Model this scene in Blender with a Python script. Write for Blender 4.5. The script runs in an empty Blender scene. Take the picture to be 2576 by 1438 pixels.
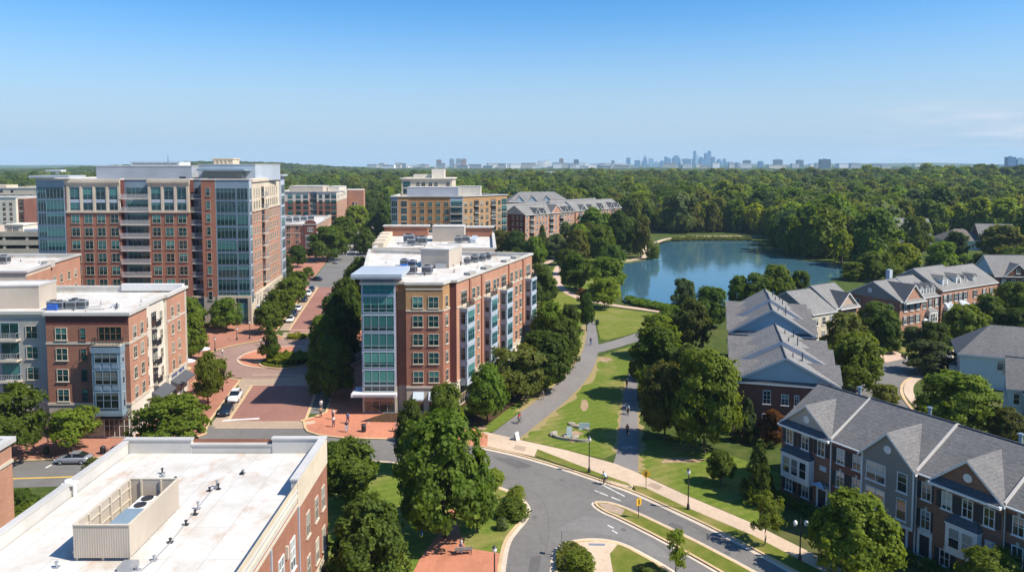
EXPO=.62
HAZE=.75e-4
import bpy, bmesh, math, random
import numpy as np
from mathutils import Vector, Matrix, Euler
R=math.radians
rnd=random.Random(7)
sc=bpy.context.scene
col=sc.collection
# ---------------------------------------------------------------- camera model (photo units: 2576 x 1438)
FO=1900.; TH=R(3.9); HC=40.
PPX=1288.; PPY=413+FO*math.tan(TH)
CT,ST=math.cos(TH),math.sin(TH)
def ray(px,py):
    u=(px-PPX)/FO; v=-(py-PPY)/FO
    return (u, CT+v*ST, -ST+v*CT)
def g(px,py,z=0.):
    "where the sight line through a photo point meets the level z"
    d=ray(px,py); t=(z-HC)/d[2]
    return (d[0]*t,d[1]*t)
def zat(py,dist,px=1288):
    d=ray(px,py); return HC+d[2]*dist/d[1]
def xat(px,dist,z=0):
    dz=z-HC; return (px-PPX)/FO*(dist*CT-dz*ST)
Z0={1:(0,380),2:(700,380),3:(1400,380),4:(1952,380),5:(0,700),6:(700,700),7:(1400,700),8:(1952,700),9:(0,1090),10:(700,1090),11:(1400,1090),12:(1952,1090)}
def ZZ(n,*p):
    return [(Z0[n][0]*.936+p[i]*.29068, Z0[n][1]*.936+p[i+1]*.29068) for i in range(0,len(p),2)]
# ---------------------------------------------------------------- objects
def tag(o,label=None,cat=None,group=None,kind=None):
    if label: o['label']=label
    if cat: o['category']=cat
    if group: o['group']=group
    if kind: o['kind']=kind
    return o
def empty(name,loc=(0,0,0),rz=0.,parent=None):
    o=bpy.data.objects.new(name,None); o.empty_display_size=.5
    o.location=loc; o.rotation_euler=(0,0,rz); col.objects.link(o)
    if parent: o.parent=parent
    return o
def link(name,me,parent=None,loc=(0,0,0),rz=0.,scale=None):
    o=bpy.data.objects.new(name,me); o.location=loc; o.rotation_euler=(0,0,rz)
    if scale: o.scale=scale
    if parent: o.parent=parent
    col.objects.link(o); return o
class MB:
    "collects faces with a material each and links them as one mesh object"
    def __init__(s): s.v=[]; s.f=[]; s.m=[]; s.sm=[]
    def poly(s,pts,mat=0,smooth=False):
        n=len(s.v); s.v+= [tuple(p) for p in pts]; s.f.append(tuple(range(n,n+len(pts)))); s.m.append(mat); s.sm.append(smooth)
    def raw(s,vs,fs,mat=0,smooth=False):
        n=len(s.v); s.v+=[tuple(p) for p in vs]
        for f in fs: s.f.append(tuple(n+i for i in f)); s.m.append(mat); s.sm.append(smooth)
    def box(s,x0,x1,y0,y1,z0,z1,mat=0):
        vs=[(x,y,z) for z in (z0,z1) for y in (y0,y1) for x in (x0,x1)]
        s.raw(vs,[(0,2,3,1),(4,5,7,6),(0,1,5,4),(2,6,7,3),(0,4,6,2),(1,3,7,5)],mat)
    def prism(s,poly,z0,z1,mat=0,top=None,bottom=False):
        n=len(poly)
        vs=[(p[0],p[1],z0) for p in poly]+[(p[0],p[1],z1) for p in poly]
        s.raw(vs,[(i,(i+1)%n,n+(i+1)%n,n+i) for i in range(n)],mat)
        if top is not None: s.poly([(p[0],p[1],z1) for p in poly],top)
        if bottom: s.poly([(p[0],p[1],z0) for p in reversed(poly)],mat)
    def tube(s,p,q,r0,r1=None,n=8,mat=0,cap=True,smooth=True):
        r1=r0 if r1 is None else r1
        p=Vector(p);q=Vector(q);d=(q-p).normalized()
        a=d.orthogonal().normalized();b=d.cross(a)
        vs=[];fs=[]
        for c,r in ((p,r0),(q,r1)):
            for i in range(n):
                t=2*math.pi*i/n; vs.append(c+a*(r*math.cos(t))+b*(r*math.sin(t)))
        s.raw(vs,[(i,(i+1)%n,n+(i+1)%n,n+i) for i in range(n)],mat,smooth)
        if cap:
            s.poly(vs[n:],mat); s.poly(list(reversed(vs[:n])),mat)
    def lathe(s,prof,n=10,mat=0,c=(0,0),smooth=True):
        vs=[];fs=[]
        for r,z in prof:
            for i in range(n):
                t=2*math.pi*i/n; vs.append((c[0]+r*math.cos(t),c[1]+r*math.sin(t),z))
        for k in range(len(prof)-1):
            for i in range(n):
                fs.append((k*n+i,k*n+(i+1)%n,(k+1)*n+(i+1)%n,(k+1)*n+i))
        s.raw(vs,fs,mat,smooth)
    def mesh(s,name,mats):
        me=bpy.data.meshes.new(name); me.from_pydata(s.v,[],s.f)
        for m in (mats if isinstance(mats,(list,tuple)) else [mats]): me.materials.append(m)
        me.polygons.foreach_set('material_index',s.m); me.polygons.foreach_set('use_smooth',s.sm)
        me.update(); return me
    def build(s,name,mats,parent=None,loc=(0,0,0),rz=0.):
        return link(name,s.mesh(name,mats),parent,loc,rz)
def dup(o,parent=None,loc=None,rz=None):
    "copy of a thing with its parts and sub-parts"
    c=o.copy(); col.objects.link(c)
    if parent: c.parent=parent
    if loc is not None: c.location=loc
    if rz is not None: c.rotation_euler=(0,0,rz)
    for ch in list(o.children): dup(ch,c)
    return c
def area(p): return .5*sum(p[i][0]*p[(i+1)%len(p)][1]-p[(i+1)%len(p)][0]*p[i][1] for i in range(len(p)))
def ccw(p): return list(p) if area(p)>0 else list(reversed(p))
def inset(p,d):
    "offset of a counter-clockwise polygon, inwards for d>0"
    n=len(p); out=[]
    for i in range(n):
        a=Vector(p[i-1][:2]);b=Vector(p[i][:2]);c=Vector(p[(i+1)%n][:2])
        e=(b-a).normalized();f=(c-b).normalized()
        n1=Vector((-e.y,e.x));n2=Vector((-f.y,f.x)); m=n1+n2
        l=m.dot(n1)
        if abs(l)<.3: l=.3
        out.append(tuple(b+m*(d/l)))
    return out
def smooth_line(pts,k=2,closed=False):
    "Chaikin rounding of a line"
    for _ in range(k):
        q=[];n=len(pts)
        rng=range(n) if closed else range(n-1)
        if not closed: q.append(pts[0])
        for i in rng:
            a=pts[i];b=pts[(i+1)%n]
            q.append((a[0]*.75+b[0]*.25,a[1]*.75+b[1]*.25)); q.append((a[0]*.25+b[0]*.75,a[1]*.25+b[1]*.75))
        if not closed: q.append(pts[-1])
        pts=q
    return pts
# ---------------------------------------------------------------- materials
MATS={}
class NT:
    def __init__(s,m): s.t=m.node_tree; s.n=s.t.nodes; s.l=s.t.links
    def add(s,typ,**kw):
        x=s.n.new(typ)
        for k,v in kw.items():
            if k.startswith('i_'): x.inputs[k[2:].replace('_',' ')].default_value=v
            else: setattr(x,k,v)
        return x
    def link(s,a,b): s.l.new(a,b)
def c4(c): return (c[0],c[1],c[2],1)
def newmat(name):
    m=bpy.data.materials.new(name); m.use_nodes=True
    return m,NT(m),m.node_tree.nodes['Principled BSDF']
def noise(nt,scale,coord='Object',detail=4,stretch=None,rough=.6):
    tc=nt.add('ShaderNodeTexCoord'); out=tc.outputs[coord]
    if stretch:
        mp=nt.add('ShaderNodeMapping'); mp.inputs['Scale'].default_value=stretch; nt.link(out,mp.inputs[0]); out=mp.outputs[0]
    n=nt.add('ShaderNodeTexNoise'); n.inputs['Scale'].default_value=scale; n.inputs['Detail'].default_value=detail; n.inputs['Roughness'].default_value=rough
    nt.link(out,n.inputs['Vector']); return n.outputs['Fac']
def ramp(nt,fac,stops):
    r=nt.add('ShaderNodeValToRGB'); e=r.color_ramp.elements
    while len(e)<len(stops): e.new(.5)
    for x,(p,c) in zip(e,stops): x.position=p; x.color=c4(c)
    nt.link(fac,r.inputs[0]); return r.outputs[0]
def mix(nt,a,b,fac,mode='MIX'):
    m=nt.add('ShaderNodeMix',data_type='RGBA',blend_type=mode)
    if isinstance(fac,(int,float)): m.inputs[0].default_value=fac
    else: nt.link(fac,m.inputs[0])
    for s,x in ((6,a),(7,b)):
        if isinstance(x,(tuple,list)): m.inputs[s].default_value=c4(x)
        else: nt.link(x,m.inputs[s])
    return m.outputs[2]
def sc3(c,k): return tuple(min(1,x*k) for x in c)
def surf(name,c,rough=.8,var=.18,scale=1.2,stretch=None,big=.1,c2=None,spec=.3,metal=0.,bump=0.):
    "a plain weathered surface: fine and coarse mottling of one colour"
    if name in MATS: return MATS[name]
    m,nt,b=newmat(name)
    f=noise(nt,scale,stretch=stretch); F2=noise(nt,.09,detail=3)
    x=ramp(nt,f,[(.3,sc3(c,1-var)),(.7,c2 or sc3(c,1+var))])
    x=mix(nt,x,ramp(nt,F2,[(.35,(1-big*2,)*3),(.65,(1,1,1))]),1.,'MULTIPLY')
    nt.link(x,b.inputs['Base Color']); b.inputs['Roughness'].default_value=rough; b.inputs['Metallic'].default_value=metal
    b.inputs['Specular IOR Level'].default_value=spec
    if bump:
        bp=nt.add('ShaderNodeBump'); bp.inputs['Strength'].default_value=bump; nt.link(f,bp.inputs['Height']); nt.link(bp.outputs[0],b.inputs['Normal'])
    MATS[name]=m; return m
def brickmat(name,c,c2=None,mort=None,var=.22):
    if name in MATS: return MATS[name]
    m,nt,b=newmat(name)
    tc=nt.add('ShaderNodeTexCoord')
    a=noise(nt,1.0,stretch=(1.2,1.2,9),detail=6,rough=.75); F2=noise(nt,.16,detail=4); F3=noise(nt,.7,stretch=(1.,1.,.25),detail=3)
    x=ramp(nt,a,[(.28,sc3(c,1-var)),(.5,c),(.74,c2 or sc3(c,1+var))])
    x=mix(nt,x,ramp(nt,F2,[(.3,(.8,.8,.8)),(.7,(1.05,1.03,1.0))]),1.,'MULTIPLY')
    x=mix(nt,x,ramp(nt,F3,[(.3,(.88,.87,.86)),(.6,(1,1,1))]),.8,'MULTIPLY')
    nt.link(x,b.inputs['Base Color']); b.inputs['Roughness'].default_value=.88; b.inputs['Specular IOR Level'].default_value=.2
    MATS[name]=m; return m
def glassmat(name,dark,lite,tint=.5,rough=.06,coat=.9):
    "window glass: dark room or drawn blind, differing from one window to the next, under a reflecting pane"
    if name in MATS: return MATS[name]
    m,nt,b=newmat(name)
    oi=nt.add('ShaderNodeObjectInfo')
    tc=nt.add('ShaderNodeTexCoord'); sp=nt.add('ShaderNodeSeparateXYZ'); nt.link(tc.outputs['Generated'],sp.inputs[0])
    # blind drawn down to a random height
    mu=nt.add('ShaderNodeMath',operation='ADD'); nt.link(sp.outputs[2],mu.inputs[0]); nt.link(oi.outputs['Random'],mu.inputs[1])
    gt=nt.add('ShaderNodeMath',operation='GREATER_THAN'); gt.inputs[1].default_value=1.12; nt.link(mu.outputs[0],gt.inputs[0])
    n=noise(nt,.8,detail=2)
    d=ramp(nt,n,[(.35,sc3(dark,.55)),(.65,sc3(dark,1.5))])
    x=mix(nt,d,lite,gt.outputs[0])
    m7=nt.add('ShaderNodeMath',operation='MULTIPLY'); m7.inputs[1].default_value=13.7; nt.link(oi.outputs['Random'],m7.inputs[0]); m8=nt.add('ShaderNodeMath',operation='FRACT'); nt.link(m7.outputs[0],m8.inputs[0])
    x=mix(nt,x,ramp(nt,m8.outputs[0],[(.0,(.35,.36,.38)),(.55,(1,1,1)),(1.,(1.9,1.75,1.6))]),1.,'MULTIPLY')
    nt.link(x,b.inputs['Base Color']); b.inputs['Roughness'].default_value=rough; b.inputs['Specular IOR Level'].default_value=coat
    bp=nt.add('ShaderNodeBump'); bp.inputs['Strength'].default_value=.05; bp.inputs['Distance'].default_value=.3
    nn=noise(nt,.5,detail=1); nt.link(nn,bp.inputs['Height']); nt.link(bp.outputs[0],b.inputs['Normal'])
    MATS[name]=m; return m
def plain(name,c,rough=.5,metal=0.,spec=.5):
    if name in MATS: return MATS[name]
    m,nt,b=newmat(name)
    f=noise(nt,3.,detail=2); nt.link(ramp(nt,f,[(.3,sc3(c,.92)),(.7,sc3(c,1.06))]),b.inputs['Base Color'])
    b.inputs['Roughness'].default_value=rough; b.inputs['Metallic'].default_value=metal; b.inputs['Specular IOR Level'].default_value=spec
    MATS[name]=m; return m
# bricks and stone
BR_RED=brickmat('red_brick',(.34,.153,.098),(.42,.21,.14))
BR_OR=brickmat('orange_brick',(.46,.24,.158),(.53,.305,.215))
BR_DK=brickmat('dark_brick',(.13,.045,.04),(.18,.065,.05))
BR_TOWN=brickmat('brown_brick',(.25,.13,.088),(.34,.185,.125))
BR_TOWNR=brickmat('maroon_brick',(.20,.085,.062),(.27,.12,.09))
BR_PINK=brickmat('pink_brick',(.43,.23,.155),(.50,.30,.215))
BR_TAN=brickmat('tan_brick',(.43,.25,.12),(.50,.32,.17))
BR_OCH=brickmat('ochre_brick',(.44,.23,.095),(.52,.30,.14))
ST_CREAM=surf('cream_stone',(.60,.51,.38),.8,.08,.8)
ST_BEIGE=surf('beige_stucco',(.46,.40,.32),.85,.08,.6)
ST_WHITE=surf('pale_stucco',(.66,.60,.50),.85,.06,.6)
ST_GREY=surf('grey_stucco',(.40,.38,.34),.85,.08,.6)
SIDING_BL=surf('pale_siding',(.41,.49,.54),.7,.06,1.,stretch=(.3,.3,12))
SIDING_GR=surf('grey_siding',(.27,.245,.22),.7,.07,1.,stretch=(.3,.3,12))
SIDING_CR=surf('cream_siding',(.60,.53,.40),.7,.05,1.,stretch=(.3,.3,12))
SIDING_LT=surf('light_siding',(.58,.65,.66),.7,.05,1.,stretch=(.3,.3,12))
PANEL=surf('blue_metal_panel',(.21,.29,.35),.45,.07,.7,spec=.5)
PANEL_L=surf('pale_metal_panel',(.42,.47,.52),.5,.05,.7,spec=.5)
PANEL_G=surf('grey_metal_panel',(.38,.40,.44),.5,.05,.5,stretch=(.6,.6,6),spec=.5)
SCREEN=surf('beige_metal_screen',(.50,.43,.35),.6,.05,2.,stretch=(5,5,.2))
WHITE=plain('white_paint',(.70,.69,.66),.6); PARA=surf('painted_parapet',(.55,.53,.49),.8,.06,.8); WTRIM=plain('dull_window_trim',(.36,.33,.27),.7)
TRIM=plain('cream_trim',(.52,.46,.36),.7)
COPING=surf('metal_coping',(.52,.50,.47),.5,.05,1.)
DARK=plain('dark_metal',(.025,.025,.03),.45)
AWN=plain('charcoal_awning',(.07,.075,.085),.8)
AWN_B=plain('pale_awning',(.45,.52,.55),.8)
RAIL=plain('railing_metal',(.30,.31,.32),.5)
RAILW=plain('pale_railing',(.60,.60,.60),.5)
STEEL=plain('galvanised_steel',(.42,.44,.46),.4,.6)
GL_T=glassmat('teal_glass',(.008,.040,.042),(.045,.15,.14),coat=.55)
GL_D=glassmat('dark_glass',(.012,.018,.022),(.17,.18,.165),coat=.6)
GL_H=glassmat('house_glass',(.02,.03,.035),(.28,.30,.29))
GL_S=glassmat('shop_glass',(.03,.03,.03),(.14,.10,.07))
def roofwhite():
    m,nt,b=newmat('white_roof_membrane')
    tc=nt.add('ShaderNodeTexCoord')
    br=nt.add('ShaderNodeTexBrick'); br.inputs['Scale'].default_value=1.; br.inputs['Mortar Size'].default_value=.022; br.inputs['Brick Width'].default_value=9.; br.inputs['Row Height'].default_value=2.6
    br.inputs['Color1'].default_value=(1,1,1,1); br.inputs['Color2'].default_value=(.97,.97,.965,1); br.inputs['Mortar'].default_value=(.70,.69,.67,1)
    mp=nt.add('ShaderNodeMapping'); mp.inputs['Rotation'].default_value=(0,0,R(90)); nt.link(tc.outputs['Object'],mp.inputs[0]); nt.link(mp.outputs[0],br.inputs['Vector'])
    f=noise(nt,.28,detail=5,rough=.65)
    st=ramp(nt,f,[(.30,(.80,.76,.70)),(.5,(1,1,1))])
    f2=noise(nt,.42,detail=6,stretch=(1.,.55,1.),rough=.72)
    ru=ramp(nt,f2,[(.545,(0,0,0)),(.66,(.42,.42,.42)),(.76,(.8,.8,.8))])
    x=mix(nt,(.56,.54,.50),br.outputs['Color'],1.,'MULTIPLY'); x=mix(nt,x,st,1.,'MULTIPLY')
    x=mix(nt,x,(.38,.20,.08),ru)
    nt.link(x,b.inputs['Base Color']); b.inputs['Roughness'].default_value=.75; b.inputs['Specular IOR Level'].default_value=.2
    return m
ROOFW=roofwhite()
def shingle(name,c):
    m,nt,b=newmat(name)
    a=noise(nt,2.2,stretch=(1.,1.,3.),detail=5,rough=.75); F2=noise(nt,.25,detail=3)
    tc=nt.add('ShaderNodeTexCoord'); w=nt.add('ShaderNodeTexWave',wave_type='BANDS',bands_direction='Z'); w.inputs['Scale'].default_value=1.3; w.inputs['Distortion'].default_value=1.2; w.inputs['Detail'].default_value=1
    nt.link(tc.outputs['Object'],w.inputs['Vector'])
    x=ramp(nt,a,[(.3,sc3(c,.66)),(.7,sc3(c,1.36))]); x=mix(nt,x,ramp(nt,F2,[(.3,(.86,.86,.88)),(.7,(1.06,1.05,1.03))]),1.,'MULTIPLY')
    x=mix(nt,x,ramp(nt,w.outputs['Fac'],[(.1,(.82,.82,.82)),(.35,(1,1,1))]),.6,'MULTIPLY')
    nt.link(x,b.inputs['Base Color']); b.inputs['Roughness'].default_value=.9; b.inputs['Specular IOR Level'].default_value=.2
    return m
SHIN=shingle('grey_shingle',(.158,.154,.15)); SHIN_D=shingle('charcoal_shingle',(.09,.095,.105)); SHIN_B=shingle('brown_shingle',(.17,.145,.125)); SHIN_L=shingle('pale_grey_shingle',(.205,.20,.19))
# ================================================================ GROUND
def smst(a,b,x):
    t=min(1,max(0,(x-a)/(b-a))); return t*t*(3-2*t)
def th(x,y):
    "height of the land: flat round the town, wooded rises further out"
    d=math.hypot(x,y)
    if d<330: return 0.
    h=9*math.exp(-((x-700)/330)**2-((y-1050)/420)**2)
    h+=33*math.exp(-((x+960)/430)**2-((y-2500)/500)**2)
    h+=12*math.exp(-((x-250)/500)**2-((y-2100)/700)**2)*.3
    a=math.atan2(x,y)
    if d>4800:
        far=30+16*math.sin(a*5.1+.6)+9*math.sin(a*13+1)+5*math.sin(a*29)+3*math.sin(a*61+2)
        far*=.35+.65*smst(.02,.30,abs(a+.06))+(.55 if a<0 else 0)*smst(.28,.5,-a)
        h+=far*smst(6200,8800,d)
        h+=10*smst(4800,6500,d)*smst(.05,.6,a)
    return h*smst(330,620,d)
def gmat(name,stops,s1=.6,s2=.05,dry=None,stripe=None,bump=0,drythr=.56):
    m,nt,b=newmat(name)
    f=noise(nt,s1,detail=6,rough=.7); F2=noise(nt,s2,detail=4)
    x=ramp(nt,f,stops)
    if dry: x=mix(nt,x,dry,ramp(nt,F2,[(drythr-.06,(0,0,0)),(drythr+.14,(.8,.8,.8))]))
    if stripe:
        tc=nt.add('ShaderNodeTexCoord'); mp=nt.add('ShaderNodeMapping'); mp.inputs['Rotation'].default_value=(0,0,stripe)
        nt.link(tc.outputs['Object'],mp.inputs[0]); w=nt.add('ShaderNodeTexWave'); w.inputs['Scale'].default_value=.21; w.inputs['Distortion'].default_value=1.1; w.inputs['Detail'].default_value=2
        nt.link(mp.outputs[0],w.inputs['Vector']); x=mix(nt,x,ramp(nt,w.outputs['Fac'],[(.3,(.92,.94,.9)),(.7,(1.06,1.04,1.05))]),1.,'MULTIPLY')
    nt.link(x,b.inputs['Base Color']); b.inputs['Roughness'].default_value=.95; b.inputs['Specular IOR Level'].default_value=.1
    return m
G_BASE=gmat('rough_grass',[(.3,(.030,.050,.012)),(.52,(.060,.085,.018)),(.75,(.11,.115,.03))],.5,.045,dry=(.17,.13,.06),drythr=.6)
G_LAWN=gmat('lawn_grass',[(.25,(.07,.115,.014)),(.5,(.115,.158,.022)),(.78,(.19,.205,.04))],1.3,.12,dry=(.28,.225,.085),drythr=.545,stripe=R(62))
G_MOWN=gmat('mown_grass',[(.25,(.10,.13,.018)),(.5,(.14,.165,.026)),(.78,(.19,.195,.045))],.6,.10,dry=(.24,.21,.075),stripe=R(75),drythr=.58)
G_VERGE=gmat('verge_grass',[(.25,(.08,.11,.015)),(.5,(.125,.145,.022)),(.78,(.19,.175,.045))],.8,.16,dry=(.27,.21,.08))
G_EARTH=gmat('bare_earth',[(.3,(.22,.14,.08)),(.5,(.33,.23,.14)),(.75,(.42,.33,.22))],.9,.2)
G_MULCH=gmat('bark_mulch',[(.3,(.035,.02,.012)),(.5,(.07,.04,.022)),(.75,(.12,.075,.045))],2.5,.2)
def roadmat(name,c,crack=.5):
    m,nt,b=newmat(name)
    a=noise(nt,1.4,detail=8,rough=.8); F2=noise(nt,.075,detail=5); F3=noise(nt,.5,stretch=(1,.25,1),detail=5)
    x=ramp(nt,a,[(.3,sc3(c,.84)),(.7,sc3(c,1.15))])
    x=mix(nt,x,ramp(nt,F2,[(.3,(.86,.86,.87)),(.7,(1.12,1.11,1.09))]),1.,'MULTIPLY')
    x=mix(nt,x,ramp(nt,F3,[(.33,(.80,.80,.80)),(.47,(1,1,1))]),crack,'MULTIPLY')
    nt.link(x,b.inputs['Base Color']); b.inputs['Roughness'].default_value=.85; b.inputs['Specular IOR Level'].default_value=.25
    return m
ASPH=roadmat('asphalt',(.165,.156,.144)); ASPH_P=roadmat('path_asphalt',(.205,.19,.178),.3)
PAVER=roadmat('brick_street_pavers',(.27,.135,.105),.5); PAVER2=roadmat('circle_pavers',(.285,.185,.15),.4)
PLAZA=roadmat('orange_plaza_brick',(.48,.195,.115),.6); SIDEB=roadmat('sidewalk_brick',(.36,.165,.11),.7); BAND=roadmat('tan_pavers',(.36,.275,.20),.4)
CONC=roadmat('sidewalk_concrete',(.52,.40,.29),.35); KERB=roadmat('kerb_concrete',(.54,.39,.22),.3); PINK=roadmat('pink_path',(.52,.37,.28),.3)
LINE=roadmat('road_paint',(.60,.58,.55),.9); LINEY=roadmat('yellow_paint',(.62,.40,.08),.6)
def W(pts): return [g(*p) for p in pts]
def sheet(name,pts,z,mat,kind='structure'):
    mb=MB(); p=ccw(pts); mb.poly([(x,y,z) for x,y in p]); o=mb.build(name,mat); o['kind']=kind; return o
def slab(name,pts,z,mat,side=None,kind='structure'):
    mb=MB(); mb.prism(ccw(pts),-.02,z,1,0); o=mb.build(name,[mat,side or KERB]); o['kind']=kind; return o
def ribbon(line,w0,w1=None):
    "left and right borders of a line: offsets to the left are positive"
    n=len(line); L=[];Rr=[]
    for i in range(n):
        a=Vector(line[max(0,i-1)]);b=Vector(line[min(n-1,i+1)]);d=(b-a).normalized(); nn=Vector((-d.y,d.x)); p=Vector(line[i])
        L.append(tuple(p+nn*w0)); Rr.append(tuple(p+nn*w1))
    return L,Rr
def kerb(pts,w=.32,z=.16,name='kerb',closed=False,mat=None,side=1):
    mb=MB(); n=len(pts)
    if closed:
        p=ccw(pts); q=inset(p,w*side); m=n
    else:
        p,q=ribbon(pts,0.,w*side); m=n-1
    for i in range(m):
        j=(i+1)%n
        mb.poly([(p[i][0],p[i][1],z),(p[j][0],p[j][1],z),(q[j][0],q[j][1],z),(q[i][0],q[i][1],z)])
        mb.poly([(p[i][0],p[i][1],-.02),(p[j][0],p[j][1],-.02),(p[j][0],p[j][1],z),(p[i][0],p[i][1],z)])
        mb.poly([(q[i][0],q[i][1],-.02),(q[j][0],q[j][1],-.02),(q[j][0],q[j][1],z),(q[i][0],q[i][1],z)])
    o=mb.build(name,mat or KERB); o['kind']='structure'; return o
def stroke(name,pts,w,z,mat):
    a,b=ribbon(pts,w/2,-w/2); mb=MB()
    for i in range(len(pts)-1): mb.poly([(*a[i],z),(*b[i],z),(*b[i+1],z),(*a[i+1],z)])
    o=mb.build(name,mat); o['kind']='structure'; return o
# the land, one sheet to the horizon
def land():
    rs=[0,40,80,120,170,230,300,360,420,480,540,600,660,720,800,880,960,1040,1120,1200,1300,1400,1500,1620,1750,1900,2050,2200,2350,2500,2650,2800,3000,3250,3500,3800,4200,4600,5000,5400,5800,6200,6600,7000,7400,7800,8200,8600,9000,9400]
    na=150; vs=[];fs=[]
    for r in rs:
        for i in range(na+1):
            a=R(-75+150*i/na); x=r*math.sin(a); y=-60+r*math.cos(a); vs.append((x,y,th(x,y)))
    for k in range(len(rs)-1):
        for i in range(na): fs.append((k*(na+1)+i,k*(na+1)+i+1,(k+1)*(na+1)+i+1,(k+1)*(na+1)+i))
    mb=MB(); mb.raw(vs,[tuple(reversed(f)) for f in fs],0,True); o=mb.build('ground',G_BASE); o['kind']='structure'
    # ground behind and beside the camera
    mb=MB(); mb.poly([(-260,-260,-.01),(260,-260,-.01),(260,-40,-.01),(-260,-40,-.01)]); o=mb.build('ground',G_BASE); o['kind']='structure'
land()
NORTH=W([(-420,1190),(-200,1172),(0,1162),(160,1158),(300,1150),(400,1133),(470,1112),(520,1092),(560,1080),(768,1070),(772,1086),(800,1095),(860,1102),(1005,1106),(1110,1112),(1225,1128),(1310,1146),(1427,1181),(1520,1213),(1589,1235),(1688,1280),(1787,1326),(1921,1396),(2040,1462),(2200,1560),(2340,1660)])
PEN=W([(1255,1700),(1258,1500),(1262,1430),(1274,1365),(1296,1335),(1318,1311),(1329,1290),(1326,1272),(1312,1255),(1292,1240),(1250,1224),(1200,1206),(1100,1182),(1010,1165),(946,1159),(860,1160),(740,1170),(500,1200),(150,1223),(0,1227),(-420,1258)])
sheet('road',NORTH+[g(1900,1660)]+PEN,.02,ASPH)
sheet('road',[(-62,97),(-34,99),(-34,116),(-47.5,116),(-52,108),(-62,102)],.012,ASPH)
# brick street and roundabout
def SL(d): return -44.4-.147*(d-117.5)      # left edge of the brick street
def SR(d): return -33.3-.147*(d-121.)       # right edge
def strip(name,d0,d1,fa,fb,z,mat,n=12,solid=False):
    ds=[d0+(d1-d0)*i/n for i in range(n+1)]
    p=[(fa(d),d) for d in ds]+[(fb(d),d) for d in reversed(ds)]
    return slab(name,p,z,mat) if solid else sheet(name,p,z,mat)
strip('brick_street',115.2,134.5,SL,SR,.04,PAVER)
strip('paver_band',112.2,115.2,lambda d:SL(d)-1.5,lambda d:SR(d)+.8,.04,BAND)
strip('paver_band',134.5,141.5,lambda d:SL(d)-3,lambda d:SR(d)+3,.04,BAND)
for d,w in ((112.3,.28),(115.15,.25),(134.6,.3),(141.4,.32),(177.5,.35),(180.2,.5)):
    strip('paving_border',d-w/2,d+w/2,lambda q:SL(q)-1.6,lambda q:SR(q)+.8,.065,CONC,2)
CX,CY=-47.6,155.
def circ(r,n=48,a0=0,a1=360,c=(CX,CY)): return [(c[0]+r*math.cos(R(a0+(a1-a0)*i/n)),c[1]+r*math.sin(R(a0+(a1-a0)*i/n))) for i in range(n if a1-a0==360 else n+1)]
sheet('roundabout_paving',circ(16.2),.05,PAVER2)
slab('roundabout_apron',circ(9.2),.10,PLAZA,CONC); kerb(circ(9.2),.55,.135,closed=True,mat=CONC)
ISC=(-45.4,151.2)
slab('planted_island',circ(5.9,36,c=ISC),.22,G_MULCH); kerb(circ(5.9,36,c=ISC),.4,.27,closed=True)
strip('brick_street',177.6,244,SL,SR,.04,PAVER)
strip('paver_band',170.5,177.6,lambda d:SL(d)-1,lambda d:SR(d)+1,.045,BAND)
slab('planted_island',circ(2.7,24,c=(-49.5,171.8)),.2,G_MULCH); kerb(circ(2.7,24,c=(-49.5,171.8)),.3,.24,closed=True)
slab('roundabout_walk',circ(3.4,30,c=(-43.5,160.6)),.16,BAND)
strip('road',244,560,lambda d:SL(d)-3.5,lambda d:SR(d)+2.8,.025,ASPH,20)
sheet('road',[(-95,246),(-62,246),(-62,258),(-98,258)],.03,ASPH)
for k in (0,1):
    strip('paving_border',330,372,lambda d:SL(d)+2.6+3.6*k,lambda d:SL(d)+2.9+3.6*k,.05,LINE,3)
strip('parking_lane',113,137,lambda d:SL(d)-2.5,lambda d:SL(d)-.45,.03,BAND)
strip('parking_lane',180,246,lambda d:SL(d)-2.6,lambda d:SL(d)-.45,.03,BAND)
strip('parking_lane',119,142,lambda d:SR(d)+.45,lambda d:SR(d)+2.7,.03,ASPH)
strip('parking_lane',180,244,lambda d:SR(d)+.45,lambda d:SR(d)+2.7,.03,ASPH)
for (a,b) in ((115.2,134.5),(180,244)):
    strip('gutter',a,b,lambda d:SL(d)-.45,SL,.05,KERB); strip('gutter',a,b,SR,lambda d:SR(d)+.45,.05,KERB)
# pavements left of the brick street
arc=[p for p in circ(16.6,40,250,95)]
LP=[(-140,93.5)]+[(x,y+.05) for x,y in NORTH[1:8]]+[(-46.2,112.2)]+[(SL(d)-2.9,d) for d in (116,122,128,134,138)]+arc[2:-2]+[(SL(d)-3.0,d) for d in (176,182,200,220,243)]+[(-66.5,245.5),(-140,245.5)]
slab('brick_pavement',LP,.13,SIDEB)
kerb(list(reversed(LP[:-2])),.4,.16,side=-1)
slab('brick_pavement',[(SL(d)-3.9,d) for d in (259,300,340,400,470)]+[(-125,470),(-110,259)],.13,SIDEB)
RP=[(SR(d)+2.9,d) for d in (243,220,200,182,176)]+[p for p in circ(16.6,40,78,-62)][3:-3]+[(SR(d)+2.9,d) for d in (141,132,124,119.5)]+[(-31.6,117.2),(-33.2,115.4)]+W([(762,1062),(764,1077),(772,1087),(800,1096),(860,1103),(1005,1107),(1110,1113),(1225,1127),(1228,1096),(1150,1060),(1150,1000)])+[(3,170),(-20,215),(-44,243)]
slab('brick_plaza',RP,.13,PLAZA)
kerb([RP[i] for i in range(len(RP)-7)],.4,.16,side=1)
slab('brick_pavement',[(SR(d)+3.0,d) for d in (252,300,340,400,470)]+[(-60,470),(-30,252)],.13,SIDEB)
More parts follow.
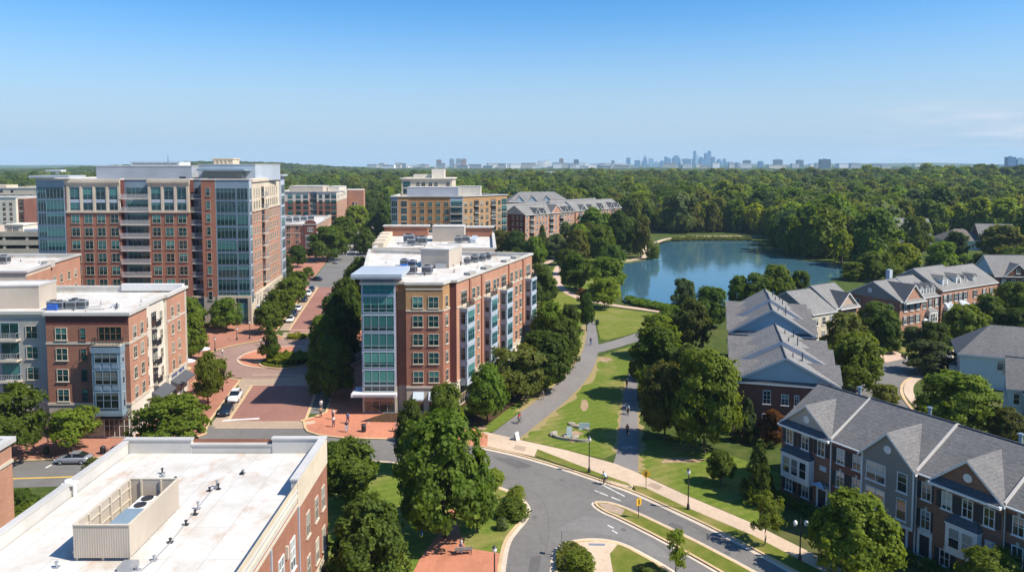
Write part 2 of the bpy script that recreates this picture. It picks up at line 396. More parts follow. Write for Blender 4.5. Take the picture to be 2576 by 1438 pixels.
sheet('kerb_ramp',W([(766,1071),(793,1066),(794,1060),(766,1062)]),.15,CONC)
sheet('bare_earth',W([(905,1062),(1010,1064),(1120,1072),(1190,1080),(1235,1062),(1330,990),(1300,960),(1220,1000),(1130,1010),(1000,1030)]),.14,G_MULCH)
# road paint
sheet('stop_line',W([(558,1060),(652,1055),(653,1051),(563,1056)]),.07,LINE)
sheet('road_line',W([(-200,1214),(0,1206),(160,1201),(300,1194),(420,1186),(420,1183),(300,1191),(160,1198),(0,1203),(-200,1211)]),.03,LINEY)
sheet('road_line',W([(113,1176),(118,1177),(142,1163),(138,1162)]),.03,LINE)
for a in ([1619,1217,1676,1247,1675,1249,1617,1219],[1600,1232,1610,1236,1609,1238,1599,1234],[1612,1237,1634,1246,1633,1248,1611,1239],[1642,1249,1666,1258,1665,1260,1641,1251],[1633,1319,1648,1327,1647,1329,1632,1321],[1644,1332,1658,1340,1657,1342,1643,1334]):
    p=[(a[i],a[i+1]) for i in range(0,8,2)]
    p=[(x-104 if p[0][0]<1680 and True else x,y) for x,y in p]
    sheet('road_line',W(p),.03,LINE)
def gutter(pts,w,side):
    a,b=ribbon(pts,0.,w*side); mb=MB()
    for i in range(len(pts)-1): mb.poly([(*a[i],.034),(*a[i+1],.034),(*b[i+1],.034),(*b[i],.034)])
    o=mb.build('gutter',GUT); o['kind']='structure'
GUT=roadmat('gutter_concrete',(.56,.47,.37),.4)
ASPH2=roadmat('patched_asphalt',(.185,.177,.165)); ASPH3=roadmat('dark_asphalt_patch',(.12,.115,.11))
sheet('asphalt_patch',W([(1470,1296),(1540,1306),(1640,1362),(1700,1410),(1640,1396),(1560,1352),(1490,1340),(1400,1330)]),.027,ASPH2)
sheet('asphalt_patch',W([(1240,1150),(1290,1152),(1340,1172),(1300,1178)]),.027,ASPH3); sheet('asphalt_patch',W([(1335,1400),(1362,1396),(1350,1470),(1322,1480)]),.027,ASPH3); sheet('asphalt_patch',W([(1690,1312),(1720,1326),(1712,1334),(1680,1320)]),.027,ASPH3)
for q in ([(1300,1160),(1340,1190),(1390,1205),(1450,1240)],[(1335,1230),(1375,1262),(1385,1330),(1372,1400)],[(1480,1230),(1530,1250),(1600,1290)],[(1620,1255),(1700,1300),(1780,1340),(1850,1380)],[(1600,1320),(1660,1365),(1730,1400)],[(1010,1125),(1080,1140),(1180,1160)],[(20,1180),(120,1178),(190,1174)]):
    stroke('crack_seal',smooth_line(W([(x+rnd.uniform(-4,4),y+rnd.uniform(-3,3)) for x,y in q]),2),.055,.031,ASPH3)
for px,py in ((1412,1207),(1345,1300),(1568,1332),(1830,1390),(200,1190),(905,1130)):
    x,y=g(px,py); sheet('manhole_cover',circ(.34,14,c=(x,y)),.033,ASPH3)
# north side: kerb, verge, sidewalk
NK=smooth_line(W([(1180,1118),(1225,1128),(1310,1146),(1427,1181),(1520,1213),(1589,1235),(1688,1280),(1787,1326),(1921,1396),(2040,1462),(2200,1560),(2340,1660)]),2)
kerb(NK,.3,.15,side=1); gutter(NK,.55,-1)
v1=W([(1352,1131),(1427,1160),(1511,1193),(1580,1216),(1590,1226),(1520,1206),(1427,1175),(1345,1147)])
v2=W([(1592,1222),(1620,1226),(1726,1277),(1892,1347),(2059,1434),(2200,1520),(2340,1620),(2330,1650),(2195,1551),(2035,1455),(1917,1389),(1783,1320),(1684,1274),(1600,1236)])
slab('grass_verge',v1,.13,G_VERGE); slab('grass_verge',v2,.13,G_VERGE)
SW=W([(1150,1085),(1225,1088),(1310,1108),(1427,1134),(1549,1168),(1601,1189),(1726,1247),(1892,1317),(2059,1401),(2200,1475),(2400,1590),(2380,1640),(2200,1522),(2059,1435),(1892,1348),(1726,1278),(1620,1227),(1594,1222),(1588,1231),(1520,1209),(1511,1194),(1427,1161),(1352,1132),(1345,1150),(1225,1124),(1150,1112)])
slab('sidewalk',SW,.125,CONC)
sheet('kerb_ramp',W([(1646-6,1215),(1672-4,1226),(1660-4,1234),(1634-6,1222)]),.145,BAND)
sheet('kerb_ramp',W([(1297,1121),(1326,1126),(1320,1136),(1290,1130)]),.145,BAND)
# peninsula
pen=smooth_line(W([(900,1162),(946,1161),(1010,1167),(1100,1184),(1200,1208),(1250,1226),(1288,1241),(1309,1256),(1323,1273),(1326,1290),(1315,1311),(1293,1335),(1271,1365),(1259,1430),(1255,1500),(1252,1700)]),2)
slab('lawn',pen+[g(780,1700),g(800,1300),g(840,1180)],.12,G_LAWN); kerb(pen,.32,.15,side=-1); gutter(pen,.5,1)
slab('brick_walk',W([(1120,1290),(1142,1280),(1152,1320),(1172,1380),(1262,1394),(1256,1438),(1250,1500),(1248,1640),(1010,1640),(1020,1480),(1060,1400),(1100,1350)]),.135,PLAZA)
# median
med=smooth_line(W([(1500,1262),(1540,1266),(1588,1284),(1717,1345),(1892,1436),(2000,1500),(2150,1600),(2080,1620),(1930,1510),(1816,1442),(1674,1362),(1557,1303),(1520,1288),(1494,1270)]),1,True)
slab('median',med,.13,G_VERGE); kerb(med,.3,.16,closed=True); gutter(ccw(med)+[ccw(med)[0]],.4,-1)
slab('median_nose',W([(1503,1266),(1540,1270),(1572,1284),(1562,1298),(1520,1283)]),.15,BAND)
# lower island
isl=smooth_line(W([(1392,1700),(1392,1500),(1394,1438),(1397,1398),(1412,1374),(1441,1362),(1499,1357),(1560,1366),(1624,1400),(1680,1432),(1780,1500),(1950,1620),(1950,1700)]),2)
slab('lawn',isl,.12,G_VERGE); kerb(isl,.32,.15,side=-1); gutter(isl,.45,1)
slab('concrete_walk',W([(1452,1366),(1499,1362),(1556,1368),(1534,1394),(1541,1438),(1560,1520),(1480,1520),(1495,1438),(1466,1384)]),.145,CONC)
sheet('kerb_ramp',W([(1481,1369),(1522,1370),(1522,1375),(1482,1374)]),.16,STEEL)
# paths
def path(name,L,Rr,z,mat):
    L=smooth_line(W(L),2);Rr=smooth_line(W(Rr),2); return sheet(name,L+list(reversed(Rr)),z,mat)
path('footpath',[(1228,1096),(1310,1036),(1395,973),(1441,923),(1467,885),(1477,838),(1471,800),(1465,768)],[(1302,1106),(1362,1058),(1430,1004),(1485,945),(1504,896),(1506,860),(1496,806),(1480,772)],.03,ASPH_P)
path('footpath',[(1500,868),(1540,858),(1580,845),(1613,834),(1680,815)],[(1495,890),(1540,878),(1580,866),(1612,856),(1680,836)],.042,ASPH_P)
path('footpath',[(1540,1172),(1552,1140),(1560,1067),(1566,1020),(1578,952),(1592,900),(1605,856),(1660,800)],[(1604,1188),(1606,1150),(1605,1078),(1603,1010),(1603,955),(1612,905),(1625,856),(1680,800)],.034,ASPH_P)
stroke('lakeside_path',smooth_line(W([(1455,540+105),(1420,655),(1398,680),(1402,715),(1425,735),(1455,749),(1490,757),(1543,768),(1630,779),(1700,789)]),2),2.6,.04,PINK)
stroke('lakeside_path',smooth_line(W([(1560,658),(1610,652),(1632,640),(1622,628),(1640,612),(1690,597),(1760,594),(1890,594),(1960,594)]),2),3.,.05,CONC)
stroke('lakeside_path',smooth_line(W([(1330,690),(1375,660),(1410,648)]),2),2.4,.05,PINK)
sheet('dam_wall',W([(1745,601),(1890,602),(1890,596),(1745,595)]),.08,CONC)
# lawns
sheet('lawn',smooth_line(W([(1310,1104),(1370,1060),(1435,1006),(1490,946),(1508,896),(1560,880),(1606,862),(1590,905),(1576,953),(1564,1020),(1556,1090),(1545,1160),(1427,1131),(1340,1112)]),1,True),.022,G_LAWN)
sheet('lawn',smooth_line(W([(1512,857),(1507,840),(1499,806),(1484,774),(1520,772),(1600,782),(1690,796),(1660,822),(1613,832),(1560,848)]),1,True),.028,G_MOWN)
sheet('lawn',W([(1607,1188),(1609,1110),(1640,1105),(1760,1120),(1880,1160),(1960,1190),(1980,1260),(1960,1330),(1892,1314),(1726,1244)]),.022,G_LAWN)
sheet('lawn',W([(1345,860),(1400,790),(1465,770),(1470,800),(1476,838),(1466,885),(1440,922),(1394,972),(1240,1085),(1200,1080),(1330,985)]),.022,G_LAWN)
sheet('lawn',W([(1340,770),(1375,720),(1395,690),(1400,716),(1425,738),(1460,750),(1460,770),(1400,788)]),.024,G_MOWN)
sheet('lawn',W([(1380,700),(1400,655),(1440,640),(1480,640),(1560,650),(1630,640),(1640,650),(1562,665),(1562,745),(1480,752),(1420,730)]),.018,G_LAWN)
sheet('lawn',W([(1560,640),(1618,628),(1690,600),(1750,597),(1890,597),(1890,604),(1746,604),(1660,610),(1652,640),(1600,662)]),.02,G_BASE)
for c,rx,ry in (((1470,1020),9,14),((1450,1090),22,6),((1318,1000),16,7),((1720,1158),70,7),((1615,1210),14,8),((1523,905),16,5),((1440,1108),9,5),((1210,1075),16,7)):
    n=14; sheet('bare_earth',smooth_line(W([(c[0]+rx*math.cos(6.283*i/n)*(.6+.7*rnd.random()),c[1]+ry*math.sin(6.283*i/n)*(.6+.7*rnd.random())) for i in range(n)]),1,True),.038,G_EARTH)
# worn strips of earth and dry grass along the paths
G_DRY=gmat('dry_grass',[(.3,(.22,.165,.07)),(.5,(.30,.235,.11)),(.75,(.26,.22,.075))],1.2,.3)
def worn(line,w,seed):
    q=random.Random(seed); L=smooth_line(W(line),3); a,b=ribbon(L,w,-.05); a=[(p[0]*(1-k)+r_[0]*k,p[1]*(1-k)+r_[1]*k) for p,r_ in zip(a,b) for k in (q.uniform(0,.85),)]
    sheet('dry_grass',a+list(reversed(b)),.026,G_DRY)
worn([(1310,1036),(1395,973),(1441,923),(1467,885),(1477,838),(1471,800)],1.8,3); worn(list(reversed([(1302,1106),(1362,1058),(1430,1004),(1485,945),(1504,896)])),1.6,4); worn([(1600,1188),(1604,1150),(1603,1078),(1601,1010)][::-1],1.3,5); worn([(1552,1140),(1560,1067),(1566,1020),(1578,952)],.9,6)
sheet('dry_grass',smooth_line(W([(1205,1085),(1250,1040),(1330,985),(1395,930),(1430,900),(1440,915),(1394,968),(1310,1030),(1235,1088)]),1,True),.024,G_LAWN)
# lake
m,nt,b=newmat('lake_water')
b.inputs['Base Color'].default_value=(.045,.115,.155,1); b.inputs['Roughness'].default_value=.07; b.inputs['IOR'].default_value=1.33; b.inputs['Specular IOR Level'].default_value=.6  # blue of the reflected sky is partly put into the base colour
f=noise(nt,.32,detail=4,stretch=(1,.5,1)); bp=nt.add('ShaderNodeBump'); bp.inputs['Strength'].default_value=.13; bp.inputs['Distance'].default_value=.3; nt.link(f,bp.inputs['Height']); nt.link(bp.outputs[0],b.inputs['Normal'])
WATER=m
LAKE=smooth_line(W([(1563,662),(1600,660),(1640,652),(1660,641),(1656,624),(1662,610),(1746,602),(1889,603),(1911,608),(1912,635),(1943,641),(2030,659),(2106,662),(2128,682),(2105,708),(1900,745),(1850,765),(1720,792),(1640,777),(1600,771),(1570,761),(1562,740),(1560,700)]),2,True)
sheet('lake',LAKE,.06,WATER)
# residential street on the right
sheet('road',smooth_line(W([(2222,906),(2285,897),(2345,905),(2340,935),(2285,950),(2270,985),(2290,1020),(2330,1062),(2420,1100),(2576,1150),(2576,1230),(2380,1170),(2200,1090),(2120,1030),(2130,990),(2190,955)]),1,True),.03,ASPH)
sheet('driveway',W([(2205,872),(2225,868),(2286,900),(2228,912),(2210,890)]),.045,PINK)
sheet('driveway',W([(2400,880),(2440,872),(2440,905),(2400,920),(2340,930),(2340,905)]),.045,CONC)
stroke('sidewalk',smooth_line(W([(2320,945),(2290,960),(2283,985),(2300,1012),(2340,1045),(2420,1085)]),2),1.5,.07,CONC)
stroke('kerb',smooth_line(W([(2300,945),(2272,962),(2265,985),(2283,1018),(2322,1056),(2410,1100)]),2),.5,.12,KERB)
stroke('sidewalk',smooth_line(W([(2130,985),(2150,1000),(2190,1030),(2260,1070)]),2),1.3,.07,CONC)
sheet('lawn',W([(2275,972),(2290,965),(2285,985),(2305,1012),(2330,1035),(2300,1020),(2277,995)]),.05,G_LAWN)
sheet('lawn',W([(2470,640),(2530,635),(2560,660),(2500,668)]),.03,G_MOWN)
sheet('lawn',W([(2230,868),(2320,868),(2330,890),(2290,896)]),.03,G_LAWN)
# ================================================================ BUILDINGS
MESH={}
def pane_mesh(w,h,gl):
    k=('p',round(w,2),round(h,2),gl.name)
    if k not in MESH:
        mb=MB(); mb.box(-w/2,w/2,-.03,.02,0,h); MESH[k]=mb.mesh('window',gl)
    return MESH[k]
def frame_geo(mb,w,h,nx,ny,sill,mat=0,fw=.07,split=None,smat=None):
    mb.box(-w/2-fw/2,-w/2+fw/2,-.09,.02,0,h,mat); mb.box(w/2-fw/2,w/2+fw/2,-.09,.02,0,h,mat)
    mb.box(-w/2-fw/2,w/2+fw/2,-.09,.02,h,h+fw,mat); mb.box(-w/2-fw/2,w/2+fw/2,-.09,.02,-fw,0,mat)
    for i in range(1,nx): 
        x=-w/2+w*i/nx; mb.box(x-.026,x+.026,-.08,.02,0,h,mat)
    zs=[split*h] if split else [h*i/ny for i in range(1,ny)]
    for z in zs: mb.box(-w/2+fw/2,w/2-fw/2,-.07,.02,z-.022,z+.022,mat)
    if sill: mb.box(-w/2-.14,w/2+.14,-.17,.02,-fw-.09,-fw,mat if smat is None else smat)
def frame_mesh(w,h,nx,ny,fr,sill,split):
    k=('f',round(w,2),round(h,2),nx,ny,fr.name,sill,split)
    if k not in MESH:
        mb=MB(); frame_geo(mb,w,h,nx,ny,sill,split=split); MESH[k]=mb.mesh('window_frame',fr)
    return MESH[k]
def whole_mesh(w,h,nx,ny,gl,fr,sill,split):
    k=('w',round(w,2),round(h,2),nx,ny,gl.name,fr.name,sill,split)
    if k not in MESH:
        mb=MB(); mb.box(-w/2,w/2,-.03,.02,0,h,0); frame_geo(mb,w,h,nx,ny,sill,1,split=split); MESH[k]=mb.mesh('window',[gl,fr])
    return MESH[k]
class Face:
    "one wall line of a building: u metres along it, d metres out of it"
    def __init__(s,root,p0,p1):
        s.r=root; s.p=Vector(p0); e=Vector(p1)-s.p; s.len=e.length; s.e=e.normalized(); s.n=Vector((s.e.y,-s.e.x)); s.a=math.atan2(s.e.y,s.e.x)
    def pt(s,u,d=0): q=s.p+s.e*u+s.n*d; return (q.x,q.y)
    def box(s,mb,u0,u1,d0,d1,z0,z1,mat=0):
        mb.prism([s.pt(u0,d1),s.pt(u1,d1),s.pt(u1,d0),s.pt(u0,d0)],z0,z1,mat,mat,True)
    def win(s,u,z,w,h,nx=2,ny=2,gl=None,fr=None,sill=True,detail=False,split=None,d=0.,name='window'):
        gl=gl or GL_T; fr=fr or TRIM; q=s.pt(u,d)
        if detail:
            o=link(name,pane_mesh(w,h,gl),s.r,(q[0],q[1],z),s.a)
            link('window_frame',frame_mesh(w,h,nx,ny,fr,sill,split),o)
        else: o=link(name,whole_mesh(w,h,nx,ny,gl,fr,sill,split),s.r,(q[0],q[1],z),s.a)
        return o
    def rest(s,items,nx=2,ny=2,gl=None,fr=None):
        "the windows past the first hundred: one part"
        mb=MB()
        for u,z,w,h in items:
            n0=len(mb.v); mb.box(-w/2,w/2,-.03,.02,0,h,0); frame_geo(mb,w,h,nx,ny,True,1)
            c,sn=math.cos(s.a),math.sin(s.a); q=s.pt(u)
            mb.v[n0:]=[(q[0]+x*c-y*sn,q[1]+x*sn+y*c,z+zz) for x,y,zz in mb.v[n0:]]
        o=mb.build('window',[gl or GL_T,fr or TRIM],s.r); o['kind']='stuff'; return o
    def balcony(s,u0,u1,z,dep=1.4,d0=0.,rail=None,h=1.05,bar=.28,slabmat=None):
        mb=MB(); s.box(mb,u0,u1,d0-.02,d0+dep,z-.2,z,0); o=mb.build('balcony',slabmat or TRIM,s.r)
        rb=MB(); D=d0+dep-.06
        s.box(rb,u0,u1,D-.04,D+.02,z+h-.07,z+h); s.box(rb,u0,u1,D-.03,D+.01,z+.06,z+.13)
        n=max(2,int((u1-u0)/bar))
        for i in range(n+1):
            u=u0+.03+(u1-u0-.06)*i/n; s.box(rb,u-.025,u+.025,D-.03,D+.01,z+.08,z+h-.05)
        for u in (u0+.04,u1-.04): s.box(rb,u-.03,u+.03,d0,D-.05,z+h-.07,z+h); s.box(rb,u-.03,u+.03,d0+.4,d0+.46,z,z+h-.08)
        ro=rb.build('railing',rail or RAILW,o); return o
def facade(mb,p0,p1,bands,mi):
    for z0,z1,m in bands: mb.poly([(p0[0],p0[1],z0),(p1[0],p1[1],z0),(p1[0],p1[1],z1),(p0[0],p0[1],z1)],mi(m))
def walls(root,poly,bands,name='wall',default=None):
    "bands: one list of (z0,z1,material) for every edge, or a dict edge -> list with a default"
    mats=[]; 
    def mi(m):
        if m not in mats: mats.append(m)
        return mats.index(m)
    mb=MB(); n=len(poly)
    for i in range(n):
        b=bands.get(i,default) if isinstance(bands,dict) else bands
        facade(mb,poly[i],poly[(i+1)%n],b,mi)
    return mb.build(name,mats,root)
def flatroof(root,poly,ztop,par=.7,th_=.35,over=.12,coph=.25,roof=None,cop=None,inner=None):
    q=inset(poly,th_); mb=MB()
    mb.poly([(x,y,ztop-par) for x,y in q],0)
    n=len(q)
    for i in range(n):
        j=(i+1)%n; mb.poly([(*q[j],ztop-par),(*q[i],ztop-par),(*q[i],ztop),(*q[j],ztop)],0)
    ro=mb.build('roof',[roof or ROOFW],root)
    a=inset(poly,-over); b=inset(poly,th_+.03); mb=MB()
    for i in range(n):
        j=(i+1)%n
        mb.poly([(*a[i],ztop+coph),(*a[j],ztop+coph),(*b[j],ztop+coph),(*b[i],ztop+coph)])
        mb.poly([(*a[i],ztop-.1),(*a[j],ztop-.1),(*a[j],ztop+coph),(*a[i],ztop+coph)])
        mb.poly([(*b[j],ztop-.1),(*b[i],ztop-.1),(*b[i],ztop+coph),(*b[j],ztop+coph)])
        mb.poly([(*a[j],ztop-.1),(*a[i],ztop-.1),(*poly[i],ztop-.1),(*poly[j],ztop-.1)])
    mb.build('coping',cop or COPING,root); return ro
def ring(root,poly,z0,z1,out,mat,name='string_course',edges=None):
    a=inset(poly,-out); mb=MB(); n=len(poly)
    for i in (edges if edges is not None else range(n)):
        j=(i+1)%n
        mb.poly([(*a[i],z0),(*a[j],z0),(*a[j],z1),(*a[i],z1)]); mb.poly([(*a[i],z1),(*a[j],z1),(*poly[j],z1),(*poly[i],z1)]); mb.poly([(*a[j],z0),(*a[i],z0),(*poly[i],z0),(*poly[j],z0)])
        for k in (i,j): mb.poly([(*a[k],z0),(*poly[k],z0),(*poly[k],z1),(*a[k],z1)])
    return mb.build(name,mat,root)
def solid(root,name,poly,z0,z1,mat,top=None,bottom=False):
    mb=MB(); mats=[mat]+([top] if top else []); mb.prism(ccw(poly),z0,z1,0,1 if top else 0,bottom); return mb.build(name,mats,root)
def rect(x0,x1,y0,y1): return [(x0,y0),(x1,y0),(x1,y1),(x0,y1)]
def rot(poly,a,c=(0,0)):
    ca,sa=math.cos(a),math.sin(a); return [(c[0]+x*ca-y*sa,c[1]+x*sa+y*ca) for x,y in poly]
def building(name,label,cat,loc=(0,0),rz=0.,group=None):
    o=empty(name,(loc[0],loc[1],0),rz); return tag(o,label,cat,group)
# ---- rooftop plant, shared meshes
def make_ac(w=1.5,d=1.1,h=1.3,blue=False):
    k=('ac',w,d,h)
    if k not in MESH:
        a=MB(); a.box(-w/2,w/2,-d/2,d/2,.25,h)
        for x in (-w/2+.15,w/2-.15):
            for y in (-d/2+.15,d/2-.15): a.box(x-.05,x+.05,y-.05,y+.05,0,.25)
        b=MB()
        for i in range(7): z=.4+(h-.6)*i/7; b.box(-w/2+.08,w/2-.08,-d/2-.03,-d/2,z,z+.06); b.box(w/2,w/2+.03,-d/2+.08,d/2-.08,z,z+.06)
        f=MB(); f.lathe([(.05,h+.02),(.42,h+.02),(.45,h+.12),(.40,h+.12),(.38,h+.04),(.05,h+.04)],14)
        for i in range(4): f.box(-.38,.38,-.03+.0,.03,h+.03+.004*i,h+.05+.004*i) if i==0 else None
        MESH[k]=(a.mesh('casing',STEEL),b.mesh('grille',DARK),f.mesh('fan',DARK))
    return MESH[k]
AC_LABELS={}
def ac(x,y,z,where,rz=0.,s=1.,w=1.5,d=1.1,h=1.3,grp='air conditioners on the flat roofs'):
    m=make_ac(w,d,h); o=empty('air_conditioner',(x,y,z),rz); o.scale=(s,s,s)
    tag(o,where,'air conditioner',grp)
    for nme,me in zip(('casing','grille','fan'),m): link(nme,me,o)
    return o
def vents(root,pts,z):
    for x,y,hh in pts:
        mb=MB(); mb.tube((x,y,z),(x,y,z+hh*.8),.07,n=7); mb.tube((x,y,z+hh*.8),(x,y,z+hh*.8+.08),.12,n=7); mb.box(x-.18,x+.18,y-.18,y+.18,z,z+.05); mb.build('roof_vent',DARK if rnd.random()<.6 else STEEL,root)
def penthouse(root,poly,z0,z1,mat=None,door=True):
    p=ccw(poly); o=solid(root,'penthouse',p,z0,z1,mat or SCREEN,ROOFW)
    mb=MB(); a=inset(p,-.08);b=inset(p,.2); n=len(p)
    for i in range(n):
        j=(i+1)%n
        mb.poly([(*a[i],z1+.12),(*a[j],z1+.12),(*b[j],z1+.12),(*b[i],z1+.12)]); mb.poly([(*a[i],z1-.12),(*a[j],z1-.12),(*a[j],z1+.12),(*a[i],z1+.12)]); mb.poly([(*b[j],z1-.1),(*b[i],z1-.1),(*b[i],z1+.12),(*b[j],z1+.12)])
    mb.build('coping',COPING,o); return o
def awning(f,u0,u1,z0,z1,dep,mat,name='awning'):
    mb=MB(); a0=(*f.pt(u0,0.02),z1);a1=(*f.pt(u1,0.02),z1);b0=(*f.pt(u0,dep),z0);b1=(*f.pt(u1,dep),z0)
    c0=(*f.pt(u0,dep),z0-.25);c1=(*f.pt(u1,dep),z0-.25)
    mb.poly([b0,b1,a1,a0]); mb.poly([c0,c1,b1,b0]); mb.poly([(*f.pt(u0,.02),z0),b0,a0]); mb.poly([b1,(*f.pt(u1,.02),z0),a1])
    return mb.build(name,mat,f.r)
# ---------------------------------------------------------------- white-roofed building in the foreground
def foreground():
    H0=14.5; r=building('brick_building','brick building in the foreground under a wide stained white roof','building')
    xr,xl,yb,yf=-17.3,-35.9,68.8,30.
    P=[(xl,yf),(xr,yf),(xr,yb),(xl,yb)]
    walls(r,P,{1:[(0,4.2,ST_CREAM),(4.2,H0-1.0,BR_RED),(H0-1.0,H0,ST_CREAM)]},default=[(0,H0,BR_RED)])
    # roof and stepped parapet
    zr=H0-1.2; mb=MB(); mb.poly([(x,y,zr) for x,y in inset(P,.5)],0); mb.build('roof',ROOFW,r)
    def par(name,x0,x1,y0,y1,z1,mat=ST_CREAM):
        mb=MB(); mb.box(x0,x1,y0,y1,zr-.4,z1,0); mb.box(x0-.07,x1+.07,y0-.07,y1+.07,z1,z1+.16,1); mb.build('parapet',[PARA,COPING],r)
    par('p',xl,xl+6.2,yb-.5,yb,H0); par('p',xl+6.2+.002,xr-4.9,yb-.44,yb-.02,H0-.5); par('p',xr-4.9+.002,xr,yb-.5,yb,H0+.1)
    par('p',xl,xl+.4,yf,yb-.6,H0-.15); 
    par('p',xr-.5,xr+.02,59.2,yb-.6,H0+.1); par('p',xr-.42,xr+.01,yf,59.1,H0-.75)
    # cream corner cladding and string courses of the sunlit side
    f=Face(r,(xr,yf),(xr,yb)); L=f.len
    mb=MB(); f.box(mb,L-9.6,L,0,.05,H0-2.3,H0-.05); mb.build('cladding',ST_CREAM,r)
    mb=MB(); f.box(mb,0,L-9.65,0,.10,H0-1.95,H0-1.75); f.box(mb,0,L-9.65,0,.14,H0-1.2,H0-1.0); mb.build('string_course',TRIM,r)
    for u in (L-9.55,L-16.5,L-23.4): mb=MB(); f.box(mb,u-.12,u+.12,0,.12,1,H0-2.); mb.build('downpipe',PANEL_G,r)
    for z in (8.7,4.9):
        for u in (L-1.7,L-4.,L-6.8): f.win(u,z,.95,1.95,2,2,GL_H,TRIM,True,True)
    for z in (8.2,4.4):
        for u in (L-11.3,L-14.2,L-18.8,L-21.6): f.win(u,z,1.25,2.4,2,3,GL_H,WHITE,True,True)
    for u in (L-1.8,L-4.2,L-7.0,L-11.3,L-14.2): f.win(u,.6,1.4,2.8,2,2,GL_S,DARK,False)
    for u in (L-12.9,L-18.,L-19.9): mb=MB(); f.box(mb,u-.12,u+.12,0,.2,9.9,10.9); mb.build('wall_lamp',TRIM,r)
    mb=MB()
    for x,y in ((-33.3,66.9),(-33.6,62.9),(-31.6,58.4),(-33.5,53.2)): mb.box(x-.3,x+.3,y-.25,y+.25,zr,zr+.03)
    # pipes, drains and small vents of the roof
    vs=[(*g(*q,zr),h_) for q,h_ in zip(ZZ(9,1405,585,1408,610,2105,582,2095,590,1878,700,1890,720,1815,735,1715,890,1690,940,1610,1028,1475,1180,1335,1335,1190,1418,490,1395,640,1300,1580,390,1520,640),(.5,.3,.3,.2,.6,.5,.3,.6,.4,.35,.3,.35,.35,.4,.4,.2,.25))]
    vents(r,vs,zr)
    mb=MB(); PP=[(*g(*q,zr),zr+.06) for q in ZZ(9,1880,680,1700,900,1480,1180,1340,1330,1220,1430)]; [mb.tube(PP[q],PP[q+1],.035) for q in range(4)]; mb.build('roof_pipe',STEEL,r)
    mb=MB(); mb.box(xl-.25,xl+.75,58.9,59.7,H0-.24,H0-.05); mb.tube((xl+.6,59.3,zr),(xl+.6,59.3,H0-.25),.16); mb.lathe([(0,H0+.2),(.25,H0+.18),(.32,H0+.0),(.32,H0-.06)],12,0,(xl+.1,59.3)); mb.build('downpipe_head',WHITE,r)
    mb=MB(); X_,Y_=g(*ZZ(9,1110,1400)[0],zr); mb.box(X_-.5,X_+.5,Y_-.5,Y_+.5,zr,zr+.3); mb.build('roof_hatch',STEEL,r)
    # slatted screen round the roof plant
    s=empty('plant_screen',(-28.45,54.6,zr),0); tag(s,'beige ribbed metal screen standing open on the white roof','plant screen')
    A_,B_,C_=g(187.5,1411,zr),g(328,1410,zr),g(447.6,1283,zr); w=B_[0]-A_[0]; d=C_[1]-A_[1]; h=zat(1321,A_[1])-zr; z0=.25; s.location=((A_[0]+B_[0])/2,(A_[1]+C_[1])/2,zr); print('SCREEN',w,d,h,s.location)
    for nm,(x0,x1,y0,y1) in dict(f=(-w/2,w/2,-d/2,-d/2+.08),r=(w/2-.08,w/2,-d/2+.09,d/2),b=(-w/2,w/2-.09,d/2-.08,d/2),l=(-w/2,-w/2+.08,-d/2+.09,d/2-.09)).items():
        mb=MB(); mb.box(x0,x1,y0,y1,z0,h if nm!='l' else h)
        n=int(max(x1-x0,y1-y0)/.16)
        for i in range(n+1):
            t=i/n
            if nm=='f': mb.box(x0+(x1-x0)*t-.022,x0+(x1-x0)*t+.022,y0-.015,y0,z0,h)
            if nm=='r': mb.box(x1,x1+.012,y0+(y1-y0)*t-.02,y0+(y1-y0)*t+.02,z0,h)
        mb.build('screen_panel',SCREEN,s)
    mb=MB(); mb.box(-w/2-.05,w/2+.05,-d/2-.06,-d/2+.1,h,h+.08); mb.box(w/2-.1,w/2+.06,-d/2+.1,d/2+.04,h,h+.08); mb.box(-w/2-.05,w/2-.1,d/2-.1,d/2+.04,h,h+.08); mb.box(-w/2-.05,-w/2+.1,-d/2+.1,d/2-.1,h,h+.08); mb.build('cap_rail',TRIM,s)
    mb=MB()
    for i in range(6):
        y=-d/2+.3+(d-.6)*i/5
        mb.box(-w/2+.1,-w/2+.22,y-.06,y+.06,0,h); mb.box(w/2-.22,w/2-.1,y-.06,y+.06,0,h)
    for z in (1.,1.9): mb.box(-w/2+.1,-w/2+.18,-d/2+.1,d/2-.1,z,z+.09)
    for x in (-.9,.6): mb.box(x-.06,x+.06,d/2-.2,d/2-.1,0,h)
    for x in (-w/2+.1,0,w/2-.1): mb.box(x-.07,x+.07,-d/2+.1,-d/2+.2,0,z0+.4)
    mb.build('bracing',TRIM,s)
    # plant inside it
    u=empty('roof_plant_unit',(s.location.x-.5,s.location.y,zr),0); tag(u,'long grey air handling unit inside the beige roof screen','air handler')
    a=MB(); a.box(-.1,1.3,-1.6,.7,.2,1.5); a.box(-.15,1.35,-1.65,.75,1.5,1.58); a.build('casing',PANEL,u)
    a=MB(); a.box(-.2,1.4,.9,2.9,.2,1.2); a.build('casing',STEEL,u)
    for y in (1.4,2.5): 
        a=MB(); a.box(-.1,1.3,y-.5,y+.5,1.2,1.5); a.lathe([(.02,1.53),(.40,1.53),(.44,1.6),(.40,1.6),(.36,1.55),(.02,1.55)],16,1,(.6,y)); a.build('fan_hood',[WHITE,DARK],u)
    ac(s.location.x-.9,s.location.y-d/2+1.3,zr,'low grey fan unit near the front of the roof screen',0,.9,1.7,1.7,.8)
foreground()
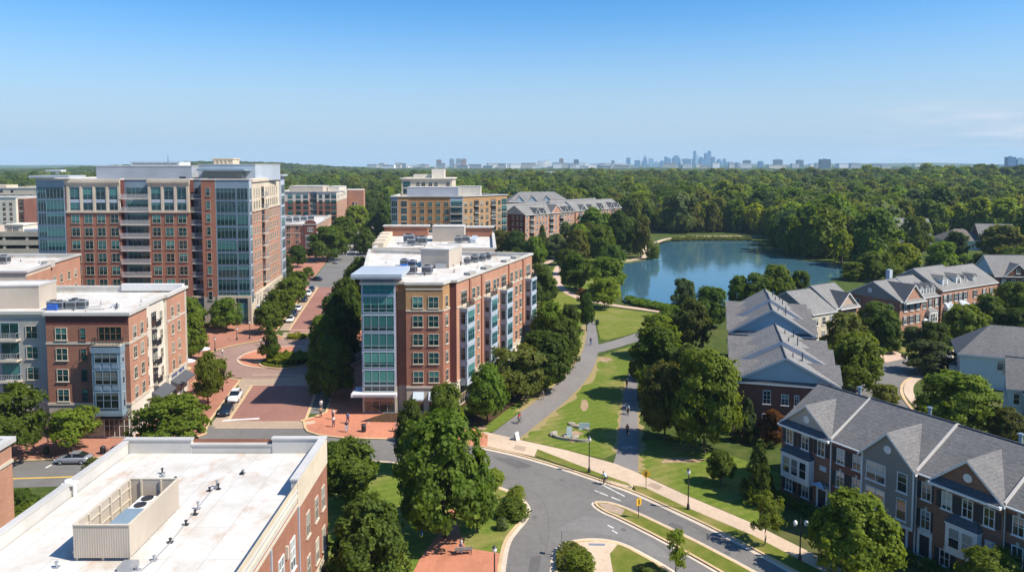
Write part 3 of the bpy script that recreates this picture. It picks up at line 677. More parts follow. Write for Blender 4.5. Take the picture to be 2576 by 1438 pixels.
# ---------------------------------------------------------------- brick block with the blue bay, left
def bay_block():
    H0=18.3; ox,oy=-55.5,108.; r=building('apartment_building','brick and cream five storey block with a blue bay window facing the street','building',(ox,oy))
    s=Vector((-.083,.9965)); S=lambda t:(s.x*t,s.y*t)
    a,b,c,e=S(0),S(6.6),S(14.8),S(23.2)
    nrm=Vector((s.y,-s.x))
    def o(p,k): return (p[0]+nrm.x*k,p[1]+nrm.y*k)
    P=[(-12,0),a,b,o(b,-.5),o(c,-.5),c,e,(-2,24.),(-30,24.),(-30,1.),(-12,1.)]
    base=[(0,5.2,ST_BEIGE)]
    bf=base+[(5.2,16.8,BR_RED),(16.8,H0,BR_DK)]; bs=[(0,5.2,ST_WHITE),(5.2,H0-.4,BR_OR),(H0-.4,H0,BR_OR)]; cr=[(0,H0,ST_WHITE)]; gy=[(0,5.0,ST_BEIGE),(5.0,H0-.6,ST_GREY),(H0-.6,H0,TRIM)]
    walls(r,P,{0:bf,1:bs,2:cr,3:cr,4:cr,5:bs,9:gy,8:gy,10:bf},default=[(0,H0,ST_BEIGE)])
    flatroof(r,P,H0,.75,.4,.30,.35,cop=surf('pale_coping',(.58,.55,.49),.6,.05,1.))
    ring(r,P,13.95,14.3,.07,TRIM,edges=(0,1,5)); ring(r,P,5.0,5.35,.12,TRIM,edges=(0,1,5,9,3))
    f=Face(r,(-12,0),a); rows=(5.6,8.55,11.65,14.65)
    for z in rows:
        f.win(2.2,z,1.65,1.7,2,2,detail=True); f.win(5.35,z,.85,1.65,1,2,fr=BR_TOWN,detail=True)
    f.win(9.3,14.55,3.3,1.95,4,2,fr=BR_TOWN,detail=True)
    # the blue bay
    by=MB(); f.box(by,7.2,11.3,0,1.3,4.0,13.7); f.box(by,7.1,11.4,0,1.4,13.0,14.0); f.box(by,7.1,11.4,0,1.38,3.8,4.3)
    for z in (7.55,10.75): 
        for u in (7.95,9.25,10.55): f.box(by,u-.5,u+.5,1.3,1.36,z,z+.75)
    bo=by.build('bay_window',PANEL,r)
    fb=Face(bo,f.pt(7.2,1.3),f.pt(11.3,1.3)); fc=Face(bo,f.pt(11.3,1.3),f.pt(11.3,0))
    for z in (5.0,8.45,11.6):
        h=2.2 if z<6 else 2.0; h=1.75 if z>11 else h
        fb.win(2.05,z,3.3,h,3,2,GL_D,PANEL,False); fc.win(.65,z,.6,h,1,2,GL_D,PANEL_L,False)
    f.balcony(7.2,11.3,14.05,1.4,0,DARK,1.0,.2)
    # wing on the left
    g_=Face(r,(-30,1.),(-12,1.))
    for z in (5.6,8.55,11.65,14.65): 
        g_.win(15.3,z,1.7,1.75,2,2,detail=True)
        g_.win(12.1,z,2.6,2.2,2,1,GL_T,PANEL,False,True); g_.win(4.5,z,1.6,1.7)
        if z>6: g_.balcony(10.5,13.7,z-.1,1.2,0,RAIL,1.05,.25)
    # sunlit side
    q=Face(r,a,b)
    for z in rows:
        for u in (1.9,4.5): q.win(u,z-.1,1.15,1.75,2,2,GL_D,TRIM,True,True)
    q=Face(r,o(b,-.5),o(c,-.5))
    for z in rows:
        q.win(1.0,z,1.05,1.6,2,2,GL_D,TRIM,True,True); q.win(6.9,z,1.05,1.6,2,2,GL_D,TRIM,True,True); q.win(3.9,z-.3,1.7,2.2,2,1,GL_D,DARK,False,True); q.balcony(2.9,5.0,z-.35,.8,0,DARK,1.,.16)
    q=Face(r,c,e)
    for z in rows:
        for u in (2.3,5.2): q.win(u,z,1.05,1.65,2,2,GL_D,TRIM,True,True)
    # shops: storefront glass, awnings, blue lettering
    for F_,us in ((Face(r,a,b),(1.6,4.8)),(Face(r,o(b,-.5),o(c,-.5)),(1.5,4.2,6.9)),(Face(r,c,e),(2.,5.6))):
        for u in us: F_.win(u,.5,2.3,2.7,3,2,GL_S,WHITE,False)
    awning(Face(r,o(b,-.5),o(c,-.5)),2.2,8.,3.3,4.2,1.8,AWN); awning(Face(r,c,e),.8,7.8,3.3,4.1,1.6,AWN)
    lettering(Face(r,c,e),((1.2,3.9),(4.5,7.2)),4.35,.62,plain('sign_blue',(.03,.07,.22),.6))
    f.win(9.8,.3,3.6,3.2,5,2,GL_S,WHITE,False); awning(f,7.9,11.4,3.4,4.2,.9,AWN); awning(f,1.6,4.,2.9,3.6,.9,plain('olive_awning',(.16,.15,.11),.8))
    f.win(2.8,.4,2.2,2.4,2,2,GL_S,DARK,False)
    # roof
    zr=H0-.75
    penthouse(r,rot(rect(-33,-18.3,0,5.2),R(4),(0,9.9)),zr,zr+3.6)
    vents(r,[(-6,8,.4),(-9,5,.3),(-12,7,.4),(-5,14,.5),(-14,4,.3),(-10.5,12,.6),(-6.4,9.1,.9)],zr)
    mb=MB(); mb.box(-7.3,-6.,9.2,10.1,zr,zr+.7); mb.build('roof_curb',WHITE,r)
    mb=MB(); mb.box(-13.,-2.3,23.3,24.1,H0-.4,H0+.75); mb.build('parapet',WHITE,r)
    mb=MB(); mb.tube((-17,7.,zr+.15),(-7.5,7.6,zr+.15),.05); mb.tube((-17,8.2,zr+.2),(-9,9.4,zr+.2),.05); mb.build('roof_pipe',STEEL,r)
    for i,(x,y) in enumerate(((-15.9,8.3),(-14.7,8.0),(-12.9,8.3),(-11.6,8.7),(-13.4,9.9))):
        ac(ox+x,oy+y,zr,['first grey air conditioner from the beige penthouse on the left roof','second grey air conditioner beside the beige penthouse on the left roof','third grey air conditioner in the left roof row','end grey air conditioner in the left roof row','grey air conditioner behind the left roof row'][i],R(4))
    mb=MB(); mb.box(-.7,.7,-.5,.5,0,.9); tb=mb.build('tarpaulin',plain('blue_tarp',(.02,.10,.42),.5)); tb.location=(ox-15.3,oy+7.4,zr); tag(tb,'blue tarpaulin bundle among the air conditioners of the left roof','tarpaulin')
def lettering(f,parts,z,h,mat,name='lettering'):
    "worn raised letters, too small in the photo to spell"
    mb=MB()
    for u0,u1 in parts:
        u=u0
        while u<u1:
            w=.34; k=rnd.randrange(4)
            f.box(mb,u,u+.1,.02,.1,z,z+h)
            if k!=1: f.box(mb,u+.1,u+w,.02,.1,z+h-.12,z+h)
            if k in (0,2): f.box(mb,u+.1,u+w,.02,.1,z,z+.12)
            if k in (1,3): f.box(mb,u+.1,u+w,.02,.1,z+h*.42,z+h*.58)
            if k==2: f.box(mb,u+w-.1,u+w,.02,.1,z+.12,z+h-.12)
            u+=.47
    return mb.build(name,mat,f.r)
bay_block()
# block behind it on the far left
def left_back():
    H0=19.; r=building('apartment_building','pale brick block with a white roof between the blue bay block and the tower','building')
    P=[(-125,146.),(-94.6,146.),(-97.2,158.),(-97.7,158.1),(-100.4,174.5),(-128,174.5)]
    walls(r,P,{1:[(0,H0-.8,BR_PINK),(H0-.8,H0,ST_CREAM)],3:[(0,H0,BR_PINK)]},default=[(0,H0,ST_CREAM)])
    flatroof(r,P,H0,.7,.4,.25,.3)
    for p0,p1,us in ((P[1],P[2],(2,5.5,9.5)),(P[3],P[4],(2.5,6,10,13.6))):
        f=Face(r,p0,p1)
        for z in (4.6,7.8,11.,14.3):
            for u in us: f.win(u,z,1.3,1.8,2,2,GL_D,TRIM)
    zr=H0-.7
    penthouse(r,rect(-127,-108.5,147.5,156),zr,zr+2.8); mb=MB(); mb.box(-98.6,-97.2,157.,159.6,zr,H0+.75); mb.build('parapet',ST_GREY,r)
    vents(r,[(-102,150,.4),(-104,165,.5),(-110,168,.4),(-100.5,160,.5)],zr)
    for i,(x,y) in enumerate(((-111,164),(-113.4,164.3),(-115.6,163.5))): ac(x,y,zr,['right hand','middle','left hand'][i]+' grey air conditioner on the white roof below the tower',0,1.4)
left_back()
# ---------------------------------------------------------------- twelve storey tower
def tower():
    H0=36.2; ox,oy=-65.,187.; r=building('apartment_tower','tall brick tower with glass corners, cream top storeys and a grey penthouse','building',(ox,oy))
    X=lambda w:w-ox
    s=Vector((-.095,.9955)); S=lambda t:(s.x*t,s.y*t)
    n=Vector((s.y,-s.x))
    x0,x1,x2,x3,x4,x5,x6=X(-117.6),X(-110.6),X(-97.),X(-90.2),X(-79.8),X(-76.8),X(-73.3)
    sideA,sideB,sideC=S(2.2),S(34.5),S(40.)
    P=[(x0,-.3),(x1,-.3),(x1,0),(x2,0),(x2,2.),(x3,2.),(x3,0),(x4,0),(x4,2.4),(x5,2.4),(x5,-.5),(x6,-.5),(x6,-.3),(0,-.3),sideA,(sideA[0]+.02,sideA[1]+.02),sideB,(sideB[0]+.5,sideB[1]+.02),(sideC[0]+.5,sideC[1]),(x0,42.)]
    pan=[(0,7.,ST_BEIGE),(7.,H0,PANEL)]; panl=[(0,7.,ST_CREAM),(7.,H0,PANEL_L)]
    main=[(0,7.,ST_BEIGE),(7.,28.2,BR_RED),(28.2,H0,ST_CREAM)]; pier=[(0,7.,ST_BEIGE),(7.,H0,BR_RED)]
    side=[(0,7.,ST_WHITE),(7.,28.2,BR_PINK),(28.2,H0,ST_CREAM)]
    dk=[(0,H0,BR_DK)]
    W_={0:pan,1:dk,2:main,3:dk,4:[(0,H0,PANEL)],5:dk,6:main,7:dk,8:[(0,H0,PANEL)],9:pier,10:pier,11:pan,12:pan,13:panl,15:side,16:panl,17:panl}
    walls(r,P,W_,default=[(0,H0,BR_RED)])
    flatroof(r,P,H0,.7,.35,.15,.25,cop=surf('pale_coping',(.58,.55,.49)))
    f=Face(r,(x1,0),(x4,0))
    def ux(w): return X(w)-x1
    # cornices of the cream storeys
    for a,b in ((0,x2-x1),(x3-x1,x4-x1)):
        mb=MB(); f.box(mb,a-.05,b+.05,0,.5,H0-.75,H0-.1); f.box(mb,a-.05,b+.05,0,.3,H0-1.3,H0-.75); f.box(mb,a-.05,b+.05,0,.3,28.0,28.45); mb.build('cornice',ST_CREAM,r)
    wl=(-108.3,-105.1,-101.9,-98.6,-88.2,-85.,-81.8)
    z0=[25.5-3.23*i for i in range(6)]
    for w in wl:
        u=ux(w)
        for z in z0: f.win(u,z-.05,2.0,2.05,2,2,fr=WTRIM)
        f.win(u,31.3,2.25,2.9,2,2,split=.22,fr=PANEL,sill=False); f.win(u,28.7,2.25,1.75,2,1,fr=PANEL,sill=False)
        mb=MB(); f.box(mb,u-1.2,u+1.2,0,.1,30.5,31.25); mb.build('spandrel',PANEL_L,r)
    for u in [ux(w)-1.6 for w in wl]+[ux(-98.6)+1.3,ux(-81.8)+1.5]: mb=MB(); f.box(mb,u-.3,u+.3,0,.22,28.46,H0-1.3); mb.build('pilaster',ST_CREAM,r)
    fr=Face(r,(x2,2.),(x3,2.)); f2=Face(r,(x4,2.4),(x5,2.4)); fb=Face(r,(x2,0),(x3,0)); f2b=Face(r,(x4,0),(x5,0))
    for i in range(9):
        z=31.5-3.23*i+(.0 if i==0 else 0)
        fr.win(3.4,z+.05,5.6,2.55,5,2,GL_T,PANEL,False,split=.8); fb.balcony(-.25,7.05,z,.9,-.6,RAILW,1.1,.22)
        f2.win(1.5,z+.05,2.6,2.5,3,2,GL_D,PANEL,False,split=.8); f2b.balcony(.05,2.95,z,.5,-.7,RAIL,1.1,.2)
    p=Face(r,(x5,-.5),(x6,-.5))
    for i in range(9): p.win(1.7,32.2-3.23*i,1.0,1.95,1,2,fr=WTRIM)
    gx=Face(r,(x6,-.3),(0,-.3)); gs=Face(r,(0,-.3),sideA); gl=Face(r,(x0,-.3),(x1,-.3))
    for i in range(9):
        z=31.4-3.23*i; gx.win(2.55,z-.1,4.8,2.72,5,2,GL_T,PANEL,False,split=.72); gx.win(6.6,z-.1,2.7,2.72,3,2,GL_T,PANEL,False,split=.72); gs.win(1.15,z-.1,2.1,2.72,3,2,GL_T,PANEL_L,False,split=.72)
        if i<8: gl.win(1.3,z+.2,2.0,2.7,3,2,GL_T,PANEL,False,split=.8); gl.win(4.6,z+.2,4.4,2.7,5,2,GL_T,PANEL,False,split=.8)
    mb=MB(); mb.box(x0-1.2,x1+1.6,-1.2,6.5,H0+.45,H0+1.0); mb.build('roof_canopy',PANEL_L,r)
    mb=MB(); gx.box(mb,-.1,8.4,0,.4,6.7,7.3); f2b.box(mb,0,3.1,0,.2,6.7,7.2); mb.build('string_course',ST_CREAM,r)
    # sunlit side
    q=Face(r,(sideA[0]+.02,sideA[1]+.02),sideB); L=q.len
    items=[]
    for i in range(9):
        z=31.9-3.23*i
        for u in (2.2,4.8,7.4,15.5,18.1,20.7,23.4,26.,28.7): items.append((u,z,1.25,1.9))
    q.rest(items,2,2,GL_D,TRIM)
    for i in range(9):
        z=31.5-3.23*i; q.win(11.4,z,2.6,2.5,2,2,GL_D,DARK,False); q.balcony(9.8,13.,z,1.1,0,RAIL,1.1,.3)
    mb=MB(); q.box(mb,0,L,0,.3,28.,28.4); q.box(mb,0,L,0,.35,6.6,7.4); q.box(mb,0,L,0,.35,H0-.7,H0-.1); mb.build('cornice',ST_CREAM,r)
    e=Face(r,(sideB[0]+.5,sideB[1]+.02),(sideC[0]+.5,sideC[1]))
    for i in range(9): e.win(2.7,31.4-3.23*i,4.6,2.5,4,2,GL_T,PANEL_L,False,split=.75)
    mb=MB(); e.box(mb,-.6,e.len+.6,-4,.9,H0+.3,H0+.8); mb.build('roof_canopy',PANEL_L,r)
    for u in [1.+3.1*k for k in range(11)]: mb=MB(); q.box(mb,u-.35,u+.35,0,.3,0,6.6); mb.build('pilaster',ST_WHITE,r)
    for k in range(10): q.win(2.55+3.1*k,.6,2.1,5.2,2,3,GL_S,ST_WHITE,False)
    for k in range(4): awning(q,1.4+3.1*k,3.8+3.1*k,3.0,3.9,1.5,AWN_B)
    g0=Face(r,(x4,0),(0,-.3))
    f3=Face(r,(x6,-.3),(0,-.3)); 
    for u in (.3,4.1,8.): mb=MB(); f3.box(mb,u-.5,u+.35,0,.45,0,6.7); mb.build('column',ST_BEIGE,r)
    for u in (2.2,6.1): f3.win(u,.4,2.6,5.4,3,2,GL_T,PANEL,False)
    for u in (1.5,): f2b.win(u,.4,2.4,5.2,2,2,GL_T,PANEL,False)
    # penthouse
    penthouse(r,rect(X(-105.5),X(-81.3),5.,20.),H0-.6,39.5,PANEL_G); penthouse(r,rect(X(-81.29),X(-66.5),9.,30.),H0-.6,39.9,PANEL_L)
    mb=MB(); mb.box(X(-79.5),X(-67.5),3.5,9.,H0+2.1,H0+2.6); mb.build('roof_canopy',PANEL,r)
    mb=MB(); mb.box(X(-78.9),X(-69),6.,9.,H0-.5,H0+2.1); mb.build('glazed_lobby',[GL_D],r)
    mb=MB(); mb.box(X(-81),X(-75.6),18,23,39.9,41.3); mb.box(X(-81.2),X(-75.4),17.8,23.2,41.3,41.6)
    for k in range(4): mb.box(X(-80.6)+k*1.1,X(-80.6)+k*1.1+.35,17.85,18,39.9,41.3)
    mb.build('lift_tower',ST_CREAM,r)
    vents(r,[(X(-103),3,.5),(X(-95),3.2,.5),(X(-88),3,.6),(X(-82),3.4,.9),(X(-109),4,.5),(X(-80),1.5,.8)],H0-.6)
    mb=MB(); mb.box(X(-82.8),X(-81.6),1.2,2.2,H0-.6,H0+.7); mb.build('roof_box',DARK,r)
tower()
# ---------------------------------------------------------------- middle block, glass front, six storeys
def middle():
    H0=21.; ox,oy=-24.,119.; r=building('apartment_building','six storey brick block with a glass corner front and blue bays along its sunny side','building',(ox,oy))
    s=Vector((.335,.942)).normalized(); 
    a,b,c,d,e,f=(0,0),(5.5,0),(5.5,1.),(7.1,1.),(7.1,0),(13.,0)
    g_=(13+s.x*2.6,s.y*2.6); h=(g_[0]+1.1,g_[1]); i=(h[0]+s.x*39.5,h[1]+s.y*39.5); j=(-7.5,47.)
    P=[a,b,c,d,e,f,g_,h,i,j]
    top=[(0,4.4,ST_BEIGE),(4.4,16.7,BR_RED),(16.7,H0,BR_TAN)]
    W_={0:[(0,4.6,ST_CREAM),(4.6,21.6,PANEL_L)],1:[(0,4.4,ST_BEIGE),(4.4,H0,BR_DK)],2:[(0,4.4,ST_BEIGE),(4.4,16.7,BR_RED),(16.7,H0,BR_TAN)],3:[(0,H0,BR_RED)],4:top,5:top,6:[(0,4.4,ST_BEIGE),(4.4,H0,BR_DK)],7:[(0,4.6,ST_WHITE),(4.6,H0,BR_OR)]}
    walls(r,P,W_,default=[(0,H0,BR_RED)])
    flatroof(r,P,H0,.55,.35,.25,.3,cop=surf('pale_coping',(.58,.55,.49)))
    gf=Face(r,a,b)
    for z,hh in ((4.75,2.35),(7.6,2.45),(10.55,2.5),(13.5,2.45),(16.5,2.5)): gf.win(2.75,z,4.9,hh,4,2,GL_T,PANEL_L,False,True,split=.22)
    gf.win(2.75,19.45,4.9,2.0,4,2,plain('bright_teal_glass',(.015,.17,.17),.08,0,.9),PANEL,False,True,split=.3)
    mb=MB(); mb.box(-1.3,6.6,-1.2,8.5,22.,22.25); mb.box(-1.35,6.65,-1.25,8.55,22.25,22.75); mb.build('roof_canopy',PANEL_L,r)
    mb=MB(); mb.poly([(.1,.1,H0),(5.4,.1,H0),(5.4,.1,22),(.1,.1,22)]); mb.poly([(5.4,.1,H0-.6),(5.4,7.5,H0-.6),(5.4,7.5,22),(5.4,.1,22)]); mb.poly([(5.4,7.5,H0-.6),(.1,7.5,H0-.6),(.1,7.5,22),(5.4,7.5,22)]); mb.poly([(.1,7.5,H0-.6),(.1,.1,H0-.6),(.1,.1,22),(.1,7.5,22)]); mb.build('upper_wall',BR_DK,r)
    gf.win(2.75,.25,4.9,2.75,4,2,GL_S,PANEL_L,False,True,split=.78); gf.win(2.75,3.75,4.9,.75,4,1,GL_D,PANEL_L,False)
    mb=MB(); gf.box(mb,-1.6,5.6,.02,1.3,3.05,3.55); mb.box(-1.6,-.02,-.02,3.,3.05,3.55); mb.build('entrance_canopy',RAILW,r)
    fc=Face(r,gf.pt(-1.6,1.3),gf.pt(5.6,1.3)); lettering(fc,((.5,6.8),),3.15,.26,STEEL)
    fr=Face(r,e,f); q=Face(r,f,g_)
    for z in (5.15,8.2,11.2,14.15,17.2):
        for u in (1.9,4.4): fr.win(u,z,1.6,1.75,2,2,GL_T,TRIM,True,True)
        q.win(1.35,z,.95,1.75,2,2,GL_D,TRIM,True,True)
    mb=MB(); fr.box(mb,-.02,5.92,0,.1,16.6,16.85); fr.box(mb,-.02,5.92,0,.1,20.1,20.3); fr.box(mb,-.02,5.92,0,.14,4.2,4.55); q.box(mb,.1,2.6,0,.1,16.6,16.85); q.box(mb,.1,2.6,0,.14,4.2,4.55); mb.build('string_course',TRIM,r)
    for u in (1.9,4.4): awning(fr,u-.85,u+.85,2.6,3.6,.8,AWN_B); fr.win(u,.6,1.5,2.4,2,1,GL_S,DARK,False)
    # sunny side with its bays
    sd_=Face(r,h,i); rows=(5.1,8.15,11.15,14.1,17.15)
    mb=MB(); sd_.box(mb,.05,39.45,0,.1,16.6,16.85); sd_.box(mb,.05,39.45,0,.14,4.3,4.65); mb.build('string_course',TRIM,r)
    for u0,u1 in ((1.3,4.7),(12.2,15.6),(20.4,23.8),(35.2,38.6)):
        mb=MB(); sd_.box(mb,u0,u1,0,1.3,3.6,16.3); sd_.box(mb,u0-.1,u1+.1,0,1.4,15.9,16.45)
        for z in (7.2,10.2,13.2): sd_.box(mb,u0-.04,u1+.04,0,1.36,z,z+.5)
        bo=mb.build('bay_window',PANEL_L,r); fb=Face(bo,sd_.pt(u0,1.3),sd_.pt(u1,1.3)); fl=Face(bo,sd_.pt(u0,0),sd_.pt(u0,1.3))
        for z in rows[:4]: fb.win(1.7,z-.2,2.5,1.95,3,2,GL_T,PANEL,False); fl.win(.65,z-.2,.8,1.95,1,2,GL_D,PANEL,False)
        sd_.balcony(u0,u1,16.5,1.3,.0,DARK,1.,.2); sd_.win((u0+u1)/2,16.6,2.4,2.5,3,2,GL_D,TRIM,False)
    for u in (7.2,9.3,17.3,19.,26.6,29.4,32.): 
        for z in rows: sd_.win(u,z,1.2 if u not in (9.3,19.) else .9,1.75,2,2,GL_T,TRIM,True)
    for u in (5.6,11.,25.,33.6): mb=MB(); sd_.box(mb,u-.35,u+.35,0,.18,4.7,H0-.1); mb.build('pilaster',BR_RED,r)
    for u in (6.5,14.,24.4,30.): mb=MB(); sd_.box(mb,u-1.4,u+1.4,-.9,.25,H0+.3,H0+.75); mb.build('parapet',ST_GREY,r)
    for k in range(9): sd_.win(2.5+4.1*k,.4,2.6,3.2,3,2,GL_S,TRIM,False)
    lf=Face(r,j,a)
    for z in rows:
        for u in (4,9,14,19,24,29,34,39,43): lf.win(u,z,1.6,1.7,2,2,GL_D,TRIM)
    # roof plant
    zr=H0-.55
    penthouse(r,rot(rect(0,5.6,0,8.),R(-14),(6.7,23.6)),zr,zr+3.5)
    mb=MB(); mb.box(10.4,11.,23.4,23.6,zr+.9,zr+2.); o=mb.build('louvre',STEEL,r)
    lab=['left hand grey air conditioner in front of the beige penthouse, middle block','right hand grey air conditioner in front of the beige penthouse, middle block','tall grey air conditioner left of the penthouse, middle block','small grey air conditioner left of the penthouse near the blue tarp','first air conditioner right of the penthouse, middle block','second air conditioner right of the penthouse, middle block','third air conditioner right of the penthouse, middle block','last air conditioner right of the penthouse, middle block']
    for k,(x,y,s_) in enumerate(((6.1,14.6,1.2),(8.9,14.6,1.2),(5.0,24,1.),(3.2,26,1.),(15.2,29.,.9),(16.6,31.,1.1),(18.,33.,1.),(19.,35.5,1.))): ac(ox+x,oy+y,zr,lab[k],R(-6),s_)
    vents(r,[(4.5,15,.6),(8,12.8,.7),(8.6,13,.5),(13.5,17,.6),(17.5,22,.4),(2,20,.4),(-1,30,.4),(19.5,37,.6),(14,26.5,.6),(15,27.3,.4),(12.8,24.5,.5),(3.5,22,.5)],zr)
    mb=MB(); mb.tube((5,16,zr+.15),(6.5,20,zr+.15),.06); mb.tube((14,27,zr+.15),(19.5,36,zr+.15),.06); mb.box(9.6,11.6,22.,23.,zr,zr+.9); mb.build('roof_pipe',STEEL,r)
    mb=MB(); mb.box(-1.3,1.3,-1.0,1.0,0,.55); mb.box(-1.1,.2,-.7,.7,.551,.8); tb=mb.build('tarpaulin',MATS['blue_tarp']); tb.location=(ox+4.2,oy+21.8,zr); tag(tb,'blue tarpaulin cover on the middle white roof left of the penthouse','tarpaulin')
middle()
# ---------------------------------------------------------------- low block behind it
def behind():
    H0=18.; ox,oy=-36.,196.; r=building('apartment_building','cream and brick block with a wide white roof just behind the middle block','building',(ox,oy))
    P=[(0,0),(11.8,0),(11.8,1.5),(20.5,1.5),(20.5,0),(31.5,0),(30.,42),(-4.,44),(-3.2,34),(-2.1,22),(-1.,11)]
    walls(r,P,{0:[(0,H0-1.6,ST_GREY),(H0-1.6,H0,ST_CREAM)],2:[(0,H0-1.2,BR_RED),(H0-1.2,H0,BR_RED)],4:[(0,H0-1.4,SIDING_BL),(H0-1.4,H0,ST_CREAM)]},default=[(0,H0,BR_PINK)])
    flatroof(r,P,H0,.6,.4,.45,.3,cop=surf('pale_coping',(.58,.55,.49)))
    f=Face(r,P[0],P[1])
    for z in (14.0,10.8): 
        for u in (1.8,4.6,7.2,10.2): f.win(u,z,1.5,1.9,2,2,GL_D,TRIM)
    mb=MB(); f.box(mb,0,11.8,0,.6,H0-1.,H0-.1); f.box(mb,0,11.8,0,.35,H0-1.5,H0-1.); mb.build('cornice',ST_CREAM,r)
    f=Face(r,P[4],P[5])
    mb=MB(); f.box(mb,0,11,0,.6,H0-.9,H0-.1); mb.build('cornice',TRIM,r)
    for z in (14.2,11.): f.win(5.5,z,8.5,1.7,6,1,GL_T,PANEL_L,False)
    f=Face(r,P[2],P[3])
    for z in (13.2,10.2):
        for u in (1.7,4.4,7.): f.win(u,z,1.5,1.8,2,2,GL_D,TRIM)
    # stepped left edge and raised rear walls
    for k in range(4): mb=MB(); mb.box(-1.-1.0*k-.6,-.2-1.*k+1.6,6+9.5*k,13+9.5*k,H0-.5,H0+.85); mb.build('parapet',ST_CREAM,r)
    for a_,b_ in (((-4.2,9.5,41,43.5,H0-.5,H0+2.4),(-4.6,10.,40.6,43.9,H0+2.4,H0+2.8)),((20,29.8,39.,41.5,H0-.5,H0+2.2),(19.6,30.4,38.6,41.9,H0+2.2,H0+2.6))):
        mb=MB(); mb.box(*a_); so=mb.build('stair_head',BR_RED,r); mb=MB(); mb.box(*b_); mb.build('coping',ROOFW,so)
    zr=H0-.6; penthouse(r,rect(12.7,22.,24.,31.),zr,zr+4.4)
    lab=['first plant box on the roof behind the middle block','second plant box on the roof behind the middle block','third plant box on the roof behind the middle block','fourth plant box on the roof behind the middle block','grey plant box right of the rear beige penthouse','small plant box right of the rear beige penthouse']
    for k,(x,y,s_) in enumerate(((6.5,19,2.),(9.2,18,1.6),(10.8,15,1.8),(8,13,1.5),(20.6,20,1.5),(22.6,21.5,1.5))): ac(ox+x,oy+y,zr,lab[k],R(4),s_)
    vents(r,[(4,16,.6),(12,10,.6),(15.5,19,.9),(18,17,.6),(19,12,.5),(13.5,13,.5),(26,18,.6)],zr)
    mb=MB(); mb.box(24,25.5,20,33,zr,zr+1.); mb.build('skylight',PANEL_L,r)
behind()
# ---------------------------------------------------------------- tan office with penthouse
def office():
    H0=25.4; ox,oy=-54.5,340.; r=building('office_building','tan brick office block with glass corners beyond the white roofs','building',(ox,oy))
    a=(0,0);b=(3.,-.2);c=(8.2,.3);d=(26.6,0);e=(32.4,.6);th2=math.atan2(.68,.73); f=(e[0]+27*math.cos(th2),e[1]+27*math.sin(th2)); g2=(f[0]-18,f[1]+20); h=(0,36)
    P=[a,b,c,d,e,f,g2,h]
    walls(r,P,{0:[(0,H0,PANEL)],1:[(0,H0,BR_TAN)],2:[(0,H0,BR_OCH)],3:[(0,H0,PANEL_L)],4:[(0,H0,BR_TAN)]},default=[(0,H0,BR_TAN)])
    flatroof(r,P,H0,.6,.4,.4,.3)
    z=[21.-3.17*i for i in range(7)]
    f0=Face(r,a,b);f1=Face(r,b,c);f2=Face(r,c,d);f3=Face(r,d,e);f4=Face(r,e,f)
    for q in z:
        f0.win(1.5,q,2.6,2.6,3,1,GL_T,PANEL_L,False); f1.win(2.8,q,2.6,2.4,3,2,GL_T,PANEL_L,False)
        for k in range(5): f2.win(2.1+3.65*k,q,2.,2.,2,2,GL_T,TRIM)
        f3.win(2.9,q,5.,2.5,5,2,GL_T,PANEL,False); f3.balcony(.1,5.6,q-.1,1.2,0,RAIL,1.,.5)
        for u in (1.6,4.7,11.2,14.4,22.): f4.win(u,q,1.7,2.,2,2,GL_D,TRIM)
        f4.win(7.9,q,2.6,2.6,2,1,GL_D,BR_DK,False); f4.balcony(6.5,9.3,q-.1,.8,0,RAIL); f4.win(18.3,q,3.,2.6,2,1,GL_D,BR_DK,False); f4.balcony(16.7,19.9,q-.1,.8,0,RAIL)
        f4.win(25.1,q,3.3,2.7,3,2,GL_T,PANEL_L,False)
    penthouse(r,rect(6.5,30.,5,16),H0-.6,29.5,PANEL_G); penthouse(r,rect(30.01,40.,9,18),H0-.6,29.7,ST_WHITE)
    solid(r,'upper_storeys',rect(1.,25.5,26,50),0,32.8,ST_CREAM,ROOFW); fu=Face(r,(1.,26),(25.5,26))
    for u in (8,10.6,14,16.7,22.5): 
        for q in (29.2,): fu.win(u,q,1.7,2.,2,1,GL_D,ST_WHITE,False)
    fu.win(2.5,29,3.4,2.6,3,1,GL_T,PANEL,False); fu.win(2.5,25.6,3.4,2.6,3,1,GL_T,PANEL,False)
    mb=MB(); mb.box(.3,26.2,25.3,50.6,32.8,33.3); mb.build('coping',ST_WHITE,r)
    mb=MB(); mb.box(15.2,21.5,30,35,33.3,37.6); mb.box(6,14.9,32,38,33.3,35.); mb.build('lift_tower',ST_WHITE,r)
    vents(r,[(34,6,.7),(38,10,.8),(30,3.5,.7)],H0-.6)
office()
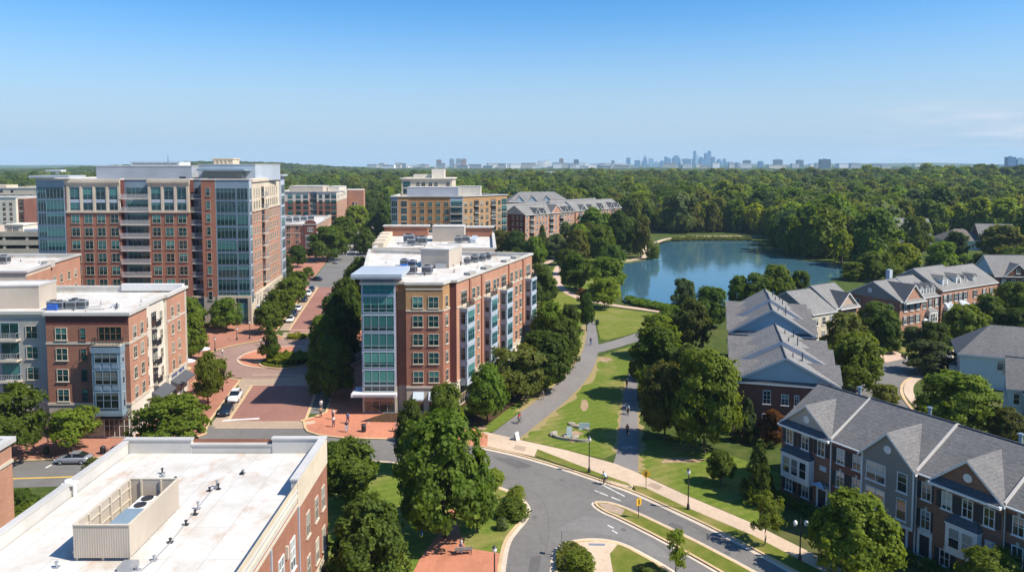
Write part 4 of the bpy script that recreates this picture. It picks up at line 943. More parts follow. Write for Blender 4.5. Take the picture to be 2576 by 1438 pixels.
# ---------------------------------------------------------------- mid-rises along the far left of the street
def midrise():
    H0=24.6; ox,oy=-98.,422.; r=building('apartment_building','red and cream mid-rise with a beige penthouse at the far end of the street','building',(ox,oy))
    P=[(-33,0),(-29.,0),(-29.,-.6),(-15.2,-.6),(-15.2,1.),(-11,1.),(-11,-.6),(0,-.6),(-1.6,16),(-4,45),(-36,45)]
    m=[(0,H0-5.4,BR_RED),(H0-5.4,H0,ST_WHITE)]
    walls(r,P,{0:[(0,H0,PANEL)],2:m,4:[(0,H0,PANEL)],6:m,7:[(0,H0-5.4,BR_OR),(H0-5.4,H0,ST_WHITE)],8:[(0,H0-5.4,BR_OR),(H0-5.4,H0,ST_WHITE)]},default=[(0,H0,BR_RED)])
    flatroof(r,P,H0,.6,.4,.4,.3)
    f=Face(r,P[2],P[3]);f2=Face(r,P[6],P[7]);f3=Face(r,P[4],P[5])
    for i in range(6):
        z=21.-3.05*i; gl=GL_D
        for u in (3.2,7.7,11.8): f.win(u,z,2.6,2.,3,2,GL_T,DARK if z<19 else PANEL,False)
        f3.win(2.1,z,3.4,2.2,3,1,GL_T,PANEL,False); f3.balcony(0.1,4.1,z-.1,.8,0,RAILW,1.,.5)
        for u,w in ((2.2,1.8),(6.,2.6),(9.5,2.8)): f2.win(u,z,w,2.1,3,2,GL_T,DARK if z<19 else PANEL,False)
    q=Face(r,P[7],P[8]); q2=Face(r,P[8],P[9])
    for i in range(6):
        z=21.-3.05*i
        for u in (4,9,13.5): q.win(u,z,1.8,1.9,2,2,GL_D,TRIM)
        for u in (4,9,14,19,24): q2.win(u,z,1.8,1.9,2,2,GL_D,TRIM)
    penthouse(r,rect(-28,-9,5,20),H0-.6,H0+3.,SCREEN); penthouse(r,rect(-8.5,-2,14,34),H0-.6,H0+2.4,ST_WHITE)
    solid(r,'rear_wing',[(-4,46),(6.,46),(3.,66),(-10,66)],0,H0-.5,BR_OR,ROOFW)
    f5=Face(r,(-4,46),(6,46)); 
    for u in (3.5,5.6): f5.win(u,14,1.4,2.6,1,2,GL_D,WHITE)
    # lower brick block in front of it
    H1=13.2; ox,oy=-90.,335.; r=building('apartment_building','low red brick block with a round gable beside the street, white roof','building',(ox,oy))
    P=[(-32,0),(-2.6,0),(-2.2,-.6),(3.,-.6),(2.2,8.),(1.,20),(-4.,57),(-36,57)]
    walls(r,P,{1:[(0,H1,BR_RED)]},default=[(0,H1,BR_OR)]); flatroof(r,P,H1,.5,.4,.3,.3)
    f=Face(r,P[0],P[1])
    for i in range(4):
        z=1.4+3.1*i
        for u in (13.6,18.2,22.5,26.4): f.win(u,z,1.5,1.8,2,2,GL_D,TRIM)
    mb=MB(); f.box(mb,0,29.4,0,.12,9.2,9.45); f.box(mb,0,29.4,0,.3,H1-.5,H1-.1); mb.build('string_course',TRIM,r)
    b2=Face(r,P[2],P[3]); mb=MB(); b2.box(mb,.6,4.6,0,.9,2.8,8.6); bo=mb.build('bay_window',ST_GREY,r); bf=Face(bo,b2.pt(.6,.9),b2.pt(4.6,.9))
    for z in (3.4,6.1): bf.win(2.,z,3.2,1.9,3,2,GL_T,PANEL,False)
    mb=MB(); pts=[b2.pt(u,.1) for u in (0,5.2)]; prof=[(0,9.)]+[(2.6-2.6*math.cos(math.pi*k/8),H1+.4+1.7*math.sin(math.pi*k/8)) for k in range(9)]+[(5.2,9.)]
    fr_=[(*b2.pt(u,.12),z) for u,z in prof]; bk=[(*b2.pt(u,-.5),z) for u,z in prof]
    mb.poly(fr_); mb.poly(list(reversed(bk)))
    for k in range(len(prof)-1): mb.poly([fr_[k+1],fr_[k],bk[k],bk[k+1]])
    mb.build('gable',BR_TOWNR,r)
    for u in (1.7,2.6,3.5): b2.win(u,10.2,.6,1.9,1,1,GL_D,WHITE,True,d=.12)
    q=Face(r,P[4],P[6]) if False else Face(r,P[5],P[6]); q0=Face(r,P[3],P[4]); q1=Face(r,P[4],P[5])
    for i in range(4):
        z=1.4+3.1*i
        for F_,us in ((q0,(2.5,6)),(q1,(2.5,6,9.5)),(q,(3,8,13,18,23,28,33))):
            for u in us: F_.win(u,z,1.6,1.9,2,2,GL_D,TRIM)
    mb=MB(); q0.box(mb,0,q0.len,0,.15,9.2,9.45); q1.box(mb,0,q1.len,0,.15,9.2,9.45); q.box(mb,0,q.len,0,.15,9.2,9.45); q.box(mb,8,16,-.6,.2,H1,H1+1.); q.box(mb,24,30,-.6,.2,H1,H1+1.); mb.build('string_course',TRIM,r)
    for k in range(6): ac(ox-19+2.3*k,oy+9+4.2*k,H1-.5,'dark plant box, %s of the slanting row on the brick roof'%['nearest','second from the near end','third from the near end','third from the far end','second from the far end','farthest'][k],R(20),2.0)
    mb=MB(); mb.box(-30,-23,12,18,H1-.5,H1+1.); mb.build('plant_screen',SCREEN,r)
midrise()
# ---------------------------------------------------------------- far left: flats and car park
def far_left():
    r=building('apartment_building','cream block of flats at the left edge behind the parking garage','building',(-326.,500.)); H0=24.
    P=[(-90,0),(17,0),(17,30),(-90,30)]; 
    walls(r,P,[(0,H0-4,ST_WHITE),(H0-4,H0,ST_CREAM)]); flatroof(r,P,H0,.6,.4,.3,.4)
    f=Face(r,P[0],P[1])
    for i in range(6):
        z=18.2-2.95*i
        for u in (70,75,80,86,91.5,97,103): f.win(u,z,2.2,1.9,2,1,GL_D,DARK,False)
        for u in (91.5,97,103): f.balcony(u-1.6,u+1.6,z-.1,1.,0,RAIL,1.,.5)
    for u in (72,78,85): f.win(u,21.4,1.6,1.4,1,1,GL_D,DARK,False)
    mb=MB(); f.box(mb,0,107,0,.4,19.9,20.3); mb.build('string_course',TRIM,r)
    mb=MB(); mb.box(-40,-14,8,20,H0-.6,H0+2.); mb.box(-2,10,6,16,H0-.6,H0+1.2); mb.build('penthouse',ST_CREAM,r)
    r=building('apartment_building','lower pale flats with a maroon stair in front of the cream block','building',(-300.,450.)); H1=20.
    P=[(-80,0),(4.,0),(4.,25),(-80,25)]; walls(r,P,[(0,H1,ST_WHITE)]); flatroof(r,P,H1,.6,.4,.3,.4)
    f=Face(r,P[0],P[1])
    for i in range(5):
        for u in (64,68.5,73,77,81): f.win(u,15.4-2.95*i,1.7,1.7,2,1,GL_D,BR_PINK,False)
    solid(r,'stair_tower',rect(4.01,7.6,2,20),0,H1-.6,BR_TOWNR,ROOFW); fs=Face(r,(4.01,2),(7.6,2))
    for i in range(6): fs.win(1.8,1.5+2.95*i,2.6,2.2,3,2,GL_D,BR_TOWNR,False)
    # open-sided car park
    r=building('parking_garage','beige concrete parking garage with dark open decks left of the tower','garage',(-165.,262.))
    dk=plain('deck_shadow',(.05,.05,.05),.9)
    mb=MB()
    for z in (3.4,6.4,9.4,12.4,15.4): mb.box(-60,9,0,40,z,z+.3); mb.box(-60,9,-.25,0,z-.5,z+1.25)
    mb.build('deck',ST_BEIGE,r)
    mb=MB(); mb.box(-60,9,-.25,40,15.71,15.75); mb.build('top_deck',CONC,r)
    mb=MB()
    for x in (-52,-44,-36,-28,-20,-12,-4,4,8.6): 
        mb.box(x-.4,x+.4,-.1,.6,0,16.6)
        for y in (14,28): mb.box(x-.3,x+.3,y,y+.5,0,15.4)
    mb.build('column',ST_BEIGE,r)
    mb=MB(); mb.box(-60,9,39,40,0,15.4); mb.box(-60.2,-60,0,40,0,15.4); mb.build('rear_wall',ST_GREY,r)
    mb=MB(); mb.box(-13,-6.5,2,10,15.76,18.6); mb.box(-13.3,-6.2,1.7,10.3,18.6,19.0); mb.build('stair_head',ST_WHITE,r)
    mb=MB(); mb.box(-5.5,2.6,1.,7,15.76,17.3); mb.build('ramp_roof',PANEL_L,r)
    f=Face(r,(-13,2),(-6.5,2)); f.win(4,16,1.6,1.6,1,1,GL_D,DARK,False); f.win(1.8,16,1.4,1.6,1,1,GL_D,BR_RED,False)
far_left()
# sliver of brick at the left edge of the picture, in front
def left_edge():
    r=building('brick_building','corner of a red brick building with cream parapet at the left edge','building')
    P=[(-70,60),(-44.6,60),(-44.6,69.8),(-70,69.8)]; P=[(-75,56.),(-47.3,56.),(-47.9,70.6),(-75,70.6)]; H0=13.6
    walls(r,P,[(0,4.6,ST_BEIGE),(4.6,5.2,TRIM),(5.2,H0-1.8,BR_OR),(H0-1.8,H0,BR_PINK)]); flatroof(r,P,H0,.6,.4,.3,.4)
    f=Face(r,P[1],P[2])
    for z in (6.2,9.2):
        for u in (4,8,11.6): f.win(u,z,1.2,1.8,2,2,GL_H,TRIM,True,True)
    mb=MB(); f.box(mb,0,f.len,0,.15,H0-2.,H0-1.7); mb.build('string_course',TRIM,r)
left_edge()
# ================================================================ HOUSES
def gable_roof(root,x0,x1,y0,y1,ze,zr,mat,over=.35,rake=.3,name='roof',yr=None,t=.14):
    "double pitch with its ridge along x"
    yr=(y0+y1)/2 if yr is None else yr; mb=MB(); k0=(zr-ze)/(yr-y0);k1=(zr-ze)/(y1-yr)
    a0,a1=x0-rake,x1+rake; A=(y0-over,ze-k0*over);B=(yr,zr);C=(y1+over,ze-k1*over)
    for (p,q) in ((A,B),(B,C)): mb.poly([(a0,p[0],p[1]+t),(a1,p[0],p[1]+t),(a1,q[0],q[1]+t),(a0,q[0],q[1]+t)],0); mb.poly([(a1,p[0],p[1]),(a0,p[0],p[1]),(a0,q[0],q[1]),(a1,q[0],q[1])],1)
    for x in (a0,a1): 
        for p,q in ((A,B),(B,C)): mb.poly([(x,p[0],p[1]-.05),(x,q[0],q[1]-.05),(x,q[0],q[1]+t),(x,p[0],p[1]+t)],1)
    for p in (A,C): mb.poly([(a0,p[0],p[1]-.06),(a1,p[0],p[1]-.06),(a1,p[0],p[1]+t),(a0,p[0],p[1]+t)],1)
    o=mb.build(name,[mat,WHITE],root)
    rc=MB(); rc.tube((a0,yr,zr+t),(a1,yr,zr+t),.11,n=6); rc.build('ridge_cap',SHIN_D,o)
    return o
def end_gable(root,x,y0,y1,ze,zr,mat,name='gable',sgn=-1,yr=None):
    yr=(y0+y1)/2 if yr is None else yr
    mb=MB(); mb.poly([(x,y0,ze),(x,y1,ze),(x,yr,zr)]); mb.poly([(x+.25*-sgn,y0,ze),(x+.25*-sgn,yr,zr),(x+.25*-sgn,y1,ze)]); return mb.build(name,mat,root)
def cross_gable(root,xc,hw,yf,ze,zg,slope,y0,ze0,mat,wallmat,ov=.35,pent=None,vent=True,trim=None,t=.13,name='front_gable'):
    "a gable facing -y: its ridge runs back until it meets the main slope (rise per metre, starting at y0, ze0)"
    yb=y0+(zg-ze0)/slope; k=(zg-ze)/hw; mb=MB(); yo=yf-ov
    yv=y0+(ze-ze0)/slope
    for s in (-1,1):
        e=(xc+s*(hw+.25),ze-k*.25); ye=y0+(e[1]-ze0)/slope
        pts=[(e[0],yo,e[1]+t),(xc,yo,zg+t),(xc,yb,zg+t),(e[0],max(ye,yo+.05),e[1]+t)]
        mb.poly(pts if s<0 else list(reversed(pts)),0)
        mb.poly([(e[0],yo,e[1]-.12),(xc,yo,zg-.12),(xc,yo,zg+t),(e[0],yo,e[1]+t)],1); mb.poly([(e[0],yo+.02,e[1]-.12),(xc,yo+.02,zg-.12),(xc,yf,zg-.12),(e[0],yf,e[1]-.12)],1)
        mb.poly([(e[0],yo,e[1]-.1),(e[0],max(ye,yo+.05),e[1]-.1),(e[0],max(ye,yo+.05),e[1]+t),(e[0],yo,e[1]+t)],1)
    mb.poly([(xc-hw,yf,ze),(xc+hw,yf,ze),(xc,yf,zg-.05)],2)
    o=mb.build(name,[mat,trim or WHITE,wallmat],root)
    if pent:
        m2=MB(); m2.poly([(xc-hw,yf-.75,ze-.15),(xc+hw,yf-.75,ze-.15),(xc+hw-.5,yf-.02,ze+.42),(xc-hw+.5,yf-.02,ze+.42)],0); m2.box(xc-hw-.1,xc+hw+.1,yf-.8,yf-.02,ze-.4,ze-.152,1); m2.build('pent_roof',[pent,WHITE],o)
    if vent:
        m3=MB(); n=16; c=[(xc+.42*math.cos(6.283*i/n),ze+(zg-ze)*.42+.42*math.sin(6.283*i/n)) for i in range(n)]
        m3.poly([(x,yf-.06,z) for x,z in c]); 
        for i in range(n): a,b=c[i],c[(i+1)%n]; m3.poly([(a[0],yf-.06,a[1]),(a[0],yf,a[1]),(b[0],yf,b[1]),(b[0],yf-.06,b[1])])
        m3.build('gable_vent',WHITE,o)
    return o
def side_gable(root,side,yc,hw,xo,ze,zg,xmain,slope,x0,ze0,mat,name='side_gable',t=.13):
    "a gable facing along x (side +1 or -1); main slope falls away from xmain"
    xr=x0-side*(zg-ze0)/slope; mb=MB(); k=(zg-ze)/hw
    for s in (-1,1):
        e=(yc+s*(hw+.2),ze-k*.2); xe=x0-side*(e[1]-ze0)/slope
        pts=[(xo,e[0],e[1]+t),(xo,yc,zg+t),(xr,yc,zg+t),(xe,e[0],e[1]+t)]
        mb.poly(pts if s*side>0 else list(reversed(pts)),0); mb.poly([(xo,e[0],e[1]-.1),(xo,yc,zg-.1),(xo,yc,zg+t),(xo,e[0],e[1]+t)],1)
    mb.poly([(xo-side*.3,yc-hw,ze),(xo-side*.3,yc+hw,ze),(xo-side*.3,yc,zg-.05)],2)
    return mb.build(name,[mat,WHITE,SIDING_GR],root)
def dormer(root,xc,yf,zb,w=1.5,h=1.5,slope=.6,y0=0,ze0=8,roof=None,arch=True):
    mb=MB(); zt=zb+h; za=zt+.55; yb=lambda z:y0+(z-ze0)/slope
    for s in (-1,1): mb.poly([(xc+s*w/2,yf,zb),(xc+s*w/2,yf,zt),(xc+s*w/2,yb(zt),zt)],1)
    prof=[(xc-w/2,zb),(xc+w/2,zb),(xc+w/2,zt)]+[(xc+w/2*math.cos(math.pi*k/6),zt+.55*math.sin(math.pi*k/6)) for k in range(1,6)]+[(xc-w/2,zt)]
    mb.poly([(x,yf,z) for x,z in prof],1)
    for s in (-1,1):
        pts=[(xc+s*(w/2+.18),yf-.2,zt-.12),(xc,yf-.2,za+.12),(xc,yb(za+.12),za+.12),(xc+s*(w/2+.18),yb(zt-.12),zt-.12)]
        mb.poly(pts if s<0 else list(reversed(pts)),0)
    o=mb.build('dormer',[roof or SHIN,WHITE],root); f=Face(o,(xc-w/2,yf),(xc+w/2,yf)); f.win(w/2,zb+.2,w*.55,h,2,3,GL_H,WHITE,False); return o
def shutters(f,u,z,w,h,mat):
    mb=MB(); 
    for s in (-1,1): f.box(mb,u+s*(w/2+.33)-.22,u+s*(w/2+.33)+.22,0,.06,z,z+h)
    o=mb.build('shutter',mat,f.r); return o
def shwin(f,u,z,w,h,mat=None,gl=None,key=True):
    o=f.win(u,z,w,h,2,2,gl or GL_H,WHITE,True,True)
    for s in (-1,1):
        k=('sh',round(h,2))
        if k not in MESH:
            mb=MB(); mb.box(-.22,.22,-.06,.0,0,h)
            for i in range(8): mb.box(-.17,.17,-.075,-.06,.08+i*(h-.16)/8,.08+i*(h-.16)/8+.07)
            MESH[k]=mb.mesh('shutter',plain('shutter_paint',(.018,.022,.03),.6))
        link('shutter',MESH[k],o,(s*(w/2+.34),0,0))
    if key:
        k=('key',)
        if k not in MESH:
            mb=MB(); mb.prism([(-.13,-.07),(.13,-.07),(.13,.0),(-.13,.0)],0,.32,0,0,True); MESH[k]=mb.mesh('keystone',TRIM)
        link('keystone',MESH[k],o,(0,0,h+.1))
    return o
def whitebay(root,f,u0,u1,z0,z1,dep=.9,wins=3,roofh=.8,mat=None,roof=None):
    mb=MB(); f.box(mb,u0,u1,0,dep,z0,z1); f.box(mb,u0-.1,u1+.1,0,dep+.1,z1-.15,z1); bo=mb.build('bay_window',mat or WHITE,root)
    m=MB(); A=[(*f.pt(u0-.15,dep+.15),z1),(*f.pt(u1+.15,dep+.15),z1),(*f.pt(u1+.15,0.),z1),(*f.pt(u0-.15,0.),z1)]; T=[(*f.pt(u0+.5,.02),z1+roofh),(*f.pt(u1-.5,.02),z1+roofh)]
    m.poly([A[0],A[1],T[1],T[0]]); m.poly([A[1],A[2],T[1]]); m.poly([A[3],A[0],T[0]]); m.build('bay_roof',roof or SHIN_D,bo)
    fb=Face(bo,f.pt(u0,dep),f.pt(u1,dep)); w=(u1-u0-.5)/wins
    for i in range(wins): fb.win(.25+w*(i+.5),z0+.75,w-.22,z1-z0-1.25,1,2,GL_H,WHITE,False,True)
    fs=Face(bo,f.pt(u0,0),f.pt(u0,dep)); fs.win(dep/2,z0+.75,dep-.35,z1-z0-1.25,1,2,GL_H,WHITE,False)
    return bo
def frontdoor(root,f,u,z=.45,w=1.,h=2.1,col_=None,hood=True):
    mb=MB(); f.box(mb,u-w/2-.28,u+w/2+.28,0,.10,z,z+h+.5); do=mb.build('door_surround',WHITE,root)
    m=MB(); f.box(m,u-w/2,u+w/2,.102,.14,z,z+h,0); d=m.build('door',col_ or DARK,do)
    if hood:
        m=MB(); A=[(*f.pt(u-w/2-.45,.9),z+h+.55),(*f.pt(u+w/2+.45,.9),z+h+.55),(*f.pt(u+w/2+.45,.0),z+h+.55),(*f.pt(u-w/2-.45,0),z+h+.55)]; T=[(*f.pt(u-.05,.45),z+h+1.05),(*f.pt(u+.05,.45),z+h+1.05)]
        m.poly([A[0],A[1],T[1],T[0]]); m.poly([A[1],A[2],T[1]]); m.poly([A[2],A[3],T[0],T[1]]); m.poly([A[3],A[0],T[0]]); m.poly(list(reversed(A)),0); m.build('door_hood',STEEL,do)
    m=MB(); f.box(m,u-w/2-.3,u+w/2+.3,.14,1.1,0,z-.02); f.box(m,u-w/2-.3,u+w/2+.3,1.1,1.45,0,z*.5); m.build('doorstep',CONC,do)
# ---------------------------------------------------------------- near terrace on the right
def near_terrace():
    rz=math.atan2(-.874,.485); O=(32.9,90.1); ze,zr,dep=8.9,12.45,13.; sl=(zr-ze)/6.5
    units=[(0,7.2),(7.2,17.4),(17.4,25.9),(25.9,36.)]
    lab=['brown brick terraced house with beige gable and white bay, leftmost of the near terrace','terraced house with a grey sided gable front and dark red brick beside it, near terrace','terraced house of brown brick with brick gable and white two-window bay, near terrace','terraced house cut by the right edge of the picture, near terrace']
    rs=[]
    for i,(a,b) in enumerate(units):
        r=building('terraced_house',lab[i],'house',O,rz,'houses of the near terrace'); rs.append(r)
        e=.004*i
        m=BR_TOWN if i!=1 else BR_TOWNR
        P=[(a+.01,e),(b-.01,e),(b-.01,dep),(a+.01,dep)]; walls(r,P,[(0,ze,m)])
        o=gable_roof(r,a,b,0,dep,ze,zr+(.12 if i%2 else 0),SHIN,.3,0.)
        # pale flashing on the party wall
        if i:
            mb=MB(); 
            for (p,q) in (((-.35,ze-.16),(6.5,zr)),((6.5,zr),(dep+.3,ze-.16))): 
                mb.poly([(a-.11,p[0],p[1]+.34),(a+.11,p[0],p[1]+.34),(a+.11,q[0],q[1]+.34),(a-.11,q[0],q[1]+.34)])
                for s in (-.11,.11): mb.poly([(a+s,p[0],p[1]),(a+s,q[0],q[1]),(a+s,q[0],q[1]+.34),(a+s,p[0],p[1]+.34)])
                mb.poly([(a-.11,p[0],p[1]-.1),(a+.11,p[0],p[1]-.1),(a+.11,p[0],p[1]+.34),(a-.11,p[0],p[1]+.34)])
            mb.build('party_wall',surf('pale_flashing',(.60,.56,.50),.6,.05),r)
        else: end_gable(r,.02,0,dep,ze,zr,SIDING_GR); end_gable
        mb=MB(); f=Face(r,(a,0),(b,0)); f.box(mb,b-a-.16,b-a-.04,.02,.14,0,ze-.2); f.box(mb,.0,b-a,.28,.42,ze-.22,ze-.08); mb.build('gutter',WHITE,r)
        if i<3:
            mb=MB(); x=(a+b)/2+1.5; mb.tube((x,dep/2+.9,zr-.7),(x,dep/2+.9,zr+.9),.2,n=8); mb.tube((x,dep/2+.9,zr+.75),(x,dep/2+.9,zr+.85),.3,n=8); mb.build('flue',PANEL,r)
    F=[Face(r,(0,0),(40,0)) for r in rs]
    r,f=rs[0],F[0]
    cross_gable(r,3.6,3.5,-.02,ze,11.75,sl,0,ze,SHIN,surf('beige_siding',(.42,.38,.33),.7,.06,1.,stretch=(.3,.3,12)),pent=SHIN_D)
    for u in (1.25,3.5,5.75): shwin(f,u,6.5,.95,1.65,key=False)
    whitebay(r,f,.75,4.8,2.55,5.65,.9,3)
    for u in (1.3,3.7): shwin(f,u,.75,.95,1.6,key=False)
    frontdoor(r,f,6.05)
    mb=MB(); mb.prism([(5.6,-.05),(6.5,-.05),(6.5,0),(5.6,0)],4.75,5.35,0,0,True); mb.build('wall_plaque',AWN_B,r)
    r,f=rs[1],F[1]
    for u in (8.35,10.4):
        for z,h in ((6.5,1.6),(3.75,1.7),(.85,1.6)): shwin(f,u,z,.95,h,key=z<6)
    mb=MB(); f.box(mb,11.3,17.3,.0,.5,2.75,ze+.02); mb.build('siding_front',SIDING_GR,r)
    fg=Face(r,(11.3,-.5),(17.3,-.5))
    cross_gable(r,14.3,3.1,-.5,ze,11.9,sl,0,ze,SHIN,SIDING_GR)
    for z,h in ((6.35,1.9),(3.4,2.1)):
        fg.win(1.75,z,2.2,h,2,2,GL_H,WHITE,True,True); fg.win(4.75,z,1.05,h,1,2,GL_H,WHITE,True,True)
    mb=MB(); 
    for u in (.06,5.94): fg.box(mb,u-.09,u+.09,0,.05,2.75,ze)
    fg.box(mb,-.02,6.02,0,.06,2.6,2.9); mb.build('corner_board',WHITE,r)
    shwin(f,13.,.7,1.,1.7); frontdoor(r,f,15.8,hood=False)
    r,f=rs[2],F[2]
    for z,h in ((6.3,1.65),(3.3,1.8)): shwin(f,18.35,z,.95,h)
    mb=MB(); f.box(mb,19.3,25.8,0,.3,0,ze+.02); mb.build('projecting_front',BR_TOWN,r); fg=Face(r,(19.3,-.3),(25.8,-.3))
    cross_gable(r,22.5,3.3,-.32,ze,11.8,sl,0,ze,SHIN,BR_TOWN,pent=SHIN_D)
    for u in (1.3,3.3,5.3): shwin(fg,u,6.3,.95,1.65)
    whitebay(r,fg,1.7,4.7,2.4,5.5,.8,2); shwin(fg,1.3,.6,.95,1.5); shwin(fg,4.9,.6,.95,1.5)
    frontdoor(r,f,18.35,hood=False)
    mb=MB(); fg.box(mb,5.,5.9,0,.05,4.2,4.95); mb.build('wall_plaque',AWN_B,r)
    r,f=rs[3],F[3]
    for u in (27.,29.2,32.):
        for z,h in ((6.4,1.65),(3.5,1.8),(.6,1.6)): shwin(f,u,z,.95,h)
    cross_gable(r,32.,3.4,-.02,ze,11.7,sl,0,ze,SHIN,BR_TOWN,pent=SHIN_D)
    # brick walks and clipped beds in front
near_terrace()
# ---------------------------------------------------------------- row with blue gable ends
def blue_row():
    rz=-math.atan2(.26,.966); O=(32.6,109.0); W_=14.2; ze=8.5
    segs=[(0,7,12.2,0),(7,13.5,12.95,.7),(13.5,20.5,12.75,.55),(28,35,13.9,1.1),(35,42,14.6,1.7),(42,49,14.2,1.4)]
    lab=['end house of the blue gabled row, brick gable wall towards the camera','second house of the blue gabled row, one roof step behind the front gable','third house of the blue gabled row, highest roof before the gap','house behind the gap with the second pale blue gable','house one roof step behind the second pale blue gable','far end house of the blue gabled row nearest the lake']
    for i,(y0,y1,zr,dz) in enumerate(segs):
        r=building('terraced_house',lab[i],'house',O,rz,'houses of the blue gabled row'); z0=ze+dz
        P=[(.003*i,y0+.01),(W_-.003*i,y0+.01),(W_-.003*i,y1-.01),(.003*i,y1-.01)]
        walls(r,P,[(0,z0,BR_TOWNR)])
        # ridge along y: build along x then turn
        mb=MB(); t=.14; k=(zr-z0)/(W_/2); ov=.45; fr=y0-(.35 if i in (0,3) else .12); bk=y1+(.3 if i in (2,5) else -.0)
        for A,B in (((-ov,z0-k*ov),(W_/2,zr)),((W_/2,zr),(W_+ov,z0-k*ov))):
            mb.poly([(A[0],fr,A[1]+t),(B[0],fr,B[1]+t),(B[0],bk,B[1]+t),(A[0],bk,A[1]+t)],0); mb.poly([(B[0],fr,B[1]),(A[0],fr,A[1]),(A[0],bk,A[1]),(B[0],bk,B[1])],1)
            dr=.2 if i in (0,3) else .55; mb.poly([(A[0],fr,A[1]-dr),(B[0],fr,B[1]-dr),(B[0],fr,B[1]+t),(A[0],fr,A[1]+t)],1); mb.poly([(B[0],bk,B[1]-.16),(A[0],bk,A[1]-.16),(A[0],bk,A[1]+t),(B[0],bk,B[1]+t)],1)
        for x,z in ((-ov,z0-k*ov),(W_+ov,z0-k*ov)): mb.poly([(x,fr,z-.12),(x,bk,z-.12),(x,bk,z+t),(x,fr,z+t)],1)
        ro=mb.build('roof',[SHIN_L,surf('pale_fascia',(.42,.46,.52),.6,.04)],r)
        rc=MB(); rc.tube((W_/2,fr,zr+t),(W_/2,bk,zr+t),.13,n=6); rc.build('ridge_cap',SHIN_D,ro)
        mb=MB(); mb.poly([(0,y0+.012,z0),(W_,y0+.012,z0),(W_/2,y0+.012,zr)]); mb.poly([(0,y1-.012,z0),(W_/2,y1-.012,zr),(W_,y1-.012,z0)]); mb.build('gable',SIDING_BL,r)
        if i in (0,3):
            mb=MB(); mb.box(.05,W_-.05,y0-.28,y0-.005,z0-.42,z0-.18,1); mb.poly([(.05,y0-.28,z0-.18),(W_-.05,y0-.28,z0-.18),(W_-.4,y0-.004,z0+.25),(.4,y0-.004,z0+.25)],0); mb.build('pent_roof',[SHIN_D,WHITE],r)
            f=Face(r,(0,y0),(W_,y0))
            for u,z,w,h in ((4.6,5.3,1.0,1.9),(7.1,5.3,.95,1.45),(8.7,5.3,.6,1.45),(4.5,2.,1.0,1.7),(8.,2.,1.,1.7)): f.win(u,z,w,h,2,3,GL_H,WHITE,True,True)
            mb=MB(); f.box(mb,.1,.22,.0,.1,0,z0); mb.build('downpipe',WHITE,r)
        for sd in (-1,1):
            xo=W_+.5 if sd>0 else -.5; side_gable(r,sd,(y0+y1)/2+.1,2.9,xo+sd*.2,z0+.05,z0+2.1,W_/2,k,W_ if sd>0 else 0,z0,SHIN)  # darker shingle than the main roof: shade on these slopes put into the colour
        vents(r,[(W_/2+2.2,y0+2.,.01),],zr-.7)
        mb=MB(); 
        for x,y in ((W_/2+1.2,y0+2.6),(W_/2+2.6,y0+3.4)): mb.tube((x,y,zr-.9*(x-W_/2)*.55-.2),(x,y,zr+.15),.08,n=6)
        mb.build('roof_vent',DARK,r)
        f=Face(r,(W_,y0),(W_,y1)); 
        for z in (5.6,2.6): 
            for u in (1.8,4.8): f.win(u,z,1.1,1.7,2,2,GL_H,WHITE)
blue_row()
